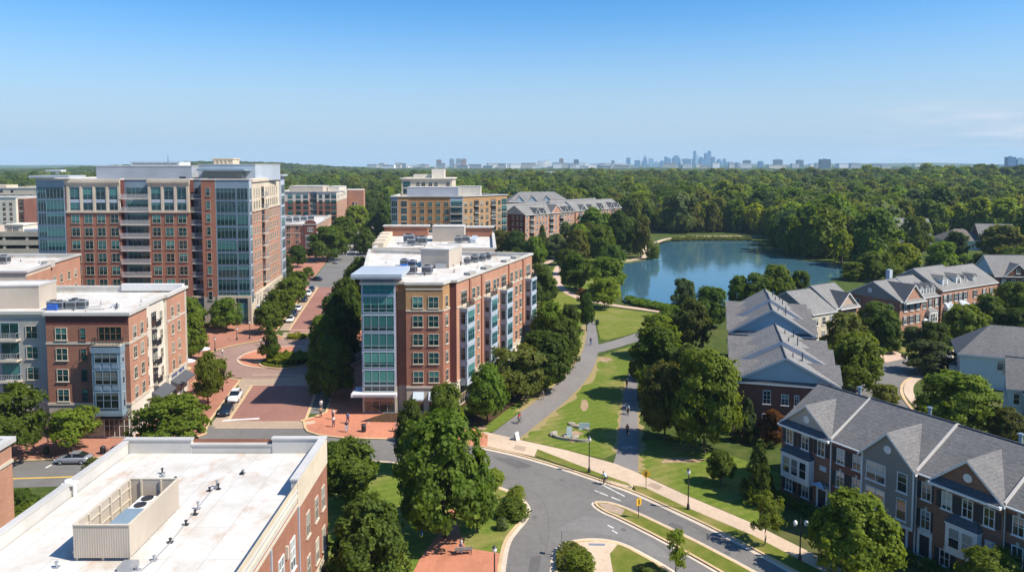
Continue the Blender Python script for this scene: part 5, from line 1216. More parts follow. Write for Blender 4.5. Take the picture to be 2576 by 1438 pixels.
# ---------------------------------------------------------------- lakeside terrace facing right
def lake_terrace():
    rz=math.atan2(.52,.855); O=(63.1,157.2)
    G='houses of the lakeside terrace'
    def unit(lab,x0,x1,y0,dep,ze,zr,wallm,shin=None,ends=(False,False),gm=None):
        r=building('terraced_house',lab,'house',O,rz,G); walls(r,[(x0,y0),(x1,y0),(x1,y0+dep),(x0,y0+dep)],[(0,ze,wallm)] if not isinstance(wallm,dict) else wallm,default=[(0,ze,BR_TOWNR)])
        gable_roof(r,x0,x1,y0,y0+dep,ze,zr,shin or SHIN_L,.35,.12)
        for e,x,s in ((0,x0,-1),(1,x1,1)): end_gable(r,x,y0,y0+dep,ze,zr,gm or SIDING_GR,sgn=s)
        return r,Face(r,(x0,y0),(x1,y0)),(zr-ze)/(dep/2)
    r,f,s=unit('cream fronted end house with grey gable, nearest of the lakeside terrace',0,8.2,0,13.2,8.5,12.3,{0:[(0,8.5,SIDING_CR)]})
    for z in (5.9,2.9):
        for u in (1.6,4.,6.5): f.win(u,z,1.05,1.65,2,2,GL_H,WHITE,True,True)
    mb=MB(); f.box(mb,.4,6.,0,1.6,2.2,2.5); f.box(mb,.5,.7,1.3,1.5,0,2.2); f.box(mb,5.7,5.9,1.3,1.5,0,2.2); mb.build('porch',DARK,r)
    r,f,s=unit('house with a small peach gable between the cream house and the brick ones',8.2,16.4,.3,12.6,8.9,12.9,{0:[(0,8.9,BR_PINK)]})
    cross_gable(r,12.6,3.3,.28,8.9,11.9,s,.3,8.9,SHIN_D,surf('peach_siding',(.52,.38,.28),.7,.06),pent=SHIN_L,vent=False)
    for z in (6.,3.):
        for u in (1.6,4.2,6.6): f.win(u,z,1.05,1.65,2,2,GL_H,WHITE)
    r,f,s=unit('red brick house with a big dark cross gable, lakeside terrace',30,39.,-1.,13.6,8.5,12.2,{0:[(0,8.5,BR_PINK)],3:[(0,8.5,BR_RED)]})
    cross_gable(r,34.9,4.1,-1.3,8.3,12.0,s,-1.,8.5,SHIN_D,BR_PINK,pent=SHIN_L,vent=False)
    for z in (6.,3.):
        for u in (2.2,4.7,7.2): shwin(f,u,z,1.05,1.75,key=False)
    l=Face(r,(30,12.6),(30,-1.)); 
    for u,z in ((3.,6.),(7.,6.),(11.5,6.2),(5,3.),(10,3.)): l.win(u,z,.95,1.5,2,2,GL_H,WHITE)
    mb=MB(); l.box(mb,5.6,6.5,0,.06,9.6,10.6); mb.build('gable_vent',WHITE,r)
    r,f,s=unit('brick house with three arched white dormers, lakeside terrace',39.,47.,-.6,13.,8.5,12.5,{0:[(0,8.5,BR_PINK)]})
    for x in (40.6,43.,45.4): dormer(r,x,.1,9.0,1.5,1.6,s,-.6,8.5)
    for z in (5.9,):
        for u in (1.4,4.,6.6): shwin(f,u,z,1.,1.7,key=False)
    whitebay(r,f,2.4,5.8,1.9,5.0,.9,3,.7,None,SHIN_L); frontdoor(r,f,1.2,hood=True); shwin(f,6.9,3.,.9,1.7,key=False)
    mb=MB(); mb.box(40.,41.2,8.,9.,11.5,14.); mb.build('chimney',PANEL_L,r)
    r,f,s=unit('tall brick house with two broad arched dormers, lakeside terrace',47.,60.,-1.,14.5,9.6,14.,{0:[(0,9.6,BR_PINK)],3:[(0,9.6,BR_RED)]})
    for x in (50.6,56.6): dormer(r,x,.2,10.2,2.2,1.9,s,-1.,9.6)
    for u in (1.6,3.8,6.4,8.4,10.6): shwin(f,u,6.5,1.,1.8,key=False)
    whitebay(r,f,1.2,4.6,2.,5.3,1.,3,1.,None,PANEL_L); whitebay(r,f,7.4,11.,2.,5.3,1.,3,1.,None,PANEL_L)
    r,f,s=unit('far end brick house with two small dormers, lakeside terrace',60.,77.,1.,13.,9.0,13.,{0:[(0,9.,BR_PINK)]})
    for x in (63.,67.4): dormer(r,x,1.9,9.6,1.4,1.5,s,1.,9.)
    for z in (6.,2.9):
        for u in (2.5,6.,10.5,14.): shwin(f,u,z,1.,1.7,key=False)
lake_terrace()
def hip(root,x0,x1,y0,y1,ze,zr,mat,over=.5,inset_=None,name='roof'):
    h=(y1-y0)/2 if inset_ is None else inset_; mb=MB(); a=[(x0-over,y0-over,ze),(x1+over,y0-over,ze),(x1+over,y1+over,ze),(x0-over,y1+over,ze)]; ym=(y0+y1)/2; p=(x0+h,ym,zr);q=(x1-h,ym,zr)
    mb.poly([a[0],a[1],q,p]); mb.poly([a[1],a[2],q]); mb.poly([a[2],a[3],p,q]); mb.poly([a[3],a[0],p]); 
    for i in range(4):
        b,c=a[i],a[(i+1)%4]; mb.poly([(b[0],b[1],ze-.28),(c[0],c[1],ze-.28),c,b],1)
    mb.poly([(x,y,ze-.28) for x,y,_ in reversed(a)],1); return mb.build(name,[mat,WHITE],root)
def right_houses():
    r=building('detached_house','pale blue sided house under a broad grey hip roof at the right edge','house',(81.,134.3),-math.atan2(.42,.9))
    walls(r,rect(0,17,0,11),[(0,6.,SIDING_LT)]); hip(r,0,17,0,11,6.,10.6,SHIN,.55,5.)
    f=Face(r,(0,0),(17,0)); l=Face(r,(0,11),(0,0))
    for u,z,w,h in ((2.4,1.,1.1,1.5),(6.2,3.6,1.2,1.6),(10.5,3.5,1.2,1.6),(10.5,.9,1.2,1.6)): f.win(u,z,w,h,1,2,GL_D,WHITE,True,True)
    for u,z in ((2.5,3.6),(6.5,3.6),(9.5,3.6),(9,.8)): l.win(u,z,.9,1.6,1,2,GL_D,WHITE,True,True)
    whitebay(r,l,3.2,6.6,.5,2.7,1.3,2,.9,SIDING_LT); mb=MB(); f.box(mb,0,.15,0,.04,0,6.); f.box(mb,-.0,17,0,.05,5.65,5.75); mb.build('corner_board',WHITE,r)
    vents(r,[(8,3.6,.5),(9,3.7,.5),(12,2.4,.4)],8.6)
    r=building('detached_house','white house with grey gabled roofs and a porch, lower right edge behind the trees','house',(75.6,113.),-math.atan2(.5,.87))
    walls(r,rect(0,13,0,9),[(0,6.2,SIDING_LT)]); gable_roof(r,0,13,0,9,6.2,9.8,SHIN,.4,.3); end_gable(r,0,0,9,6.2,9.8,SIDING_LT)
    mb=MB(); mb.prism(rect(2.2,6.2,-1.6,-.01),0,6.,0,0); mb.build('front_wing',SIDING_LT,r); cross_gable(r,4.2,2.2,-1.6,6.,8.6,.8,0,6.2,SHIN,SIDING_LT,vent=False)
    f=Face(r,(0,0),(13,0)); w_=Face(r,(2.2,-1.6),(6.2,-1.6)); l=Face(r,(0,9),(0,0))
    for z in (3.7,.8): w_.win(2.,z,1.2,1.7,2,2,GL_D,WHITE,True,True); f.win(1.1,z,.8,1.6,1,2,GL_D,WHITE,True,True); f.win(8.4,z,1.2,1.6,2,2,GL_D,WHITE,True,True)
    for u in (2,4,6.6): l.win(u,3.7,.9,1.6,1,2,GL_D,WHITE,True,True)
    mb=MB(); mb.poly([(6.3,-2.6,2.6),(11.5,-2.6,2.6),(11.5,-.01,3.5),(6.3,-.01,3.5)],0); mb.box(6.3,6.45,-2.5,-2.35,0,2.55,1); mb.box(11.3,11.45,-2.5,-2.35,0,2.55,1); mb.box(6.3,11.5,-2.6,-2.5,2.4,2.58,1); mb.build('porch',[SHIN_D,WHITE],r)
    r=building('detached_house','maroon brick house with a white trimmed front gable at the right edge','house',(138.,214.),R(-4))
    walls(r,rect(0,22,0,12),[(0,8.3,BR_TOWNR)]); gable_roof(r,0,22,0,12,8.3,13.4,SHIN_L,.4,.4); end_gable(r,0,0,12,8.3,13.4,SIDING_BL)
    cross_gable(r,6.,3.6,-.3,8.3,11.6,.85,0,8.3,SHIN_L,BR_TOWNR,vent=False); f=Face(r,(0,0),(22,0))
    for z in (5.4,2.2):
        for u in (2.4,5.,8.,11.5,14.): shwin(f,u,z,1.1,1.8,key=False)
    f.win(6.,9.,1.,1.2,2,2,GL_H,WHITE,d=.32)
    r=building('detached_house','low house with a brown hip roof among the trees right of the lake','house',(203.,352.),R(-8))
    walls(r,rect(0,17,0,14),[(0,4.6,SIDING_LT)]); hip(r,0,17,0,14,4.6,9.4,SHIN_B,.7,6.5); f=Face(r,(0,0),(17,0))
    for u in (2,5,12,15): f.win(u,1.2,1.3,1.6,2,2,GL_D,WHITE)
    r=building('detached_house','white gabled house with a square chimney half hidden behind a round tree','house',(189.,380.),R(-10))
    walls(r,rect(0,21,0,12),[(0,8.,WHITE)]); gable_roof(r,0,21,0,12,8.,12.5,SHIN_L,.4,.4); end_gable(r,0,0,12,8.,12.5,WHITE); end_gable(r,21,0,12,8.,12.5,WHITE,sgn=1); mb=MB(); mb.box(2.5,4.4,-1,.6,0,13.2); mb.build('chimney',WHITE,r)
    r=building('detached_house','grey blue house with a steep roof and maroon gable, far right','house',(217.,349.),R(-14))
    walls(r,rect(0,15,0,12),[(0,6.6,SIDING_BL)]); gable_roof(r,0,15,0,12,6.6,12.,SHIN_L,.4,.3); end_gable(r,0,0,12,6.6,12.,BR_TOWNR); cross_gable(r,3.4,2.6,-.4,6.6,9.6,.9,0,6.6,SHIN_L,BR_TOWNR,vent=False)
    f=Face(r,(0,0),(15,0))
    for z in (3.8,1.):
        for u in (2.,4.6,8.): f.win(u,z,1.3,1.7,2,2,GL_D,WHITE)
right_houses()
# ---------------------------------------------------------------- pitched roofed flats left of the lake
def flats():
    rz=math.atan2(.75,.66)
    def block(lab,O,x1,dep,ze,zr,ranges,dorm,balc):
        r=building('apartment_building',lab,'building',O,rz,'brick flats with grey pitched roofs')
        walls(r,rect(0,x1,0,dep),{0:[(0,ze,BR_PINK)]},default=[(0,ze,BR_DK)])
        for y0,y1 in ranges:
            gable_roof(r,0,x1,y0,y1,ze,zr,SHIN_L,.5,.3); end_gable(r,0,y0,y1,ze,zr,SIDING_BL); end_gable(r,x1,y0,y1,ze,zr,SIDING_BL,sgn=1)
        y0,y1=ranges[0]; s=(zr-ze)/((y1-y0)/2)
        for x,w,h in dorm: cross_gable(r,x,w,-.4,ze,ze+h,s,0,ze,SHIN,BR_PINK if w>3 else SHIN_D,vent=False)
        f=Face(r,(0,0),(x1,0))
        for i in range(5):
            z=ze-2.7-3.05*i
            for u in balc: f.win(u,z,3.2,2.3,2,1,GL_D,BR_DK,False); f.balcony(u-1.7,u+1.7,z-.15,1.,0,RAILW,1.,.5)
            u=1.6
            while u<x1-1:
                if all(abs(u-b)>2.9 for b in balc): f.win(u,z+.2,1.2,1.7,2,2,GL_D,WHITE)
                u+=2.6
        l=Face(r,(0,dep),(0,0))
        for i in range(5):
            for u in (3,6,10.5,dep-8,dep-5,dep-2.5): l.win(u,ze-2.5-3.05*i,1.1,1.6,2,2,GL_D,WHITE)
    block('nearer brick flats with grey pitched roof, left of the park trees',(6.5,373.3),41,28,15.,19.2,((0,14),(14,28)),((9,1.9,3.),(14.5,1.6,2.6),(25,4.6,4.),(33,1.8,2.6),(37.5,1.8,2.6)),(5.2,21,29.5))
    block('farther brick flats with grey pitched roof and dark dormers, beside the wood',(34.2,405.),44,24,15.2,19.8,((0,13),(13,24)),((6.5,2.6,2.8),(14,1.8,2.6),(24,2.,2.8),(34,2.2,3.),(40,1.8,2.6)),(4.4,19.,36.))
    r=building('apartment_building','dark brick flats with a long grey roof rising behind the nearer flats','building',(-2.,462.),R(8),'brick flats with grey pitched roofs')
    walls(r,rect(0,38,0,18),[(0,17.,BR_DK)]); hip(r,0,38,0,18,17.,22.8,SHIN_L,.6,8.)
    for x in (7,15,24): cross_gable(r,x,3.2,-.3,17.,20.4,.64,0,17.,SHIN_L,SIDING_BL,vent=False)
flats()
# ================================================================ TREES
def leafmat(name,c,c2,tr=.55):
    m,nt,b=newmat(name)
    oi=nt.add('ShaderNodeObjectInfo'); f=noise(nt,7.,detail=3,rough=.7); f2=noise(nt,26.,detail=2)
    x=ramp(nt,f,[(.32,sc3(c,.78)),(.5,c),(.70,c2)])
    x=mix(nt,x,ramp(nt,f2,[(.3,(.72,.76,.7)),(.7,(1.2,1.16,1.1))]),1.,'MULTIPLY')
    hs=nt.add('ShaderNodeHueSaturation'); mr=nt.add('ShaderNodeMapRange'); mr.inputs['To Min'].default_value=.478; mr.inputs['To Max'].default_value=.508; nt.link(oi.outputs['Random'],mr.inputs[0]); nt.link(mr.outputs[0],hs.inputs['Hue'])
    m2=nt.add('ShaderNodeMath',operation='MULTIPLY'); m2.inputs[1].default_value=7.31; nt.link(oi.outputs['Random'],m2.inputs[0]); m3=nt.add('ShaderNodeMath',operation='FRACT'); nt.link(m2.outputs[0],m3.inputs[0])
    mr2=nt.add('ShaderNodeMapRange'); mr2.inputs['To Min'].default_value=.68; mr2.inputs['To Max'].default_value=1.26; nt.link(m3.outputs[0],mr2.inputs[0]); nt.link(mr2.outputs[0],hs.inputs['Value'])
    nt.link(x,hs.inputs['Color'])
    b.inputs['Roughness'].default_value=.6; b.inputs['Specular IOR Level'].default_value=.18
    nt.link(hs.outputs[0],b.inputs['Base Color'])
    t=nt.add('ShaderNodeBsdfTranslucent'); mm=mix(nt,hs.outputs[0],(1.5,1.35,.55),1.,'MULTIPLY'); nt.link(mm,t.inputs[0])
    ms=nt.add('ShaderNodeMixShader'); ms.inputs[0].default_value=tr; nt.link(b.outputs[0],ms.inputs[1]); nt.link(t.outputs[0],ms.inputs[2])
    nt.link(ms.outputs[0],nt.n['Material Output'].inputs['Surface']); return m
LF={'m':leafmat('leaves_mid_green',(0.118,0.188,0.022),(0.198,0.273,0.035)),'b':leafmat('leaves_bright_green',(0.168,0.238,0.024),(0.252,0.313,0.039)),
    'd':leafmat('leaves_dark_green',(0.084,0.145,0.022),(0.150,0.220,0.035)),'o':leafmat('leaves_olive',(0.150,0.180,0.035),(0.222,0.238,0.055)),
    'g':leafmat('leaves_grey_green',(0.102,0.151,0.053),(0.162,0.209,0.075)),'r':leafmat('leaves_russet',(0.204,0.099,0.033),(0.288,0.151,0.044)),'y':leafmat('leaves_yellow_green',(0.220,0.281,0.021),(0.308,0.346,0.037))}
BARK=surf('bark',(.10,.075,.055),.95,.25,3.)
def crown_geo(kind,seed,nleaf,s,nlobe=26,droop=.25):
    rg=np.random.RandomState(seed); lobes=[]
    for i in range(nlobe):
        z=rg.rand(); a=rg.rand()*6.283
        if kind=='round':
            env=.5*math.sqrt(max(0,1-((z-.42)/.6)**2)); r=rg.uniform(.065,.155)
        elif kind=='dome':
            env=.5*math.sqrt(max(0,1-(max(0,z-.2)/.82)**2)); r=rg.uniform(.07,.16)
        elif kind=='oval':
            env=.46*math.sqrt(max(0,1-((z-.40)/.62)**2))*(1 if z<.4 else .92); r=rg.uniform(.065,.15)
        elif kind=='cone':
            z=rg.rand()**1.4; env=.48*(1-z)**.8+.03; r=rg.uniform(.06,.13)*(1.15-.6*z)
        elif kind=='layer':
            z=.15+.8*(int(z*6)/6); env=.5*math.sqrt(max(0,1-((z-.3)/.72)**2)); r=rg.uniform(.12,.19)
        elif kind=='sparse':
            env=.48*math.sqrt(max(0,1-((z-.45)/.58)**2)); r=rg.uniform(.08,.15)
        else: # shrub
            env=.5*math.sqrt(max(0,1-(z/1.05)**2)); r=rg.uniform(.14,.24)
        rr=max(0,env-r*.6)*rg.uniform(.66,1.12) if rg.rand()<.84 else env*rg.rand()*.5
        zz=min(max(z,r*.55),1-r*.7)
        lobes.append((rr*math.cos(a),rr*math.sin(a),zz,r))
    if kind in('round','oval','dome','cone'): 
        for q in range(3): lobes.append((rg.uniform(-.06,.06),rg.uniform(-.06,.06),(.9 if kind!='dome' else .88)-.17*q,.12+.03*q))
    Lb=np.array(lobes); w=Lb[:,3]**2; w/=w.sum()
    total=nleaf; per=14 if nleaf>3000 else 5; nleaf=max(60,total//per)
    P=np.zeros((0,3));N=np.zeros((0,3))
    flat=.55 if kind=='layer' else .9
    while len(P)<nleaf:
        n=nleaf*2; k=rg.choice(len(Lb),n,p=w); d=rg.normal(size=(n,3)); d/=np.linalg.norm(d,axis=1)[:,None]
        keep=(d[:,2]>-.35)|(rg.rand(n)<.25); d=d[keep];k=k[keep]
        rr=rg.uniform(.35,1.25,len(k))**.7
        p=Lb[k,:3]+d*(Lb[k,3]*rr)[:,None]*np.array([1,1,flat])
        # leave out leaves buried in other lobes
        dd=np.linalg.norm(p[:,None,:]-Lb[None,:,:3],axis=2)/Lb[None,:,3]; dd[np.arange(len(k)),k]=9
        ok=(dd.min(1)>.6)|(rg.rand(len(k))<.12); ok&=p[:,2]>.0
        P=np.vstack([P,p[ok]]);N=np.vstack([N,d[ok]])
    P=P[:nleaf];N=N[:nleaf]
    out=P-np.array([0,0,.35]); out/=np.linalg.norm(out,axis=1)[:,None]+1e-6
    # tufts: every spot carries a spray of leaves, with gaps between the sprays
    N=N*.6+out*.8; N/=np.linalg.norm(N,axis=1)[:,None]
    N0=np.repeat(N,per,0); tn=N0+rg.normal(size=N0.shape)*.15; spread=s*1.05*rg.uniform(.55,1.3,(len(P),1)).repeat(per,0)
    off=rg.normal(size=N0.shape); off-=N0*(off*N0).sum(1)[:,None]*.55
    P=np.repeat(P,per,0)+off*spread; N=tn; nleaf=len(P); out=N0
    N=N*.75+out*.35+rg.normal(size=N.shape)*.38+np.array([0,0,.12]); N/=np.linalg.norm(N,axis=1)[:,None]
    t=np.cross(N,rg.normal(size=N.shape)); t/=np.linalg.norm(t,axis=1)[:,None]; b=np.cross(N,t)
    sz=s*rg.uniform(.55,1.25,nleaf)[:,None]; asp=rg.uniform(.6,1.,nleaf)[:,None]
    V=np.stack([P+t*sz,P+b*sz*asp+N*sz*.12,P-t*sz*.9,P-b*sz*asp*.9+N*sz*.12],1).reshape(-1,3)
    return V
def crown_mesh(name,V,mat,trunk=None):
    n=len(V)//4; me=bpy.data.meshes.new(name); vs=V; faces=np.arange(4*n).reshape(-1,4)
    me.vertices.add(len(vs)); me.vertices.foreach_set('co',vs.astype(np.float32).ravel())
    me.loops.add(4*n); me.loops.foreach_set('vertex_index',faces.ravel()); me.polygons.add(n); me.polygons.foreach_set('loop_start',np.arange(0,4*n,4)); me.update(calc_edges=True); me.materials.append(mat); return me
CR={}
def crown(kind,var,nleaf,s,nl=26):
    k=(kind,var,nleaf)
    if k not in CR: CR[k]=crown_mesh('crown',crown_geo(kind,hash_(kind)+var*17,nleaf,s,nl),LF['m'])
    return CR[k]
def hash_(s): return sum(ord(c)*(i+3) for i,c in enumerate(s))
def trunk_mesh(lean,seed,limbs=5):
    rg=random.Random(seed); mb=MB(); p=Vector((0,0,0)); r=.5; segs=6
    for i in range(segs):
        q=Vector((lean*(i+1)/segs*rg.uniform(.6,1.2),lean*rg.uniform(-.5,.5)*(i+1)/segs,(i+1)/segs)); r2=.5*(1-.75*(i+1)/segs)
        mb.tube(p,q,r*(1.35 if i==0 else 1),r2,7,0,False); p=q;r=r2
    for i in range(limbs):
        z=rg.uniform(.42,.8); a=6.283*i/limbs+rg.random(); l=rg.uniform(2.5,5.)
        mb.tube((0,0,z),(l*math.cos(a),l*math.sin(a),min(1.,z+.22)),.22,.07,5,0,False)
    return mb.mesh('trunk',BARK)
TRK=[trunk_mesh(.4,1),trunk_mesh(-.3,5),trunk_mesh(.2,9)]
SPEC={'round':(19000,.0255,80),'dome':(17500,.026,75),'oval':(16500,.0255,75),'cone':(14500,.025,80),'layer':(12000,.026,60),'sparse':(5600,.027,34),'shrub':(5500,.034,40)}
TREES=[]
def tree(name,cat,x,y,z,w,h,kind,tone,label,group=None,clear=.2,var=None,far=False):
    var=rnd.randrange(3) if var is None else var
    nl,s,nb=SPEC[kind]
    if w<3: nl=int(nl*.5); s*=1.3
    o=empty(name,(x,y,z),rnd.random()*6.28); tag(o,label,cat,group)
    zc=clear*h; c=link('crown',crown(kind,var,nl,s,nb),o,(0,0,zc)); c.scale=(w,w*rnd.uniform(.92,1.06),h-zc)
    c.material_slots[0].link='OBJECT'; c.material_slots[0].material=LF[tone]
    if kind!='shrub':
        tr=max(.1,.022*h+.012*w); t=link('trunk',TRK[var%3],o); t.scale=(tr,tr,h*.72)
    TREES.append((x,y,w)); return o
def T(kind,cx,by,ty,w,tone,label,clear=.2,z0=0.,name='broadleaf_tree',cat='tree',group=None):
    x,y=g(cx,by,z0); h=zat(ty,y)-z0; ww=w*y/FO; return tree(name,cat,x,y,z0,ww,h,kind,tone,label,group,clear)
# --- foreground and centre
T('round',1116,1352,1046,252,'m','tall broad tree in front, over the brick walk at the road bend',.16,.12)
T('oval',1035,1190,1012,95,'d','slim dark tree at the street edge just left of the tall foreground tree',.18,.12)
T('round',872,1280,1112,165,'m','round tree on the lawn beside the white roofed building',.2,.12)
T('dome',925,1490,1258,225,'d','broad dark tree at the bottom edge beside the foreground brick wall',.12,.12)
T('oval',1200,1338,1165,125,'d','dark tree on the road side of the tall foreground tree',.2,.12)
T('round',1120,1118,970,95,'m','tree before the tan brick front of the middle block',.18,.13)
T('oval',1225,1066,920,112,'m','oval tree beside the footpath start at the middle block corner',.2,.1)
T('layer',1300,1006,861,150,'o','drooping olive tree along the footpath below the blue bays',.16)
T('round',1372,985,838,140,'d','dark tree on the footpath side below the blue bays, next to the drooping olive one',.16)
T('oval',1412,930,800,110,'d','tree left of the footpath, opposite the junction of the paths',.16)
T('oval',1432,905,768,70,'d','narrow dark tree left of the footpath short of the far bend',.14)
T('dome',1385,905,762,100,'m','tree behind the row beside the footpath, near the end of the middle block',.16)
T('oval',1476,833,738,42,'d','slender young tree beside the two walkers on the footpath',.2)
T('sparse',1462,770,726,36,'r','small russet tree where the footpath meets the lakeside path',.2)
T('dome',1362,768,668,82,'d','round dark tree beside the far corner of the middle block',.12)
T('oval',1448,728,640,92,'m','bright tree on the lakeside lawn with shadows on the pink path',.12)
T('round',1527,738,650,95,'m','tree at the left shore of the lake behind the small bright tree',.12)
T('round',1521,776,700,80,'b','small bright tree at the near left shore of the lake, next to the path',.22)
T('oval',1452,668,578,62,'o','yellowish poplar in the park left of the lake',.1)
T('oval',1482,650,560,62,'o','second yellowish poplar in the park left of the lake',.1)
T('round',1512,662,572,80,'m','round tree in the park group before the poplars',.14)
T('oval',1555,646,532,70,'d','tallest dark tree of the park group left of the lake',.12)
T('oval',1525,630,540,70,'d','dark tree behind the park group left of the lake',.12)
T('oval',1583,640,548,50,'d','dark tree at the right end of the park group',.12)
T('cone',1605,634,565,38,'d','small pointed tree standing alone on the lakeside lawn',.2)
T('shrub',1642,652,608,38,'m','round bush on the tip of the lakeside lawn',.04)
T('round',1540,690,618,64,'d','low dark tree by the water below the park group',.12)
T('round',1345,672,598,58,'m','bright tree over the far right corner of the middle roof',.12)
T('dome',1398,650,590,62,'g','grey green tree before the nearer brick flats',.1)
T('cone',1364,640,566,40,'d','dark pointed tree before the left end of the nearer flats',.08)
T('cone',1446,646,560,40,'d','dark pointed tree before the gap between the two brick flats',.08)
T('dome',1300,640,582,60,'d','low tree between the white roofs and the brick flats',.1)
T('round',1262,638,580,62,'o','olive tree right of the rear white roof',.1)
T('round',1480,628,548,64,'d','broad tree before the farther brick flats',.1)
T('round',1425,690,628,55,'m','tree on the park lawn left of the yellowish poplars',.14)
T('dome',1330,735,690,44,'m','low tree behind the far corner of the middle block',.1)
# --- between the shaded path and the blue gabled houses
T('oval',1655,900,792,110,'b','bright tree behind the big trees, left of the shaded lawn',.14)
T('round',1658,1005,828,150,'m','big leafy tree beside the shaded path, far one of the row',.14)
T('round',1672,1112,920,135,'o','olive topped tree beside the shaded path, near one of the row',.2)
T('round',1772,1136,884,180,'m','biggest tree in front of the blue gabled row',.16)
T('oval',1728,1040,872,110,'d','dark tree between the biggest tree and the shaded path row',.12)
T('dome',1618,955,880,70,'d','small dark tree at the shaded path under the row',.1)
T('oval',1740,884,756,108,'o','olive tree at the left side of the blue gabled row',.14)
T('round',1690,845,772,80,'m','tree behind the striped lawn at the lakeside path',.14)
T('oval',1718,802,703,74,'g','blue green tree on the near shore of the lake',.12)
T('round',1790,822,724,90,'d','dark round tree on the near shore beside the blue gabled row',.1)
T('round',1858,768,696,52,'m','first shore tree behind the blue gabled row, at its left',.1)
T('round',1902,768,688,82,'d','broad shore tree behind the blue gabled row',.1)
T('round',1952,765,670,82,'m','tallest shore tree behind the blue gabled row',.1)
T('oval',2012,760,682,58,'m','shore tree above the ridge of the cream house',.1)
T('cone',1880,1112,1004,62,'g','grey green pointed tree at the brick gable wall',.06)
T('round',1948,1122,1036,72,'r','russet tree between the brick gable wall and the near terrace',.14)
T('cone',1908,1262,1114,100,'d','dark fir like tree at the left end of the near terrace',.06)
T('round',1812,1220,1138,76,'m','young tree on the lawn by the fir like tree',.24)
T('sparse',1925,1368,1240,100,'b','young street tree with mulch ring on the verge',.34,.13)
T('round',2150,1460,1252,212,'b','big bright tree in front of the grey sided terraced house',.1)
T('round',2495,1540,1386,170,'b','tree cut by the bottom edge in front of the near terrace',.16)
T('sparse',1700,1445,1334,64,'b','thin young tree on the median strip',.22,.13)
T('shrub',1455,1428,1386,86,'b','bushy shrub on the corner island by the sign post',.02,.12,'shrub','shrub')
T('shrub',1240,1218,1180,60,'b','yellow green bush at the top of the road bend',.02,.12,'shrub','shrub')
T('shrub',1292,1296,1256,84,'m','leafy bush inside the kerb of the road bend',.02,.12,'shrub','shrub')
T('shrub',1264,1330,1302,34,'g','small dark bush below the leafy bush at the road bend',.02,.12,'shrub','shrub')
T('shrub',1300,1262,1225,55,'b','bright grass like bush at the tip of the road bend',.02,.12,'shrub','shrub')
T('shrub',1630,1438,1420,60,'o','olive low bush on the corner island',.02,.12,'shrub','shrub')
# --- right hand streets
T('round',2150,988,842,148,'m','large tree on the corner of the residential street',.16)
T('round',2125,905,792,108,'o','olive tree before the cream house of the lakeside terrace',.12)
T('round',2205,876,762,98,'d','dark tree left of the brick cross gable house',.1)
T('oval',2238,888,812,62,'d','second dark tree by the pink driveway',.1)
T('round',2297,868,822,52,'g','small grey green tree at the pink driveway end',.2)
T('round',2352,876,812,76,'d','dark round tree before the three dormer house',.12)
T('round',2422,862,770,108,'m','round tree before the tall dormer house',.12)
T('round',2482,845,745,84,'d','tree before the far end of the lakeside terrace',.1)
T('round',2552,812,712,100,'m','tree at the right edge before the maroon brick house',.1)
T('round',2560,860,780,90,'d','dark tree at the right edge behind the hip roofed house',.1)
T('round',2335,940,858,112,'g','wide tree left of the pale blue sided house',.14)
T('round',2402,1088,940,180,'m','big tree before the pale blue sided house',.12)
T('round',2228,1026,968,68,'o','small olive tree above the near terrace roof',.16)
T('round',2530,1115,1030,90,'o','olive tree below the white house at the right edge',.1)
T('round',2322,1040,1000,48,'m','tree at the sidewalk bend right of the small olive one',.16)
T('dome',2508,850,800,60,'d','dark low tree by the hip roofed house driveway',.1)
T('round',2370,700,610,80,'m','round tree before the brown hip roof',.1)
T('round',2300,640,548,78,'m','round tree hiding the white gabled house',.1)
T('round',2405,650,585,60,'d','dark tree at the foot of the brown hip roofed house',.08)
T('round',2268,690,615,84,'y','yellow green tree above the brick cross gable roof',.1)
T('round',2205,705,636,100,'m','tree behind the ridge of the lakeside terrace',.08)
T('round',2150,705,660,66,'y','yellowish tree behind the dark gable of the lakeside terrace',.08)
T('round',2520,660,570,110,'o','broad olive tree by the grey blue house, far right',.1)
T('round',2560,690,625,90,'d','dark tree at the right edge above the maroon house',.1)
T('round',2470,700,640,70,'d','tree left of the maroon brick house',.08)
T('round',2425,690,642,70,'m','tree behind the far end of the lakeside terrace',.08)
T('round',2330,590,552,70,'d','tree above the brown hip roof',.08)
# --- brick street, left side
T('oval',676,838,762,76,'m','nearest tree of the row before the tower shops',.16,.13)
T('round',700,808,732,82,'m','second tree of the row before the tower shops',.16,.13)
T('round',730,772,700,74,'m','third tree of the row before the tower shops',.16,.13)
T('round',748,745,684,58,'m','fourth tree of the row before the tower shops',.16,.13)
T('round',716,705,640,48,'d','tree at the far glass corner of the tower',.14,.13)
T('round',749,672,618,46,'d','small dark tree before the low brick block',.16,.13)
T('round',776,700,672,30,'m','little tree at the brick corner of the side street',.16,.13)
T('dome',824,655,572,104,'m','broad tree hiding the long side of the low brick block',.14,.1)
T('oval',862,625,548,84,'m','street tree beyond the broad one on the left side of the street',.12,.1)
T('oval',898,592,518,70,'b','bright street tree near the far bend of the street',.12)
T('oval',922,560,494,58,'d','dark street tree at the far bend',.1)
T('oval',880,566,512,66,'m','tree beside the far mid-rise',.1)
T('round',480,905,792,82,'b','bright tree behind the brick side of the bay block',.14,.13)
T('round',476,830,752,74,'m','tree between the bay block and the tower',.12,.13)
T('round',570,832,752,82,'m','round tree before the tower columns',.2,.13)
T('oval',524,1020,888,78,'b','pointed street tree by the parked white car',.2,.13)
T('sparse',560,985,902,60,'b','thin leaning tree at the roundabout edge by the white car',.2,.13)
T('round',432,1140,1000,182,'b','broad bright tree at the street corner before the shop awnings',.16,.13)
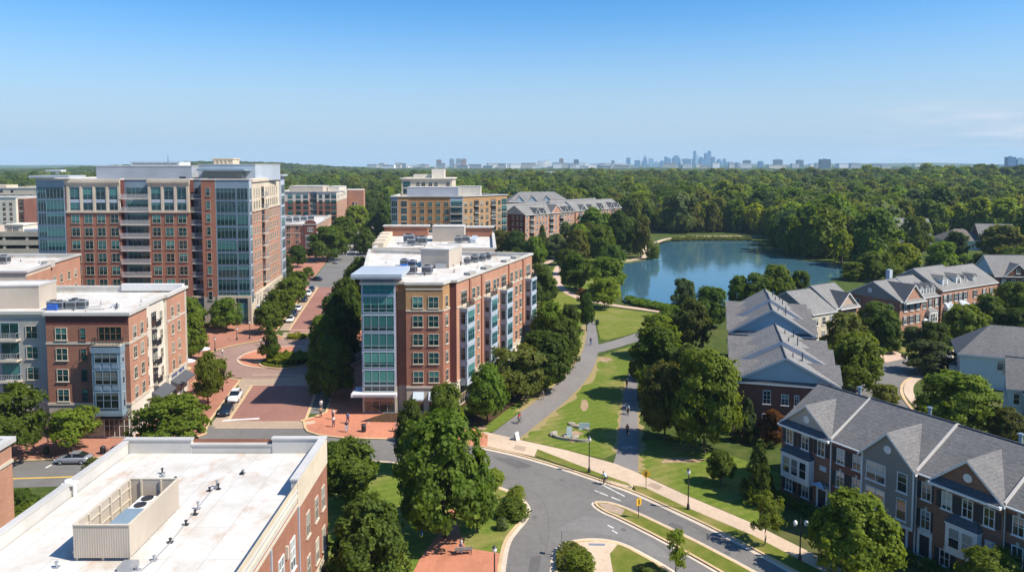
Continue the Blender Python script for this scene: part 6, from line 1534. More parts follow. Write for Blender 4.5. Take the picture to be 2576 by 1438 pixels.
T('layer',186,1136,1016,120,'b','layered bright tree on the pavement before the blue bay block',.24,.13)
T('layer',28,1160,958,165,'m','large layered tree at the left edge before the grey wing',.2,.13)
T('round',52,1300,1236,78,'d','dark bush like tree by the road at the left edge',.1)
T('shrub',62,1345,1270,105,'b','bright bush beside the brick corner at the left edge',.02,0,'shrub','shrub')
T('shrub',232,1205,1152,45,'o','small shrub showing over the left parapet of the white roof',.02,3.,'shrub','shrub')
T('cone',680,910,806,52,'m','pointed young tree on the roundabout island',.2,.2)
T('cone',26,668,620,34,'m','small pointed tree in front of the parking garage',.04)
# --- brick street, right side: the shaded row
for i,(cx,by,ty,w) in enumerate(((832,1000,852,125),(815,925,795,80),(862,905,770,90),(838,868,745,70),(872,815,700,72),(893,775,668,62),(905,742,650,50),(880,850,722,66))):
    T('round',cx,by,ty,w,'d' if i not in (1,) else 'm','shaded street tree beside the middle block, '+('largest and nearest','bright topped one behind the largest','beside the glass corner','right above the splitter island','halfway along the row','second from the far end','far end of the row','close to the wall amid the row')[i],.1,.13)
for i,(cx,by,ty,w) in enumerate(((918,640,575,60),(946,610,540,66),(968,580,512,60),(950,555,500,50),(975,548,492,44))): T('oval',cx,by,ty,w,'d','dark tree on the right of the far street, '+('nearest to the rear white roof','second from the rear white roof','before the tan office corner','behind the street bend','last one beside the tan office')[i],.08)
# --- planted beds
def bed(name,label,pts,h,tone,n=500,s=.18,cat='hedge'):
    rg=np.random.RandomState(len(label)); c=np.array(pts).mean(0); A=[]
    poly=[Vector(p) for p in pts]
    def inside(x,y):
        r=False;j=len(poly)-1
        for i in range(len(poly)):
            if (poly[i].y>y)!=(poly[j].y>y) and x<(poly[j].x-poly[i].x)*(y-poly[i].y)/(poly[j].y-poly[i].y)+poly[i].x: r=not r
            j=i
        return r
    a=np.array(pts); lo=a.min(0);hi=a.max(0)
    while len(A)<n:
        x,y=rg.uniform(lo[0],hi[0]),rg.uniform(lo[1],hi[1])
        if inside(x,y): A.append((x,y,h*(.35+.65*rg.rand())*(.8+.3*math.sin(x*2.1)*math.cos(y*1.7))))
    P=np.array(A); N=rg.normal(size=P.shape)*.5+np.array([0,0,1]); N/=np.linalg.norm(N,axis=1)[:,None]; t=np.cross(N,rg.normal(size=N.shape)); t/=np.linalg.norm(t,axis=1)[:,None]; b=np.cross(N,t); sz=s*rg.uniform(.6,1.3,len(P))[:,None]
    V=np.stack([P+t*sz,P+b*sz,P-t*sz,P-b*sz],1).reshape(-1,3); V[:,0]-=c[0];V[:,1]-=c[1]
    o=link(name,crown_mesh(name,V,LF[tone]),None,(c[0],c[1],.2)); return tag(o,label,cat)
bed('hedge','yellow green hedge on the roundabout island under the pointed tree',circ(4.2,20,c=(ISC[0]-.3,ISC[1]+.3)),1.1,'y',3800,.26)
bed('flower_border','low pale border along the front kerb of the roundabout island',[p for p in circ(5.3,14,200,300,ISC)]+[p for p in reversed(circ(4.4,14,200,300,ISC))],.45,'b',700,.12)
bed('hedge','small yellow green hedge on the splitter island beyond the roundabout',circ(2.3,18,c=(-49.5,171.8)),.9,'y',800,.2)
bed('reed_bed','green reeds along the near shore of the lake',W([(1580,752),(1600,758),(1650,768),(1705,780),(1700,788),(1640,778),(1595,770),(1570,760)]),1.3,'m',2600,.35,'reeds')
bed('reed_bed','grassy strip of reeds at the foot of the dam path',W([(1690,602),(1746,599),(1890,600),(1890,606),(1746,606),(1692,608)]),1.2,'o',2600,.5,'reeds')
bed('planting_bed','leafy planting along the wall of the middle block by the footpath',W([(1150,1068),(1230,1040),(1330,960),(1345,900),(1300,930),(1215,1010),(1140,1050)]),1.1,'d',4200,.25,'plants')
bed('planting_bed','dark planting under the near terrace front',[(30.8,88.),(32.3,89.2),(45.,67.),(43.3,66.2)],.8,'d',1800,.2,'plants')
bed('planting_bed','shrubs round the bushy shrub on the corner island',W([(1400,1400),(1412,1378),(1440,1370),(1470,1392),(1490,1436),(1400,1440)]),.7,'o',900,.18,'plants')
bed('planting_bed','low green planting below the tower columns left of the brick plaza',[(-96,182.),(-70,182.),(-70,185.5),(-96,185.5)],1.1,'d',1500,.25,'plants')
bed('planting_bed','dark shrubs on the brick plaza west of the roundabout',[(-71,160.),(-66,161.5),(-66.5,164),(-72,163)],.9,'d',700,.2,'plants')
# --- the woods
FC=[crown_mesh('crown',crown_geo(k,40+i*7,n,s,nb),LF[t]) for i,(k,n,s,nb,t) in enumerate((('round',2600,.052,46,'m'),('dome',2600,.052,44,'d'),('oval',2200,.05,40,'o'),('round',2200,.056,36,'g'),('dome',2200,.054,40,'b')))]
import mathutils
def inpoly(x,y,P):
    r=False;j=len(P)-1
    for i in range(len(P)):
        if (P[i][1]>y)!=(P[j][1]>y) and x<(P[j][0]-P[i][0])*(y-P[i][1])/(P[j][1]-P[i][1])+P[i][0]: r=not r
        j=i
    return r
LK=inset(ccw(LAKE),-5.)
CLEAR=[LK,[(-70,240),(30,240),(20,370),(75,440),(60,480),(-10,500),(-140,500),(-260,420),(-260,240)],[(-3,340),(60,330),(100,420),(92,455),(20,380)],
 [(-190,230),(-60,230),(-70,560),(-150,560),(-400,560),(-420,440),(-330,300)],[(125,255),(192,255),(252,345),(252,412),(203,412)],
 [(55,120),(150,120),(170,215),(195,300),(160,296),(110,250),(70,205)],[(30,195),(60,195),(140,240),(145,280),(125,300),(100,262),(60,225)]]
def wood_ok(x,y):
    d=math.hypot(x,y)
    if d<300 and not (x>120 and y>215): return False
    if abs(math.atan2(x,y))>R(43): return False
    if y<600:
        for P in CLEAR:
            if inpoly(x,y,P): return False
        for tx,ty,tw in TREES:
            if (tx-x)**2+(ty-y)**2<(tw*.5+2.5)**2: return False
        if inpoly(x,y,W([(1640,600),(1640,588),(1900,588),(1900,602)])): return False
    return True
WOOD=[]
rg=random.Random(21); d=240.
while d<6300:
    sp=max(9.5,d*.0105); n=int(2*R(43)*d/sp); 
    for i in range(n):
        a=-R(43)+(i+rg.random())*2*R(43)/n; dd=d+rg.uniform(-.5,.5)*sp; x,y=dd*math.sin(a),dd*math.cos(a)
        if dd>4300 and rg.random()<smst(4300,6300,dd)*.55: continue
        if not wood_ok(x,y): continue
        w=sp*(.85+1.35*rg.random()**2); h=9.+w*rg.uniform(.35,.75)+rg.uniform(0,3) if dd<1300 else rg.uniform(12,18)
        WOOD.append((dd,x,y,th(x,y),w,h,rg.randrange(5),rg.random()))
    d+=sp*.92
WOOD.sort(key=lambda t:t[0])
def inview(x,y,z): 
    c,s=CT,ST; dz=z-HC; fw=y*c-dz*s; return abs(FO*x/fw)<1330
near=[];rest=[]
for t in WOOD: (near if len(near)<185 and inview(t[1],t[2],t[3]) else rest).append(t)
ZONE=lambda x,y:('on the right lake shore' if 95<x<190 and y<470 else 'by the far right houses' if x>=190 and y<470 else 'behind the far lake end' if x>30 else 'behind the tan office' if x>-160 else 'left of the tower behind the garage')
FTR=MB(); FTR.tube((0,0,0),(0,0,1),1,.5,6,0,False); FTRM=FTR.mesh('trunk',BARK)
SRC=[]
for (dd,x,y,z,w,h,k,q) in near:
    zn=ZONE(x,y); o=empty('broadleaf_tree',(x,y,z),q*6.28); tag(o,'green woodland tree in the tree cover '+zn,'tree','woodland trees '+zn)
    c=link('crown',FC[k],o,(0,0,h*.10)); c.scale=(w,w*rg.uniform(.9,1.1),h*.9); t=link('trunk',FTRM,o); t.scale=(.3,.3,h*.5)
    if q<.14: c.material_slots[0].link='OBJECT'; c.material_slots[0].material=LF['b' if q<.1 else 'y']
# far woodland as one mass, instanced on points
me=bpy.data.meshes.new('woodland'); me.from_pydata([(t[1],t[2],t[3]+t[5]*.06) for t in rest],[],[])
for nm,typ,val in (('wd','FLOAT',[t[4] for t in rest]),('ht','FLOAT',[t[5]*.94 for t in rest]),('kd','INT',[t[6] for t in rest]),('rt','FLOAT',[t[7]*6.28 for t in rest])):
    at=me.attributes.new(nm,typ,'POINT'); at.data.foreach_set('value',val)
wo=bpy.data.objects.new('woodland',me); col.objects.link(wo); tag(wo,'unbroken green woodland stretching to the skyline and the far hills','woodland',None,'stuff')
ng=bpy.data.node_groups.new('woodland','GeometryNodeTree'); ng.interface.new_socket('Geometry',in_out='INPUT',socket_type='NodeSocketGeometry'); ng.interface.new_socket('Geometry',in_out='OUTPUT',socket_type='NodeSocketGeometry')
gi=ng.nodes.new('NodeGroupInput');go=ng.nodes.new('NodeGroupOutput');jn=ng.nodes.new('GeometryNodeJoinGeometry')
def na(nm,t):
    n=ng.nodes.new('GeometryNodeInputNamedAttribute'); n.data_type=t; n.inputs[0].default_value=nm; return n.outputs[0]
cx=ng.nodes.new('ShaderNodeCombineXYZ'); ng.links.new(na('wd','FLOAT'),cx.inputs[0]); ng.links.new(na('wd','FLOAT'),cx.inputs[1]); ng.links.new(na('ht','FLOAT'),cx.inputs[2])
cr=ng.nodes.new('ShaderNodeCombineXYZ'); ng.links.new(na('rt','FLOAT'),cr.inputs[2])
kd=na('kd','INT')
for k in range(5):
    src=next(o for o in bpy.data.objects if o.type=='MESH' and o.data==FC[k])
    oi=ng.nodes.new('GeometryNodeObjectInfo'); oi.transform_space='ORIGINAL'; oi.inputs['Object'].default_value=src
    cp=ng.nodes.new('FunctionNodeCompare'); cp.data_type='INT'; cp.operation='EQUAL'; ng.links.new(kd,cp.inputs[2]); cp.inputs[3].default_value=k
    ip=ng.nodes.new('GeometryNodeInstanceOnPoints'); ng.links.new(gi.outputs[0],ip.inputs['Points']); ng.links.new(cp.outputs[0],ip.inputs['Selection']); ng.links.new(oi.outputs['Geometry'],ip.inputs['Instance']); ng.links.new(cr.outputs[0],ip.inputs['Rotation']); ng.links.new(cx.outputs[0],ip.inputs['Scale']); ng.links.new(ip.outputs[0],jn.inputs[0])
ng.links.new(jn.outputs[0],go.inputs[0])
md=wo.modifiers.new('woodland','NODES'); md.node_group=ng
print('TREES',len(TREES),'near',len(near),'rest',len(rest))
# ================================================================ VEHICLES, PEOPLE, STREET FURNITURE
def carpaint(name,c,met=.25):
    if name in MATS: return MATS[name]
    m,nt,b=newmat(name); b.inputs['Base Color'].default_value=c4(c); b.inputs['Roughness'].default_value=.28; b.inputs['Metallic'].default_value=met; b.inputs['Coat Weight'].default_value=.6; b.inputs['Coat Roughness'].default_value=.05
    MATS[name]=m; return m
RUB=plain('tyre_rubber',(.015,.015,.016),.9); CARGL=plain('car_glass',(.010,.013,.017),.06,0,.9); HL=plain('headlight_lens',(.62,.64,.66),.15); TL=plain('tail_light_lens',(.35,.02,.02),.2); PLATE=plain('bumper_trim',(.04,.04,.045),.6)
def car_meshes(suv):
    k=('car',suv)
    if k in MESH: return MESH[k]
    up=.18 if suv else 0
    st=[(-2.28,.66,.42,.74),(-2.2,.80,.30,.88),(-1.75,.87,.24,.97),(-.9,.90,.20,.99),(.3,.90,.20,.97),(1.05,.89,.20,.93),(1.75,.85,.24,.83),(2.15,.76,.30,.70),(2.28,.62,.40,.62)]
    body=MB(); rings=[]
    for x,hw,zb,zt in st:
        zt+=up; rings.append([(x,-hw*.86,zb),(x,-hw,zb+.14),(x,-hw,zt-.22),(x,-hw*.93,zt-.05),(x,-hw*.72,zt),(x,hw*.72,zt),(x,hw*.93,zt-.05),(x,hw,zt-.22),(x,hw,zb+.14),(x,hw*.86,zb)])
    n=10; vs=[p for r in rings for p in r]; fs=[]
    for i in range(len(rings)-1):
        for j in range(n): fs.append((i*n+j,(i+1)*n+j,(i+1)*n+(j+1)%n,i*n+(j+1)%n))
    fs.append(tuple(range(n))); fs.append(tuple(reversed(range((len(rings)-1)*n,len(rings)*n)))); body.raw(vs,fs,0,True)
    zr=1.44+up*1.4; zd=.96+up; rx0=-1.35 if suv else -.95
    roof=MB(); R_=[(rx0,-.60),(.28,-.58),(.28,.58),(rx0,.60)]
    roof.prism(R_,zr-.05,zr,0,0,True)
    for s in (-1,1): 
        for (x0,z0,x1,z1) in ((-.15,zd,-.2,zr-.04),): roof.box(x0-.05,x0+.05,s*.74-.03+(-s*.04),s*.74+.03-(s*.04),z0,z1)
    gl=MB(); b0=-2.05 if suv else -1.75; b=[(b0,-.76),(1.12,-.76),(1.12,.76),(b0,.76)]
    vs=[(x,y,zd-.03) for x,y in b]+[(x,y,zr-.05) for x,y in R_]; gl.raw(vs,[(0,1,5,4),(1,2,6,5),(2,3,7,6),(3,0,4,7)])
    tyre=MB(); rim=MB()
    prof=[(.22,-.1),(.31,-.1),(.335,-.07),(.335,.07),(.31,.1),(.22,.1)]
    vs=[];N=16
    for r,y in prof:
        for i in range(N): a=6.2832*i/N; vs.append((r*math.cos(a),y,r*math.sin(a)))
    tyre.raw(vs,[(k*N+i,k*N+(i+1)%N,(k+1)*N+(i+1)%N,(k+1)*N+i) for k in range(5) for i in range(N)],0,True)
    for s in (-1,1):
        rim.poly([(.22*math.cos(6.2832*i/12),s*.085,.22*math.sin(6.2832*i/12)) for i in range(12)])
        for i in range(5): a=6.2832*i/5; rim.tube((0,s*.09,0),(.2*math.cos(a),s*.09,.2*math.sin(a)),.03,.03,4)
    hl=MB(); hl.box(-.04,.06,-.17,.17,-.07,.07); 
    MESH[k]=(body.mesh('body',RUB),roof.mesh('cabin_roof',RUB),gl.mesh('cabin_glass',CARGL),tyre.mesh('tyre',RUB),rim.mesh('rim',STEEL),hl.mesh('headlight',HL),hl.mesh('tail_light',TL),up); return MESH[k]
def car(x,y,ang,paint,label,suv=False,z=.04,group=None,name='parked_car',cat='car'):
    bm_,rf,gl,ty,ri,hl,tl,up=car_meshes(suv); o=empty(name,(x,y,z),ang); tag(o,label,cat,group)
    for nm,me in (('body',bm_),('cabin_roof',rf)):
        c=link(nm,me,o); c.material_slots[0].link='OBJECT'; c.material_slots[0].material=paint
    link('cabin_glass',gl,o)
    for wx in (-1.38,1.38):
        for wy in (-.80,.80): w_=link('wheel',ty,o,(wx,wy,.335)); link('rim',ri,w_)
    for s in (-1,1): link('headlight',hl,o,(2.16,s*.58,.60+up)); link('tail_light',tl,o,(-2.22,s*.62,.72+up))
    mb=MB(); mb.box(2.2,2.3,-.5,.5,.36,.5); mb.box(-2.3,-2.2,-.5,.5,.36,.5); link('bumper',MESH.setdefault('bumper',mb.mesh('bumper',PLATE)),o); return o
CW=carpaint('white_car_paint',(.72,.73,.74),0); CK=carpaint('dark_blue_car_paint',(.015,.022,.04)); CS=carpaint('silver_car_paint',(.42,.43,.46),.5); CT_=carpaint('pale_teal_car_paint',(.25,.42,.45),.2)
sa=math.atan2(-.989,.147)
GP='cars parked along the brick street'
car(SL(126)-1.45,126,sa,CW,'white car in the parking bay short of the roundabout',True,.04,GP)
car(SL(119.3)-1.45,119.3,sa,CK,'dark blue car parked at the street corner in front of the white one',False,.04,GP)
for d,p,l,s in ((190.5,CW,'nearest white car of the parked row beyond the roundabout',False),(197.5,CK,'dark car right behind the nearest white one of the row',True),(205,CW,'second white car of the parked row beyond the roundabout',False),(219,CK,'dark car in the middle of the parked row, after the gap',False),(228.5,CW,'third white car of the parked row, before the farthest dark one',True),(237,CK,'farthest dark car of the parked row beyond the roundabout',False)): car(SL(d)-1.5,d,sa,p,l,s,.04,GP)
car(SR(133.5)+1.55,133.5,sa,CT_,'pale teal car parked in the shade beside the middle block',True,.04,GP)
x,y=g(186,1163); car(x,y,math.pi+.03,CS,'silver saloon car parked at the kerb before the blue bay block',False,.03)
car(*g(795,706),R(160),CK,'dark car turning at the asphalt crossing beyond the brick street',False,.03,None,'car')
car(*g(846,662),sa+math.pi,CS,'silver car driving away along the far asphalt street',False,.03,None,'car')
car(*g(862,640),sa,CW,'white van like car near the far tree shadow on the street',True,.03,None,'car')
car(*g(2368,902),R(20),CS,'pale car in the driveway by the pale blue sided house',False,.05)
# ---------------------------------------------------------------- people
SKIN=plain('skin',(.42,.24,.16),.6); HAIRM=plain('dark_hair',(.03,.02,.015),.7)
def skinmesh(name,verts,edges,rad,mat,root=0,sub=1):
    me=bpy.data.meshes.new(name); me.from_pydata(verts,edges,[]); o=bpy.data.objects.new(name,me); col.objects.link(o)
    m=o.modifiers.new('s','SKIN'); m.use_smooth_shade=True
    sv=me.skin_vertices[0].data
    for i,r in enumerate(rad): sv[i].radius=(r,r) if not isinstance(r,tuple) else r; sv[i].use_root=(i==root)
    if sub: s=o.modifiers.new('u','SUBSURF'); s.levels=sub; s.render_levels=sub
    dg=bpy.context.evaluated_depsgraph_get(); ev=o.evaluated_get(dg); out=bpy.data.meshes.new_from_object(ev); out.name=name
    bpy.data.objects.remove(o); out.materials.clear(); out.materials.append(mat); return out
def figure(pose):
    k=('fig',pose)
    if k in MESH: return MESH[k]
    J={}
    if pose=='walk':
        J=dict(pel=(0,0,.95),spi=(0,.01,1.18),che=(0,.02,1.38),nec=(0,.03,1.50),hd=(0,.05,1.60),top=(0,.05,1.70),nos=(0,.15,1.61))
        arm=lambda s:[(s*.18,.01,1.42),(s*.235,-.06*s,1.15),(s*.24,.10*s*1+.05,.93),(s*.24,.14*s+.06,.86)]
        leg=lambda s:[(s*.09,0,.90),(s*.10,.14*s,.50),(s*.10,.16*s-.08,.09),(s*.10,.16*s+.06,.04)]
    elif pose=='stand':
        J=dict(pel=(0,0,.95),spi=(0,0,1.18),che=(0,.0,1.38),nec=(0,.01,1.50),hd=(0,.03,1.60),top=(0,.03,1.70),nos=(0,.13,1.61))
        arm=lambda s:[(s*.18,0,1.42),(s*.25,-.04,1.15),(s*.22,.10,.95),(s*.2,.15,.89)]
        leg=lambda s:[(s*.09,0,.90),(s*.11,.03,.50),(s*.12,-.02,.09),(s*.13,.12,.04)]
    else: # on a bicycle, leaning to the bars
        J=dict(pel=(0,-.22,.98),spi=(0,-.10,1.19),che=(0,.06,1.36),nec=(0,.15,1.46),hd=(0,.20,1.55),top=(0,.20,1.65),nos=(0,.30,1.55))
        arm=lambda s:[(s*.17,.07,1.38),(s*.23,.20,1.16),(s*.22,.42,1.05),(s*.22,.47,1.04)]
        leg=lambda s:[(s*.09,-.20,.93),(s*.12,.16 if s>0 else .10,.72 if s>0 else .56),(s*.13,-.02 if s>0 else .06,.42 if s>0 else .16),(s*.13,.12 if s>0 else .18,.36 if s>0 else .11)]
    V=[J['pel'],J['spi'],J['che'],J['nec'],J['hd'],J['top'],J['nos']]; E=[(0,1),(1,2),(2,3),(3,4),(4,5),(4,6)]; Rr=[(.145,.11),(.125,.10),(.16,.11),.055,(.078,.092),(.07,.085),.018]
    for s in (-1,1):
        a=arm(s); n=len(V); V+=a; E+=[(2,n),(n,n+1),(n+1,n+2),(n+2,n+3)]; Rr+=[.058,.043,.03,(.036,.018)]
        d=(Vector(a[3])-Vector(a[2])).normalized(); sd=Vector((0,1,0)) if abs(d.y)<.8 else Vector((1,0,0))
        for i in range(4):
            b=len(V); base=Vector(a[3])+d*.03+sd*(-.028+.0187*i); l=(.062,.075,.07,.055)[i]; tip=base+d*l+Vector((-s*.02,.0,0)); V+=[tuple(base),tuple(tip)]; E+=[(n+3,b),(b,b+1)]; Rr+=[.0095,.008]
        b=len(V); th_=Vector(a[2])+(Vector(a[3])-Vector(a[2]))*.5+sd*.045; V+=[tuple(th_),tuple(th_+d*.045+sd*.015)]; E+=[(n+2,b),(b,b+1)]; Rr+=[.011,.009]
        l=leg(s); n=len(V); V+=l; E+=[(0,n),(n,n+1),(n+1,n+2),(n+2,n+3)]; Rr+=[.092,.062,.042,(.045,.03)]
    body=skinmesh('body',V,E,Rr,SKIN)
    aL,aR=arm(-1),arm(1)
    sv=[J['pel'],J['spi'],J['che'],(J['nec'][0],J['nec'][1],J['nec'][2]-.04)]+[aL[0],aL[1],aR[0],aR[1]]
    shirt=skinmesh('shirt',sv,[(0,1),(1,2),(2,3),(2,4),(4,5),(2,6),(6,7)],[(.165,.13),(.145,.12),(.18,.13),.07,.075,.062,.075,.062],SKIN)
    lL,lR=leg(-1),leg(1); tr=skinmesh('trousers',[J['pel']]+lL[:3]+lR[:3],[(0,1),(1,2),(2,3),(0,4),(4,5),(5,6)],[(.16,.125),.105,.078,.06,.105,.078,.06],SKIN)
    hb=MB(); hb.lathe([(.001,.115),(.05,.105),(.085,.06),(.095,0),(.09,-.06)],10,0); hair=hb.mesh('hair',HAIRM)
    sh=MB()
    for l in (lL,lR): x,y,z=l[3]; sh.lathe([(.055,z-.045),(.065,z-.02),(.05,z+.04),(.01,z+.06)],8,0,(x,y-.04))
    MESH[k]=(body,shirt,tr,hair,sh.mesh('shoes',DARK),J['hd']); return MESH[k]
def person(px,py,pose,ang,top,legs,label,z=.03,x=None,y=None,hair=None):
    if x is None: x,y=g(px,py,z)
    b,s,t,h,so,hd=figure(pose); o=link('person',b,None,(x,y,z),ang); tag(o,label,'person')
    for nm,me,c in (('shirt',s,top),('trousers',t,legs)):
        q=link(nm,me,o); q.material_slots[0].link='OBJECT'; q.material_slots[0].material=c
    q=link('hair',h,o,(hd[0],hd[1]-.015,hd[2]+.03)); link('shoes',so,o)
    if hair: q.material_slots[0].link='OBJECT'; q.material_slots[0].material=hair
    return o
cl=lambda n,c: plain('cloth_'+n,c,.85)
WH,NV,BL,LB,RD,OR_,TN,BK,GY=cl('white',(.72,.72,.72)),cl('navy',(.02,.03,.08)),cl('blue',(.05,.18,.42)),cl('light_blue',(.38,.52,.68)),cl('red',(.45,.03,.03)),cl('orange',(.55,.16,.06)),cl('tan',(.42,.27,.15)),cl('black',(.02,.02,.022)),cl('grey',(.2,.2,.21))
def bicycle(x,y,z,ang,label,c=None):
    k=('bike',)
    if k not in MESH:
        ty=MB(); N=22
        for i in range(N):
            a,b=6.2832*i/N,6.2832*(i+1)/N; ty.tube((0,.34*math.cos(a),.34*math.sin(a)),(0,.34*math.cos(b),.34*math.sin(b)),.022,n=5,cap=False)
        sp=MB()
        for i in range(9): a=6.2832*i/9; sp.tube((0,0,0),(0,.33*math.cos(a),.33*math.sin(a)),.005,n=3)
        fr=MB(); A,B,C_,D_,E_=(0,-.50,.34),(0,-.05,.30),(0,-.20,.82),(0,.36,.86),(0,.50,.34)
        for p,q in ((A,B),(A,C_),(B,C_),(B,D_),(C_,D_),(D_,E_)): fr.tube(p,q,.02,n=6)
        hb=MB(); hb.tube((0,.36,.86),(0,.40,1.02),.016,n=6); hb.tube((-.26,.42,1.03),(.26,.42,1.03),.016,n=6)
        sd=MB(); sd.tube((0,-.20,.82),(0,-.22,.94),.015,n=5); sd.lathe([(.02,.97),(.09,.96),(.10,.94),(.02,.93)],8,0,(0,-.23))
        pd=MB(); pd.tube((-.14,-.05,.22),(-.02,-.05,.30),.015,n=5); pd.tube((.14,-.05,.38),(.02,-.05,.30),.015,n=5)
        MESH[k]=(ty.mesh('tyre',RUB),sp.mesh('spokes',STEEL),fr.mesh('frame',DARK),hb.mesh('handlebar',DARK),sd.mesh('saddle',DARK),pd.mesh('pedals',STEEL))
    ty,sp,fr,hb,sd,pd=MESH[k]; o=empty('bicycle',(x,y,z),ang); tag(o,label,'bicycle')
    for yy in (-.5,.5): w_=link('wheel',ty,o,(0,yy,.36)); link('spokes',sp,w_)
    for nm,me in (('frame',fr),('handlebar',hb),('saddle',sd),('pedals',pd)): link(nm,me,o)
    return o
def rider(px,py,ang,top,legs,lp,lb,z=.03):
    x,y=g(px,py,z); bicycle(x,y,z,ang,lb); return person(0,0,'ride',ang,top,legs,lp,z,x,y)
rider(1521,1218,R(50),LB,BK,'cyclist in a pale blue shirt riding on the road by the kerb','black bicycle ridden by the cyclist in pale blue at the kerb',.03)
rider(1306,1064,R(-35),RD,GY,'cyclist in a red top at the near end of the footpath','bicycle under the cyclist in red on the footpath')
person(1365,1005,'walk',R(150),GY,TN,'person in grey walking on the curving footpath below the drooping tree')
person(1486,868,'walk',R(170),NV,BL,'person in navy at the junction of the footpaths')
person(1478,800,'walk',R(0),BK,GY,'left one of the two walkers on the far footpath'); person(1487,800,'walk',R(5),GY,BK,'right one of the two walkers on the far footpath')
person(1577,974,'walk',R(180),BK,BK,'person in black far up the shaded path',.04)
rider(1579,1042,R(180),LB,BK,'cyclist in white and pale blue on the shaded path','bicycle on the shaded path',.04)
person(1578,1094,'walk',R(0),OR_,BK,'person in an orange top on the sunny patch of the shaded path',.04)
person(808,1030,'stand',R(200),WH,GY,'person in white in the shade behind the kerb by the teal car',.14)
person(807,1049,'stand',R(20),TN,BK,'person in a tan top at the shadow edge of the brick plaza',.14)
person(838,1054,'stand',R(160),WH,NV,'person in a white cap shirt behind the pair on the plaza, at the shadow edge',.14)
person(839,1073,'walk',R(190),WH,NV,'person in white with navy shorts, left on the sunny plaza',.14)
person(875,1064,'walk',R(170),BL,NV,'person in blue at the shadow edge, middle of the plaza',.14)
person(872,1086,'walk',R(180),NV,LB,'person in navy with pale jeans nearest the kerb of the plaza',.14)
person(998,1085,'walk',R(100),WH,WH,'person all in white beside the tree, right on the plaza',.14)
person(1062,1345,'walk',R(30),BL,BL,'person in blue in the tree shade on the brick walk',.14)
person(1160,1392,'stand',R(-60),WH,LB,'person in white standing by the bench on the brick walk',.14)
person(657,868,'walk',R(90),WH,BK,'person in white on the pavement by the tower corner',.14)
person(560,896,'stand',R(90),WH,GY,'person in white among the shrubs west of the roundabout',.14)
# ---------------------------------------------------------------- lamps, signs
GLOBE=plain('lamp_glass',(.72,.72,.70),.25)
def lamp(px,py,top,label,arms=0,z=.13,rot_=0.,group='street lamps'):
    x,y=g(px,py,z); h=max(2.8,zat(top,y)-z); o=empty('street_lamp',(x,y,z),rot_); tag(o,label,'street lamp',group)
    mb=MB(); mb.lathe([(.2,0),(.2,.15),(.15,.5),(.09,.7),(.075,.9),(.06,h-.55),(.09,h-.5)],10); mb.build('post',DARK,o)
    if arms:
        for s in (-1,1):
            a=MB(); a.tube((0,0,h-.6),(s*.55,0,h-.45),.035,n=6); ar=a.build('arm',DARK,o)
            b=MB(); b.lathe([(.08,h-.5),(.19,h-.35),(.21,h-.05),(.1,h+.05),(.02,h+.12)],10,0,(s*.55,0)); b.build('lantern',GLOBE,ar)
        b=MB(); b.lathe([(.07,h-.6),(.06,h+.2),(.02,h+.5)],8); b.build('finial',DARK,o)
    else:
        b=MB(); b.lathe([(.08,h-.5),(.2,h-.38),(.23,h-.15),(.17,h+.02)],12); lg=b.build('lantern',GLOBE,o); b=MB(); b.lathe([(.24,h+.0),(.15,h+.1),(.03,h+.28)],10); b.build('cap',DARK,lg)
    return o
lamp(1482,1187,1100,'black street lamp on the verge left of the road cyclist'); lamp(1731,1280,1182,'black street lamp on the verge right of the diamond sign')
lamp(2012,1408,1310,'double armed street lamp in front of the near terrace',1); lamp(1244,1462,1376,'street lamp at the bottom edge beside the brick walk')
lamp(1450,906,866,'path lamp beside the dark tree at the footpath bend',0,.03); lamp(1439,912,884,'shorter path lamp just left of the path bend',0,.03)
lamp(826,1012,940,'street lamp in the shade before the largest street tree'); lamp(628,852,808,'street lamp on the pavement at the tower corner'); lamp(596,855,828,'low lamp post on the pavement left of the tower corner'); lamp(541,882,862,'small lamp post at the kerb west of the roundabout')
def sign(px,py,top,label,shape,size,ang,z=.14,mat=None):
    x,y=g(px,py,z); h=zat(top,y)-z; o=empty('road_sign',(x,y,z),ang); tag(o,label,'road sign')
    mb=MB(); mb.tube((0,0,0),(0,0,h),.04,n=8); mb.build('post',STEEL if shape=='plain' else DARK,o)
    zc=h-size*.62; yl=plain('sign_yellow',(.75,.42,.02),.45)
    if shape=='diamond': P=[(0,-size*.7),(size*.7,0),(0,size*.7),(-size*.7,0)]
    elif shape=='square': P=[(-size*.5,-size*.62),(size*.5,-size*.62),(size*.5,size*.62),(-size*.5,size*.62)]
    else: P=[(-.22,-.3),(.22,-.3),(.22,.3),(-.22,.3)]
    m=MB(); m.raw([(a,-.05,zc+b) for a,b in P]+[(a,-.08,zc+b) for a,b in P],[(0,1,2,3),(7,6,5,4)]+[(i,i+4,(i+1)%4+4,(i+1)%4) for i in range(4)]); pl=m.build('sign_plate',mat or yl,o)
    if shape!='plain':
        k=MB(); k.box(-.05,.05,-.095,-.082,zc-.02,zc+.2); k.box(-.1,-.02,-.095,-.082,zc-.26,zc-.03); k.box(.02,.1,-.095,-.082,zc-.28,zc-.03); k.lathe([(.001,zc+.33),(.06,zc+.3),(.06,zc+.24),(.001,zc+.21)],8,0,(0,-.085)); k.box(-.12,.12,-.094,-.083,zc+.06,zc+.12); k.build('pictogram',BK,pl)
    return o
sign(1625,1229,1180,'yellow diamond warning sign with a walking figure on the verge','diamond',.85,R(-8)); sign(1606,1302,1252,'yellow square sign with a dark mark on the median strip','square',.66,R(28))
sign(1413,1396,1334,'thin sign post with a plate seen edge on, corner island','plain',.4,R(80),.13,STEEL)
sign(690,807,742,'white pole with a small plate before the tower shops','plain',.4,R(70),.13,WHITE)
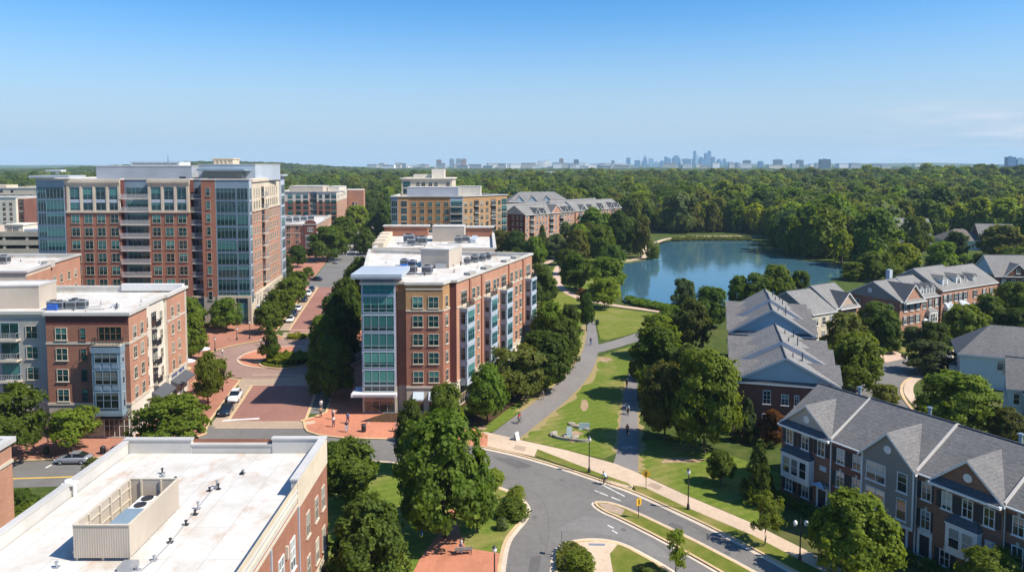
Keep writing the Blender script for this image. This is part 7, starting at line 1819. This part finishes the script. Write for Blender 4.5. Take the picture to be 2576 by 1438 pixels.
sign(772,722,700,'small sign post at the asphalt crossing','plain',.4,R(10),.13,STEEL)
# ---------------------------------------------------------------- furniture
def bench(px,py,ang,label,z=.14):
    x,y=g(px,py,z); o=empty('park_bench',(x,y,z),ang); tag(o,label,'bench'); wd=surf('weathered_wood',(.34,.32,.28),.8,.12,3.)
    m=MB(); 
    for i in range(4): m.box(-.9,.9,-.25+i*.13,-.14+i*.13,.42,.46)
    m.build('seat',wd,o); m=MB()
    for i in range(3): m.box(-.9,.9,.27+.02*i,.30+.02*i,.55+.13*i,.65+.13*i)
    m.build('backrest',wd,o)
    for s in (-1,1):
        m=MB(); m.box(s*.78-.03,s*.78+.03,-.22,-.16,0,.42); m.box(s*.78-.03,s*.78+.03,.22,.28,0,.9); m.build('leg',DARK,o)
bench(1166,1392,R(188),'grey slatted bench at the edge of the brick walk')
def bin_(px,py,label,z=.14,r=.33,h=1.05,m_=None):
    x,y=g(px,py,z); o=empty('litter_bin',(x,y,z)); tag(o,label,'litter bin'); m=MB(); m.lathe([(r*.9,0),(r,.1),(r,h*.82)],14)
    for i in range(14): a=6.2832*i/14; m.box(r*1.0*math.cos(a)-.02,r*1.0*math.cos(a)+.02,r*math.sin(a)-.02,r*math.sin(a)+.02,.08,h*.8)
    m.build('basket',m_ or DARK,o); m=MB(); m.lathe([(r*1.05,h*.82),(r*1.05,h*.9),(r*.7,h),(r*.45,h),(r*.45,h*.86)],14); m.build('rim',m_ or DARK,o)
bin_(915,1085,'dark litter bin on the brick plaza near the kerb'); bin_(259,1140,'dark litter bin on the pavement behind the silver car'); bin_(1503,816,'dark green bin beside the footpath, past the two walkers',.03,.4,1.3,plain('bin_green',(.03,.05,.03),.6)); bin_(117,1140,'green litter bin in the tree shade left of the silver car',.14,.33,1.,plain('bin_green',(.02,.10,.06),.6))
x,y=g(924,1068,.14); o=empty('cafe_table',(x,y,.14)); tag(o,'small round dark table with pale legs on the brick plaza','table'); m=MB(); m.lathe([(.001,.74),(.42,.74),(.42,.70),(.001,.70)],16); m.build('tabletop',DARK,o)
for i in range(3): a=2.1*i; m=MB(); m.tube((.05*math.cos(a),.05*math.sin(a),.7),(.35*math.cos(a),.35*math.sin(a),0),.03,n=6); m.build('leg',WHITE,o)
x,y=g(1299,1105,.13); o=empty('sandwich_board',(x,y,.13),R(55)); tag(o,'white folding sandwich board on the sidewalk at the footpath','sign board')
for s in (-1,1):
    m=MB(); m.raw([(-.4,s*.30,0),(.4,s*.30,0),(.4,s*.03,1.1),(-.4,s*.03,1.1),(-.4,s*.30+.03*s,0),(.4,s*.30+.03*s,0),(.4,s*.03+.03*s,1.1),(-.4,s*.03+.03*s,1.1)],[(0,1,2,3),(7,6,5,4),(0,4,5,1),(1,5,6,2),(2,6,7,3),(3,7,4,0)]); m.build('panel',WHITE,o)
# cafe parasols and tables by the bay block
def parasol(px,py,c,label):
    x,y=g(px,py,.14); o=empty('parasol',(x,y,.14)); tag(o,label,'parasol'); m=MB(); m.tube((0,0,0),(0,0,2.5),.03,n=6); m.build('pole',STEEL,o); m=MB(); m.lathe([(1.35,2.05),(1.4,2.1),(.7,2.4),(.02,2.6)],8,0,smooth=False); m.build('canopy',c,o)
parasol(463,955,cl('sand',(.55,.38,.18)),'sand coloured parasol behind the shop awnings of the bay block'); parasol(500,990,cl('sand2',(.6,.34,.16)),'orange sand parasol between the corner trees'); parasol(474,935,WH,'white parasol at the far end of the bay block'); parasol(512,903,WH,'white parasol by the bright tree behind the bay block')
# rocks and entrance feature
RK=surf('pale_rock',(.36,.31,.25),.9,.2,1.5,bump=.3)
def rock(px,py,w,h,label,z=.02,mat=None):
    x,y=g(px,py,z); rg_=random.Random(px); me=bpy.data.meshes.new('boulder'); bm=bmesh.new(); bmesh.ops.create_icosphere(bm,subdivisions=2,radius=1.)
    for v in bm.verts: k=1+rg_.uniform(-.16,.16); v.co=(v.co.x*w*k,v.co.y*w*.7*k,(v.co.z*.75+.35)*h*k)
    bm.to_mesh(me); bm.free(); me.materials.append(mat or RK); o=link('boulder',me,None,(x,y,z),rg_.random()*3); return tag(o,label,'boulder','boulders of the entrance bed')
rock(1392,1094,.8,.55,'rounded grey boulder at the left end of the entrance bed'); rock(1440,1068,.8,.3,'flat pink boulder behind the entrance bed'); rock(1458,1073,.9,.35,'second flat boulder behind the entrance bed, by the blue panel'); rock(1474,1080,.5,.3,'small boulder right behind the entrance bed'); rock(1422,1096,.6,.3,'low pale boulder in the middle of the entrance bed'); rock(1448,1099,.7,.3,'white boulder at the right part of the entrance bed')
bl=smooth_line(W([(1386,1096),(1400,1104),(1430,1109),(1470,1114),(1488,1110)]),2); a,b=ribbon(bl,.2,-.2); o=kerb(bl,.35,.4,'bed_edging',mat=RK); del o['kind']; tag(o,'curved low stone edging of the entrance bed','stone edging')
for (px,py,w_,h_,ang,l) in ((1432,1098,.8,1.5,R(8),'upright pale glass panel in the entrance bed'),(1470,1080,1.6,1.0,R(-4),'leaning pale blue panel behind the entrance bed')):
    x,y=g(px,py); m=MB(); m.box(-w_/2,w_/2,-.05,.05,0,h_); m.box(-w_/2-.04,w_/2+.04,-.1,.1,0,.08); o=m.build('glass_panel',plain('pale_glass_panel',(.42,.52,.55),.2),None,(x,y,.02),ang); tag(o,l,'panel')
# bicycle marking on the shaded path
m=MB(); 
for cx_,cy_ in ((-.55,0),(.55,0)):
    P=circ(.42,18,0,360,(cx_,cy_)); Q=circ(.33,18,0,360,(cx_,cy_))
    for i in range(18): j=(i+1)%18; m.poly([(*P[i],0),(*P[j],0),(*Q[j],0),(*Q[i],0)])
m.poly([(-.5,-.04,0),(.1,-.04,0),(.1,.04,0),(-.5,.04,0)]); m.poly([(.1,-.04,0),(.55,.0,0),(.3,.4,0),(.2,.4,0)]); x,y=g(1582,1125); o=m.build('road_marking',LINE,None,(x,y,.06),R(8)); o['kind']='structure'
# fence by the lakeside terrace, planter boxes on the pavement
x,y=g(2300,863); o=empty('garden_wall',(x,y,0),R(30)); tag(o,'low hedge like clipped wall at the brick cross gable house','hedge'); m=MB(); m.box(-6,6,-.5,.5,0,1.); m.build('hedge_body',G_BASE,o)
# antenna mast
o=empty('antenna_mast',(-545.,1200.,0)); tag(o,'thin lattice antenna mast rising over the tower penthouse','mast'); m=MB(); H_=59.
for k in range(4):
    a=R(45+90*k); m.tube((2.2*math.cos(a),2.2*math.sin(a),0),(.35*math.cos(a),.35*math.sin(a),H_-8),.28,.2,4)
for i in range(9):
    z=20+i*4.; r0=2.2-(2.2-.35)*z/(H_-8); m.tube((-r0,-r0,z),(r0,-r0,z+3.6),.14,n=4); m.tube((r0,-r0,z),(-r0,-r0,z+3.6),.14,n=4)
m.tube((0,0,H_-8),(0,0,H_),.22,.1,5); m.build('lattice',STEEL,o)
# ================================================================ SKYLINE
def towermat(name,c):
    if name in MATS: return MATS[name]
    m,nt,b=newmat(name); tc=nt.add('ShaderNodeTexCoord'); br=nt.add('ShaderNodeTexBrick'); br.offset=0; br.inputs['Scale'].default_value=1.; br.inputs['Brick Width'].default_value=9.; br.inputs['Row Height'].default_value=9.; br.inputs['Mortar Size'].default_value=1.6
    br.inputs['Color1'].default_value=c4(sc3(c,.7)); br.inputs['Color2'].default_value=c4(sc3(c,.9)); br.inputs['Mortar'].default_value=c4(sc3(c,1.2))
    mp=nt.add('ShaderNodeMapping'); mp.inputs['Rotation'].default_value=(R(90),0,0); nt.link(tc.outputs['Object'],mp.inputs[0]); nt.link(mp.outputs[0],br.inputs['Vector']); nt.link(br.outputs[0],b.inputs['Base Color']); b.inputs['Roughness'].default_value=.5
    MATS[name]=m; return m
TW={'b':towermat('haze_blue_tower',(.05,.15,.30)),'g':towermat('grey_tower',(.22,.27,.33)),'w':towermat('white_tower',(.62,.60,.56)),'k':towermat('dark_tower',(.04,.07,.11)),'r':towermat('brown_tower',(.24,.14,.11)),'l':towermat('pale_haze_blue_tower',(.20,.36,.50))}  # blue of the distant haze is put into the tower colours
def Dz(n,x): return Z0[n][0]*.936+x*.29068
def Dy(n,y): return Z0[n][1]*.936+y*.29068
def skytower(x0,x1,yt,d,c,label,kind='flat',dep=None,cat='skyscraper'):
    X0,X1=(x0-1288)/FO*d,(x1-1288)/FO*d; zt=zat(yt,d); b=th((X0+X1)/2,d)-4; w=X1-X0; h=zt-b; dp=dep or max(18,w*.8)
    o=empty(cat.replace(' ','_'),((X0+X1)/2,d,b),R(8 if kind!='flat' else 0)); tag(o,label,cat,'towers of the distant skyline'); m=MB(); hw=w/2
    if kind=='flat': m.box(-hw,hw,0,dp,0,h)
    elif kind=='step': m.box(-hw,hw,0,dp,0,h*.82); m.box(-hw*.6,hw*.6,dp*.1,dp*.8,h*.82,h)
    elif kind=='slant': m.raw([(-hw,0,0),(hw,0,0),(hw,dp,0),(-hw,dp,0),(-hw,0,h),(hw,0,h*.80),(hw,dp,h*.80),(-hw,dp,h)],[(0,1,5,4),(1,2,6,5),(2,3,7,6),(3,0,4,7),(4,5,6,7)])
    elif kind=='spire':
        m.box(-hw,hw,0,dp,0,h*.55); m.box(-hw*.7,hw*.7,dp*.1,dp*.9,h*.55,h*.72); m.raw([(-hw*.5,dp*.2,h*.72),(hw*.5,dp*.2,h*.72),(hw*.5,dp*.8,h*.72),(-hw*.5,dp*.8,h*.72),(0,dp*.5,h)],[(0,1,4),(1,2,4),(2,3,4),(3,0,4)])
    elif kind=='mast': m.box(-hw,hw,0,dp,0,h*.80); m.box(hw*.3,hw,0,dp,h*.8,h*.93); m.tube((hw*.6,dp*.5,h*.93),(hw*.6,dp*.5,h),1.2,n=5)
    m.build('tower_shaft',TW[c],o); m=MB(); m.box(-hw*.3,hw*.3,dp*.3,dp*.7,h*(.82 if kind in('slant','mast') else 1)-.5,h+(4 if kind in ('flat','step') else 0)-.2) if kind in ('flat','step') else m.box(-hw*.9,hw*.9,-.6,0,h*.1,h*.14); m.build('roof_plant',TW['g'],o); return o
S3=lambda a,b:(Dz(3,a),Dz(3,b))
D7=6900.
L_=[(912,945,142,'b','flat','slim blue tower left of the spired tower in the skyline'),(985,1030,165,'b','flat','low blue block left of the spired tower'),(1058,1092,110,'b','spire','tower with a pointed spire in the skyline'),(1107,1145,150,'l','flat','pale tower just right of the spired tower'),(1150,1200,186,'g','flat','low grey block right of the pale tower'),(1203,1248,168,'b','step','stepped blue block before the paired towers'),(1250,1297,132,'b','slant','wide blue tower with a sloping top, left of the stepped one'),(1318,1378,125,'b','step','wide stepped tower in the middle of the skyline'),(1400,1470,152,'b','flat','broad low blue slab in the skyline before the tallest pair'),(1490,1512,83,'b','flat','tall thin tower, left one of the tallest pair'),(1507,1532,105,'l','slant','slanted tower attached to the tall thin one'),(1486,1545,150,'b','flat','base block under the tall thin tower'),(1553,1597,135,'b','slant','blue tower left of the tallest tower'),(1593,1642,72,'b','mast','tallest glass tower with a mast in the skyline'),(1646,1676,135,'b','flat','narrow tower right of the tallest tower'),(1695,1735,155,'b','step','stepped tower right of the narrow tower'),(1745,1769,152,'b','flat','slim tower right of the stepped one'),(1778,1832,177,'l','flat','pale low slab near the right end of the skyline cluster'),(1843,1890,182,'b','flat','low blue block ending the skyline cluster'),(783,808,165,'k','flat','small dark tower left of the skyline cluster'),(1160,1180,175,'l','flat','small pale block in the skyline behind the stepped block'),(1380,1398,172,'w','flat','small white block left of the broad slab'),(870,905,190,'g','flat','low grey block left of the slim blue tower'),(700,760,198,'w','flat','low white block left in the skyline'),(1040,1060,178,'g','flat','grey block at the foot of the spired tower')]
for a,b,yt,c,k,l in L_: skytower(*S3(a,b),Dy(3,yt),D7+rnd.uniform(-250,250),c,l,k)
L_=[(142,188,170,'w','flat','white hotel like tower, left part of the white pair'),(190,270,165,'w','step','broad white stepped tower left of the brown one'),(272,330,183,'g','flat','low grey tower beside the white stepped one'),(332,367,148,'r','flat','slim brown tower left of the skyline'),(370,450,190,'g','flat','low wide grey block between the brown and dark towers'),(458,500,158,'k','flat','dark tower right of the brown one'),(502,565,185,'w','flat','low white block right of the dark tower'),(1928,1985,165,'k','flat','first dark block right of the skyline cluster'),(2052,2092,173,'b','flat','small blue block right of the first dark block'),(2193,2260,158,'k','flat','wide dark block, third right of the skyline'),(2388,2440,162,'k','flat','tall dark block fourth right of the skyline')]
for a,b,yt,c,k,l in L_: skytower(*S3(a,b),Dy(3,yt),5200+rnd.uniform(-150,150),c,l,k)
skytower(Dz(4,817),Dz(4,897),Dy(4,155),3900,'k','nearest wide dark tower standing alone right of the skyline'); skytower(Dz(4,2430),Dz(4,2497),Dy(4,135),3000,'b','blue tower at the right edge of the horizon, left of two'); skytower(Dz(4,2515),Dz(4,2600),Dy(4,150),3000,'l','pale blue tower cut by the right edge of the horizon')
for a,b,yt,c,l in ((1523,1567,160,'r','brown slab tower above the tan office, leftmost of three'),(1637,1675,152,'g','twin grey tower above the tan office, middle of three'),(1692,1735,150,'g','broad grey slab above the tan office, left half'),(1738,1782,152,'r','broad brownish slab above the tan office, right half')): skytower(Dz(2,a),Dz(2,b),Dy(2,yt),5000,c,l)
# low pale buildings at the foot of the skyline
rg=random.Random(5); LOWM=[surf('low_white',(.80,.79,.77),.8,.05,.05),surf('low_cream',(.58,.52,.44),.8,.05,.05),surf('low_grey',(.42,.43,.45),.8,.05,.05)]
def lowbld(px,py,w,h,d,mat,label,grp):
    X=(px-1288)/FO*d; zt=zat(py,d); b=min(th(X,d),zt-6); o=empty('low_building',(X,d,b),rg.uniform(-.2,.2)); tag(o,label,'building',grp); m=MB(); m.box(-w/2,w/2,0,w*.6,0,zt-b); m.build('wall',mat,o); m=MB(); m.box(-w/2-.4,w/2+.4,-.4,w*.6+.4,zt-b,zt-b+.8); m.build('roof',LOWM[0],o); m=MB(); m.box(-w*.46,w*.46,-.2,0,(zt-b)-h*.5,(zt-b)-h*.3); m.build('window_band',GL_D,o)
for i in range(120):
    px=rg.choice((rg.uniform(930,1560),rg.uniform(1000,1560),rg.uniform(1440,1900),rg.uniform(1850,2560))); d=rg.uniform(4000,5800); lowbld(px,rg.uniform(409.5,419),rg.uniform(25,90),10,d,rg.choice(LOWM),'small pale building low on the hazy horizon, by the skyline','low pale buildings along the horizon')
for px,py,w,d,k,l in ((1338,436,36,1500,0,'long white roofed hall in the woods left of the lake skyline'),(1378,433,40,1600,0,'long low white shed beside the white roofed hall'),(1418,438,22,1400,1,'small pinkish building at the end of the white hall'),(1948,471,30,800,1,'pink walled building with white roof in the woods, middle right'),(1930,493,20,640,0,'white roofed building among trees above the lake'),(2110,461,22,900,0,'white roofed building left of the brick one in the hillside wood'),(2146,468,26,850,1,'brick and white building in the hillside wood'),(2070,470,14,820,0,'tiny white roof left in the hillside wood'),(1756,495,6,600,0,'small white chimney like block in the wood behind the lake'),(392,408,95,1500,0,'long white roof beyond the tower penthouse'),(136,428,30,1500,0,'white house in the trees at the left horizon'),(900,455,30,900,1,'flat roof in the trees beyond the mid-rise'),(975,415,60,3400,0,'wide white building left on the horizon'),(1350,417,50,4200,0,'white tower base left on the skyline horizon')):
    lowbld(px,py,w,9,d,LOWM[k] if k else LOWM[0],l,None)
# hazy air
m=MB(); m.box(-7600,7600,-280,9700,-6,215); hz=m.mesh('haze',[]); 
mt=bpy.data.materials.new('haze_air'); mt.use_nodes=True; n_=mt.node_tree.nodes; n_.remove(n_['Principled BSDF']); pv=n_.new('ShaderNodeVolumePrincipled'); pv.inputs['Color'].default_value=(.56,.80,1.,1); pv.inputs['Density'].default_value=HAZE; pv.inputs['Anisotropy'].default_value=0.
mt.node_tree.links.new(pv.outputs[0],n_['Material Output'].inputs['Volume']); hz.materials.append(mt); o=link('haze',hz); tag(o,'thin blue summer haze over the whole land','haze',None,'stuff')
# ================================================================ LIGHT, SKY, CAMERA
EL,AZ=49.,19.     # sun height; sun lies to the right, a little towards the camera
sd=Vector((math.cos(R(EL))*math.cos(R(AZ)),-math.cos(R(EL))*math.sin(R(AZ)),math.sin(R(EL))))
L=bpy.data.lights.new('sun','SUN'); L.energy=4.9; L.angle=R(.53); L.color=(1.,.925,.81)
lo=bpy.data.objects.new('sun',L); lo.rotation_euler=(-sd).to_track_quat('-Z','Y').to_euler(); lo.location=(0,0,300); col.objects.link(lo)
w=bpy.data.worlds.new('World'); sc.world=w; w.use_nodes=True
nt=w.node_tree; bg=nt.nodes['Background']
sk=nt.nodes.new('ShaderNodeTexSky'); sk.sky_type='NISHITA'; sk.sun_disc=False; sk.sun_elevation=R(EL)
sk.sun_rotation=math.atan2(sd.x,sd.y); sk.altitude=100; sk.air_density=1.0; sk.dust_density=.6; sk.ozone_density=6.
bg.inputs['Strength'].default_value=.112
T=NT.__new__(NT); T.t=nt; T.n=nt.nodes; T.l=nt.links
hs=T.add('ShaderNodeHueSaturation'); hs.inputs['Saturation'].default_value=1.3; T.link(sk.outputs[0],hs.inputs['Color'])
x=hs.outputs[0]
# thin streaks of cloud low on the right
tc=T.add('ShaderNodeTexCoord'); mp=T.add('ShaderNodeMapping'); mp.inputs['Scale'].default_value=(3.,3.,26.); T.link(tc.outputs['Generated'],mp.inputs[0])
nz=T.add('ShaderNodeTexNoise'); nz.inputs['Scale'].default_value=1.6; nz.inputs['Detail'].default_value=6; nz.inputs['Roughness'].default_value=.6; T.link(mp.outputs[0],nz.inputs['Vector'])
sp=T.add('ShaderNodeSeparateXYZ'); T.link(tc.outputs['Generated'],sp.inputs[0])
mx=T.add('ShaderNodeMapRange',interpolation_type='SMOOTHSTEP'); mx.inputs['From Min'].default_value=.36; mx.inputs['From Max'].default_value=.56; T.link(sp.outputs[0],mx.inputs[0])
mz=T.add('ShaderNodeMapRange',interpolation_type='SMOOTHSTEP'); mz.inputs['From Min'].default_value=.085; mz.inputs['From Max'].default_value=.05; T.link(sp.outputs[2],mz.inputs[0])
mn=T.add('ShaderNodeMapRange',interpolation_type='SMOOTHSTEP'); mn.inputs['From Min'].default_value=.40; mn.inputs['From Max'].default_value=.66; T.link(nz.outputs['Fac'],mn.inputs[0])
a=T.add('ShaderNodeMath',operation='MULTIPLY'); T.link(mx.outputs[0],a.inputs[0]); T.link(mz.outputs[0],a.inputs[1]); b_=T.add('ShaderNodeMath',operation='MULTIPLY'); T.link(a.outputs[0],b_.inputs[0]); T.link(mn.outputs[0],b_.inputs[1])
mh=T.add('ShaderNodeMapRange',interpolation_type='SMOOTHSTEP'); mh.inputs['From Min'].default_value=.215; mh.inputs['From Max'].default_value=-.01; T.link(sp.outputs[2],mh.inputs[0])
hz_=T.add('ShaderNodeRGB'); hz_.outputs[0].default_value=(2.75,3.60,4.62,1); x=mix(T,x,hz_.outputs[0],mh.outputs[0])
cl_=T.add('ShaderNodeRGB'); cl_.outputs[0].default_value=(4.4,4.7,5.2,1); x=mix(T,x,cl_.outputs[0],b_.outputs[0])
T.link(x,bg.inputs['Color'])
cam=bpy.data.cameras.new('camera'); co=bpy.data.objects.new('camera',cam); col.objects.link(co)
co.location=(0,0,HC); co.rotation_euler=(R(90)-TH,0,0)
cam.sensor_width=36; cam.lens=36*FO/2576; cam.shift_x=0; cam.shift_y=-(719-PPY)/2576; cam.clip_start=.5; cam.clip_end=40000
sc.camera=co
sc.view_settings.view_transform='Standard'; sc.view_settings.look='None'; sc.view_settings.gamma=1; sc.view_settings.exposure=EXPO
sc.view_settings.use_curve_mapping=False
sc.cycles.use_denoising=True
try: sc.cycles.denoiser='OPENIMAGEDENOISE'
except Exception: pass
sc.cycles.max_bounces=10; sc.cycles.diffuse_bounces=6; sc.cycles.glossy_bounces=3; sc.cycles.transmission_bounces=6; sc.cycles.transparent_max_bounces=10; sc.cycles.volume_bounces=1
sc.cycles.caustics_reflective=False; sc.cycles.caustics_refractive=False
sc.cycles.sample_clamp_indirect=6
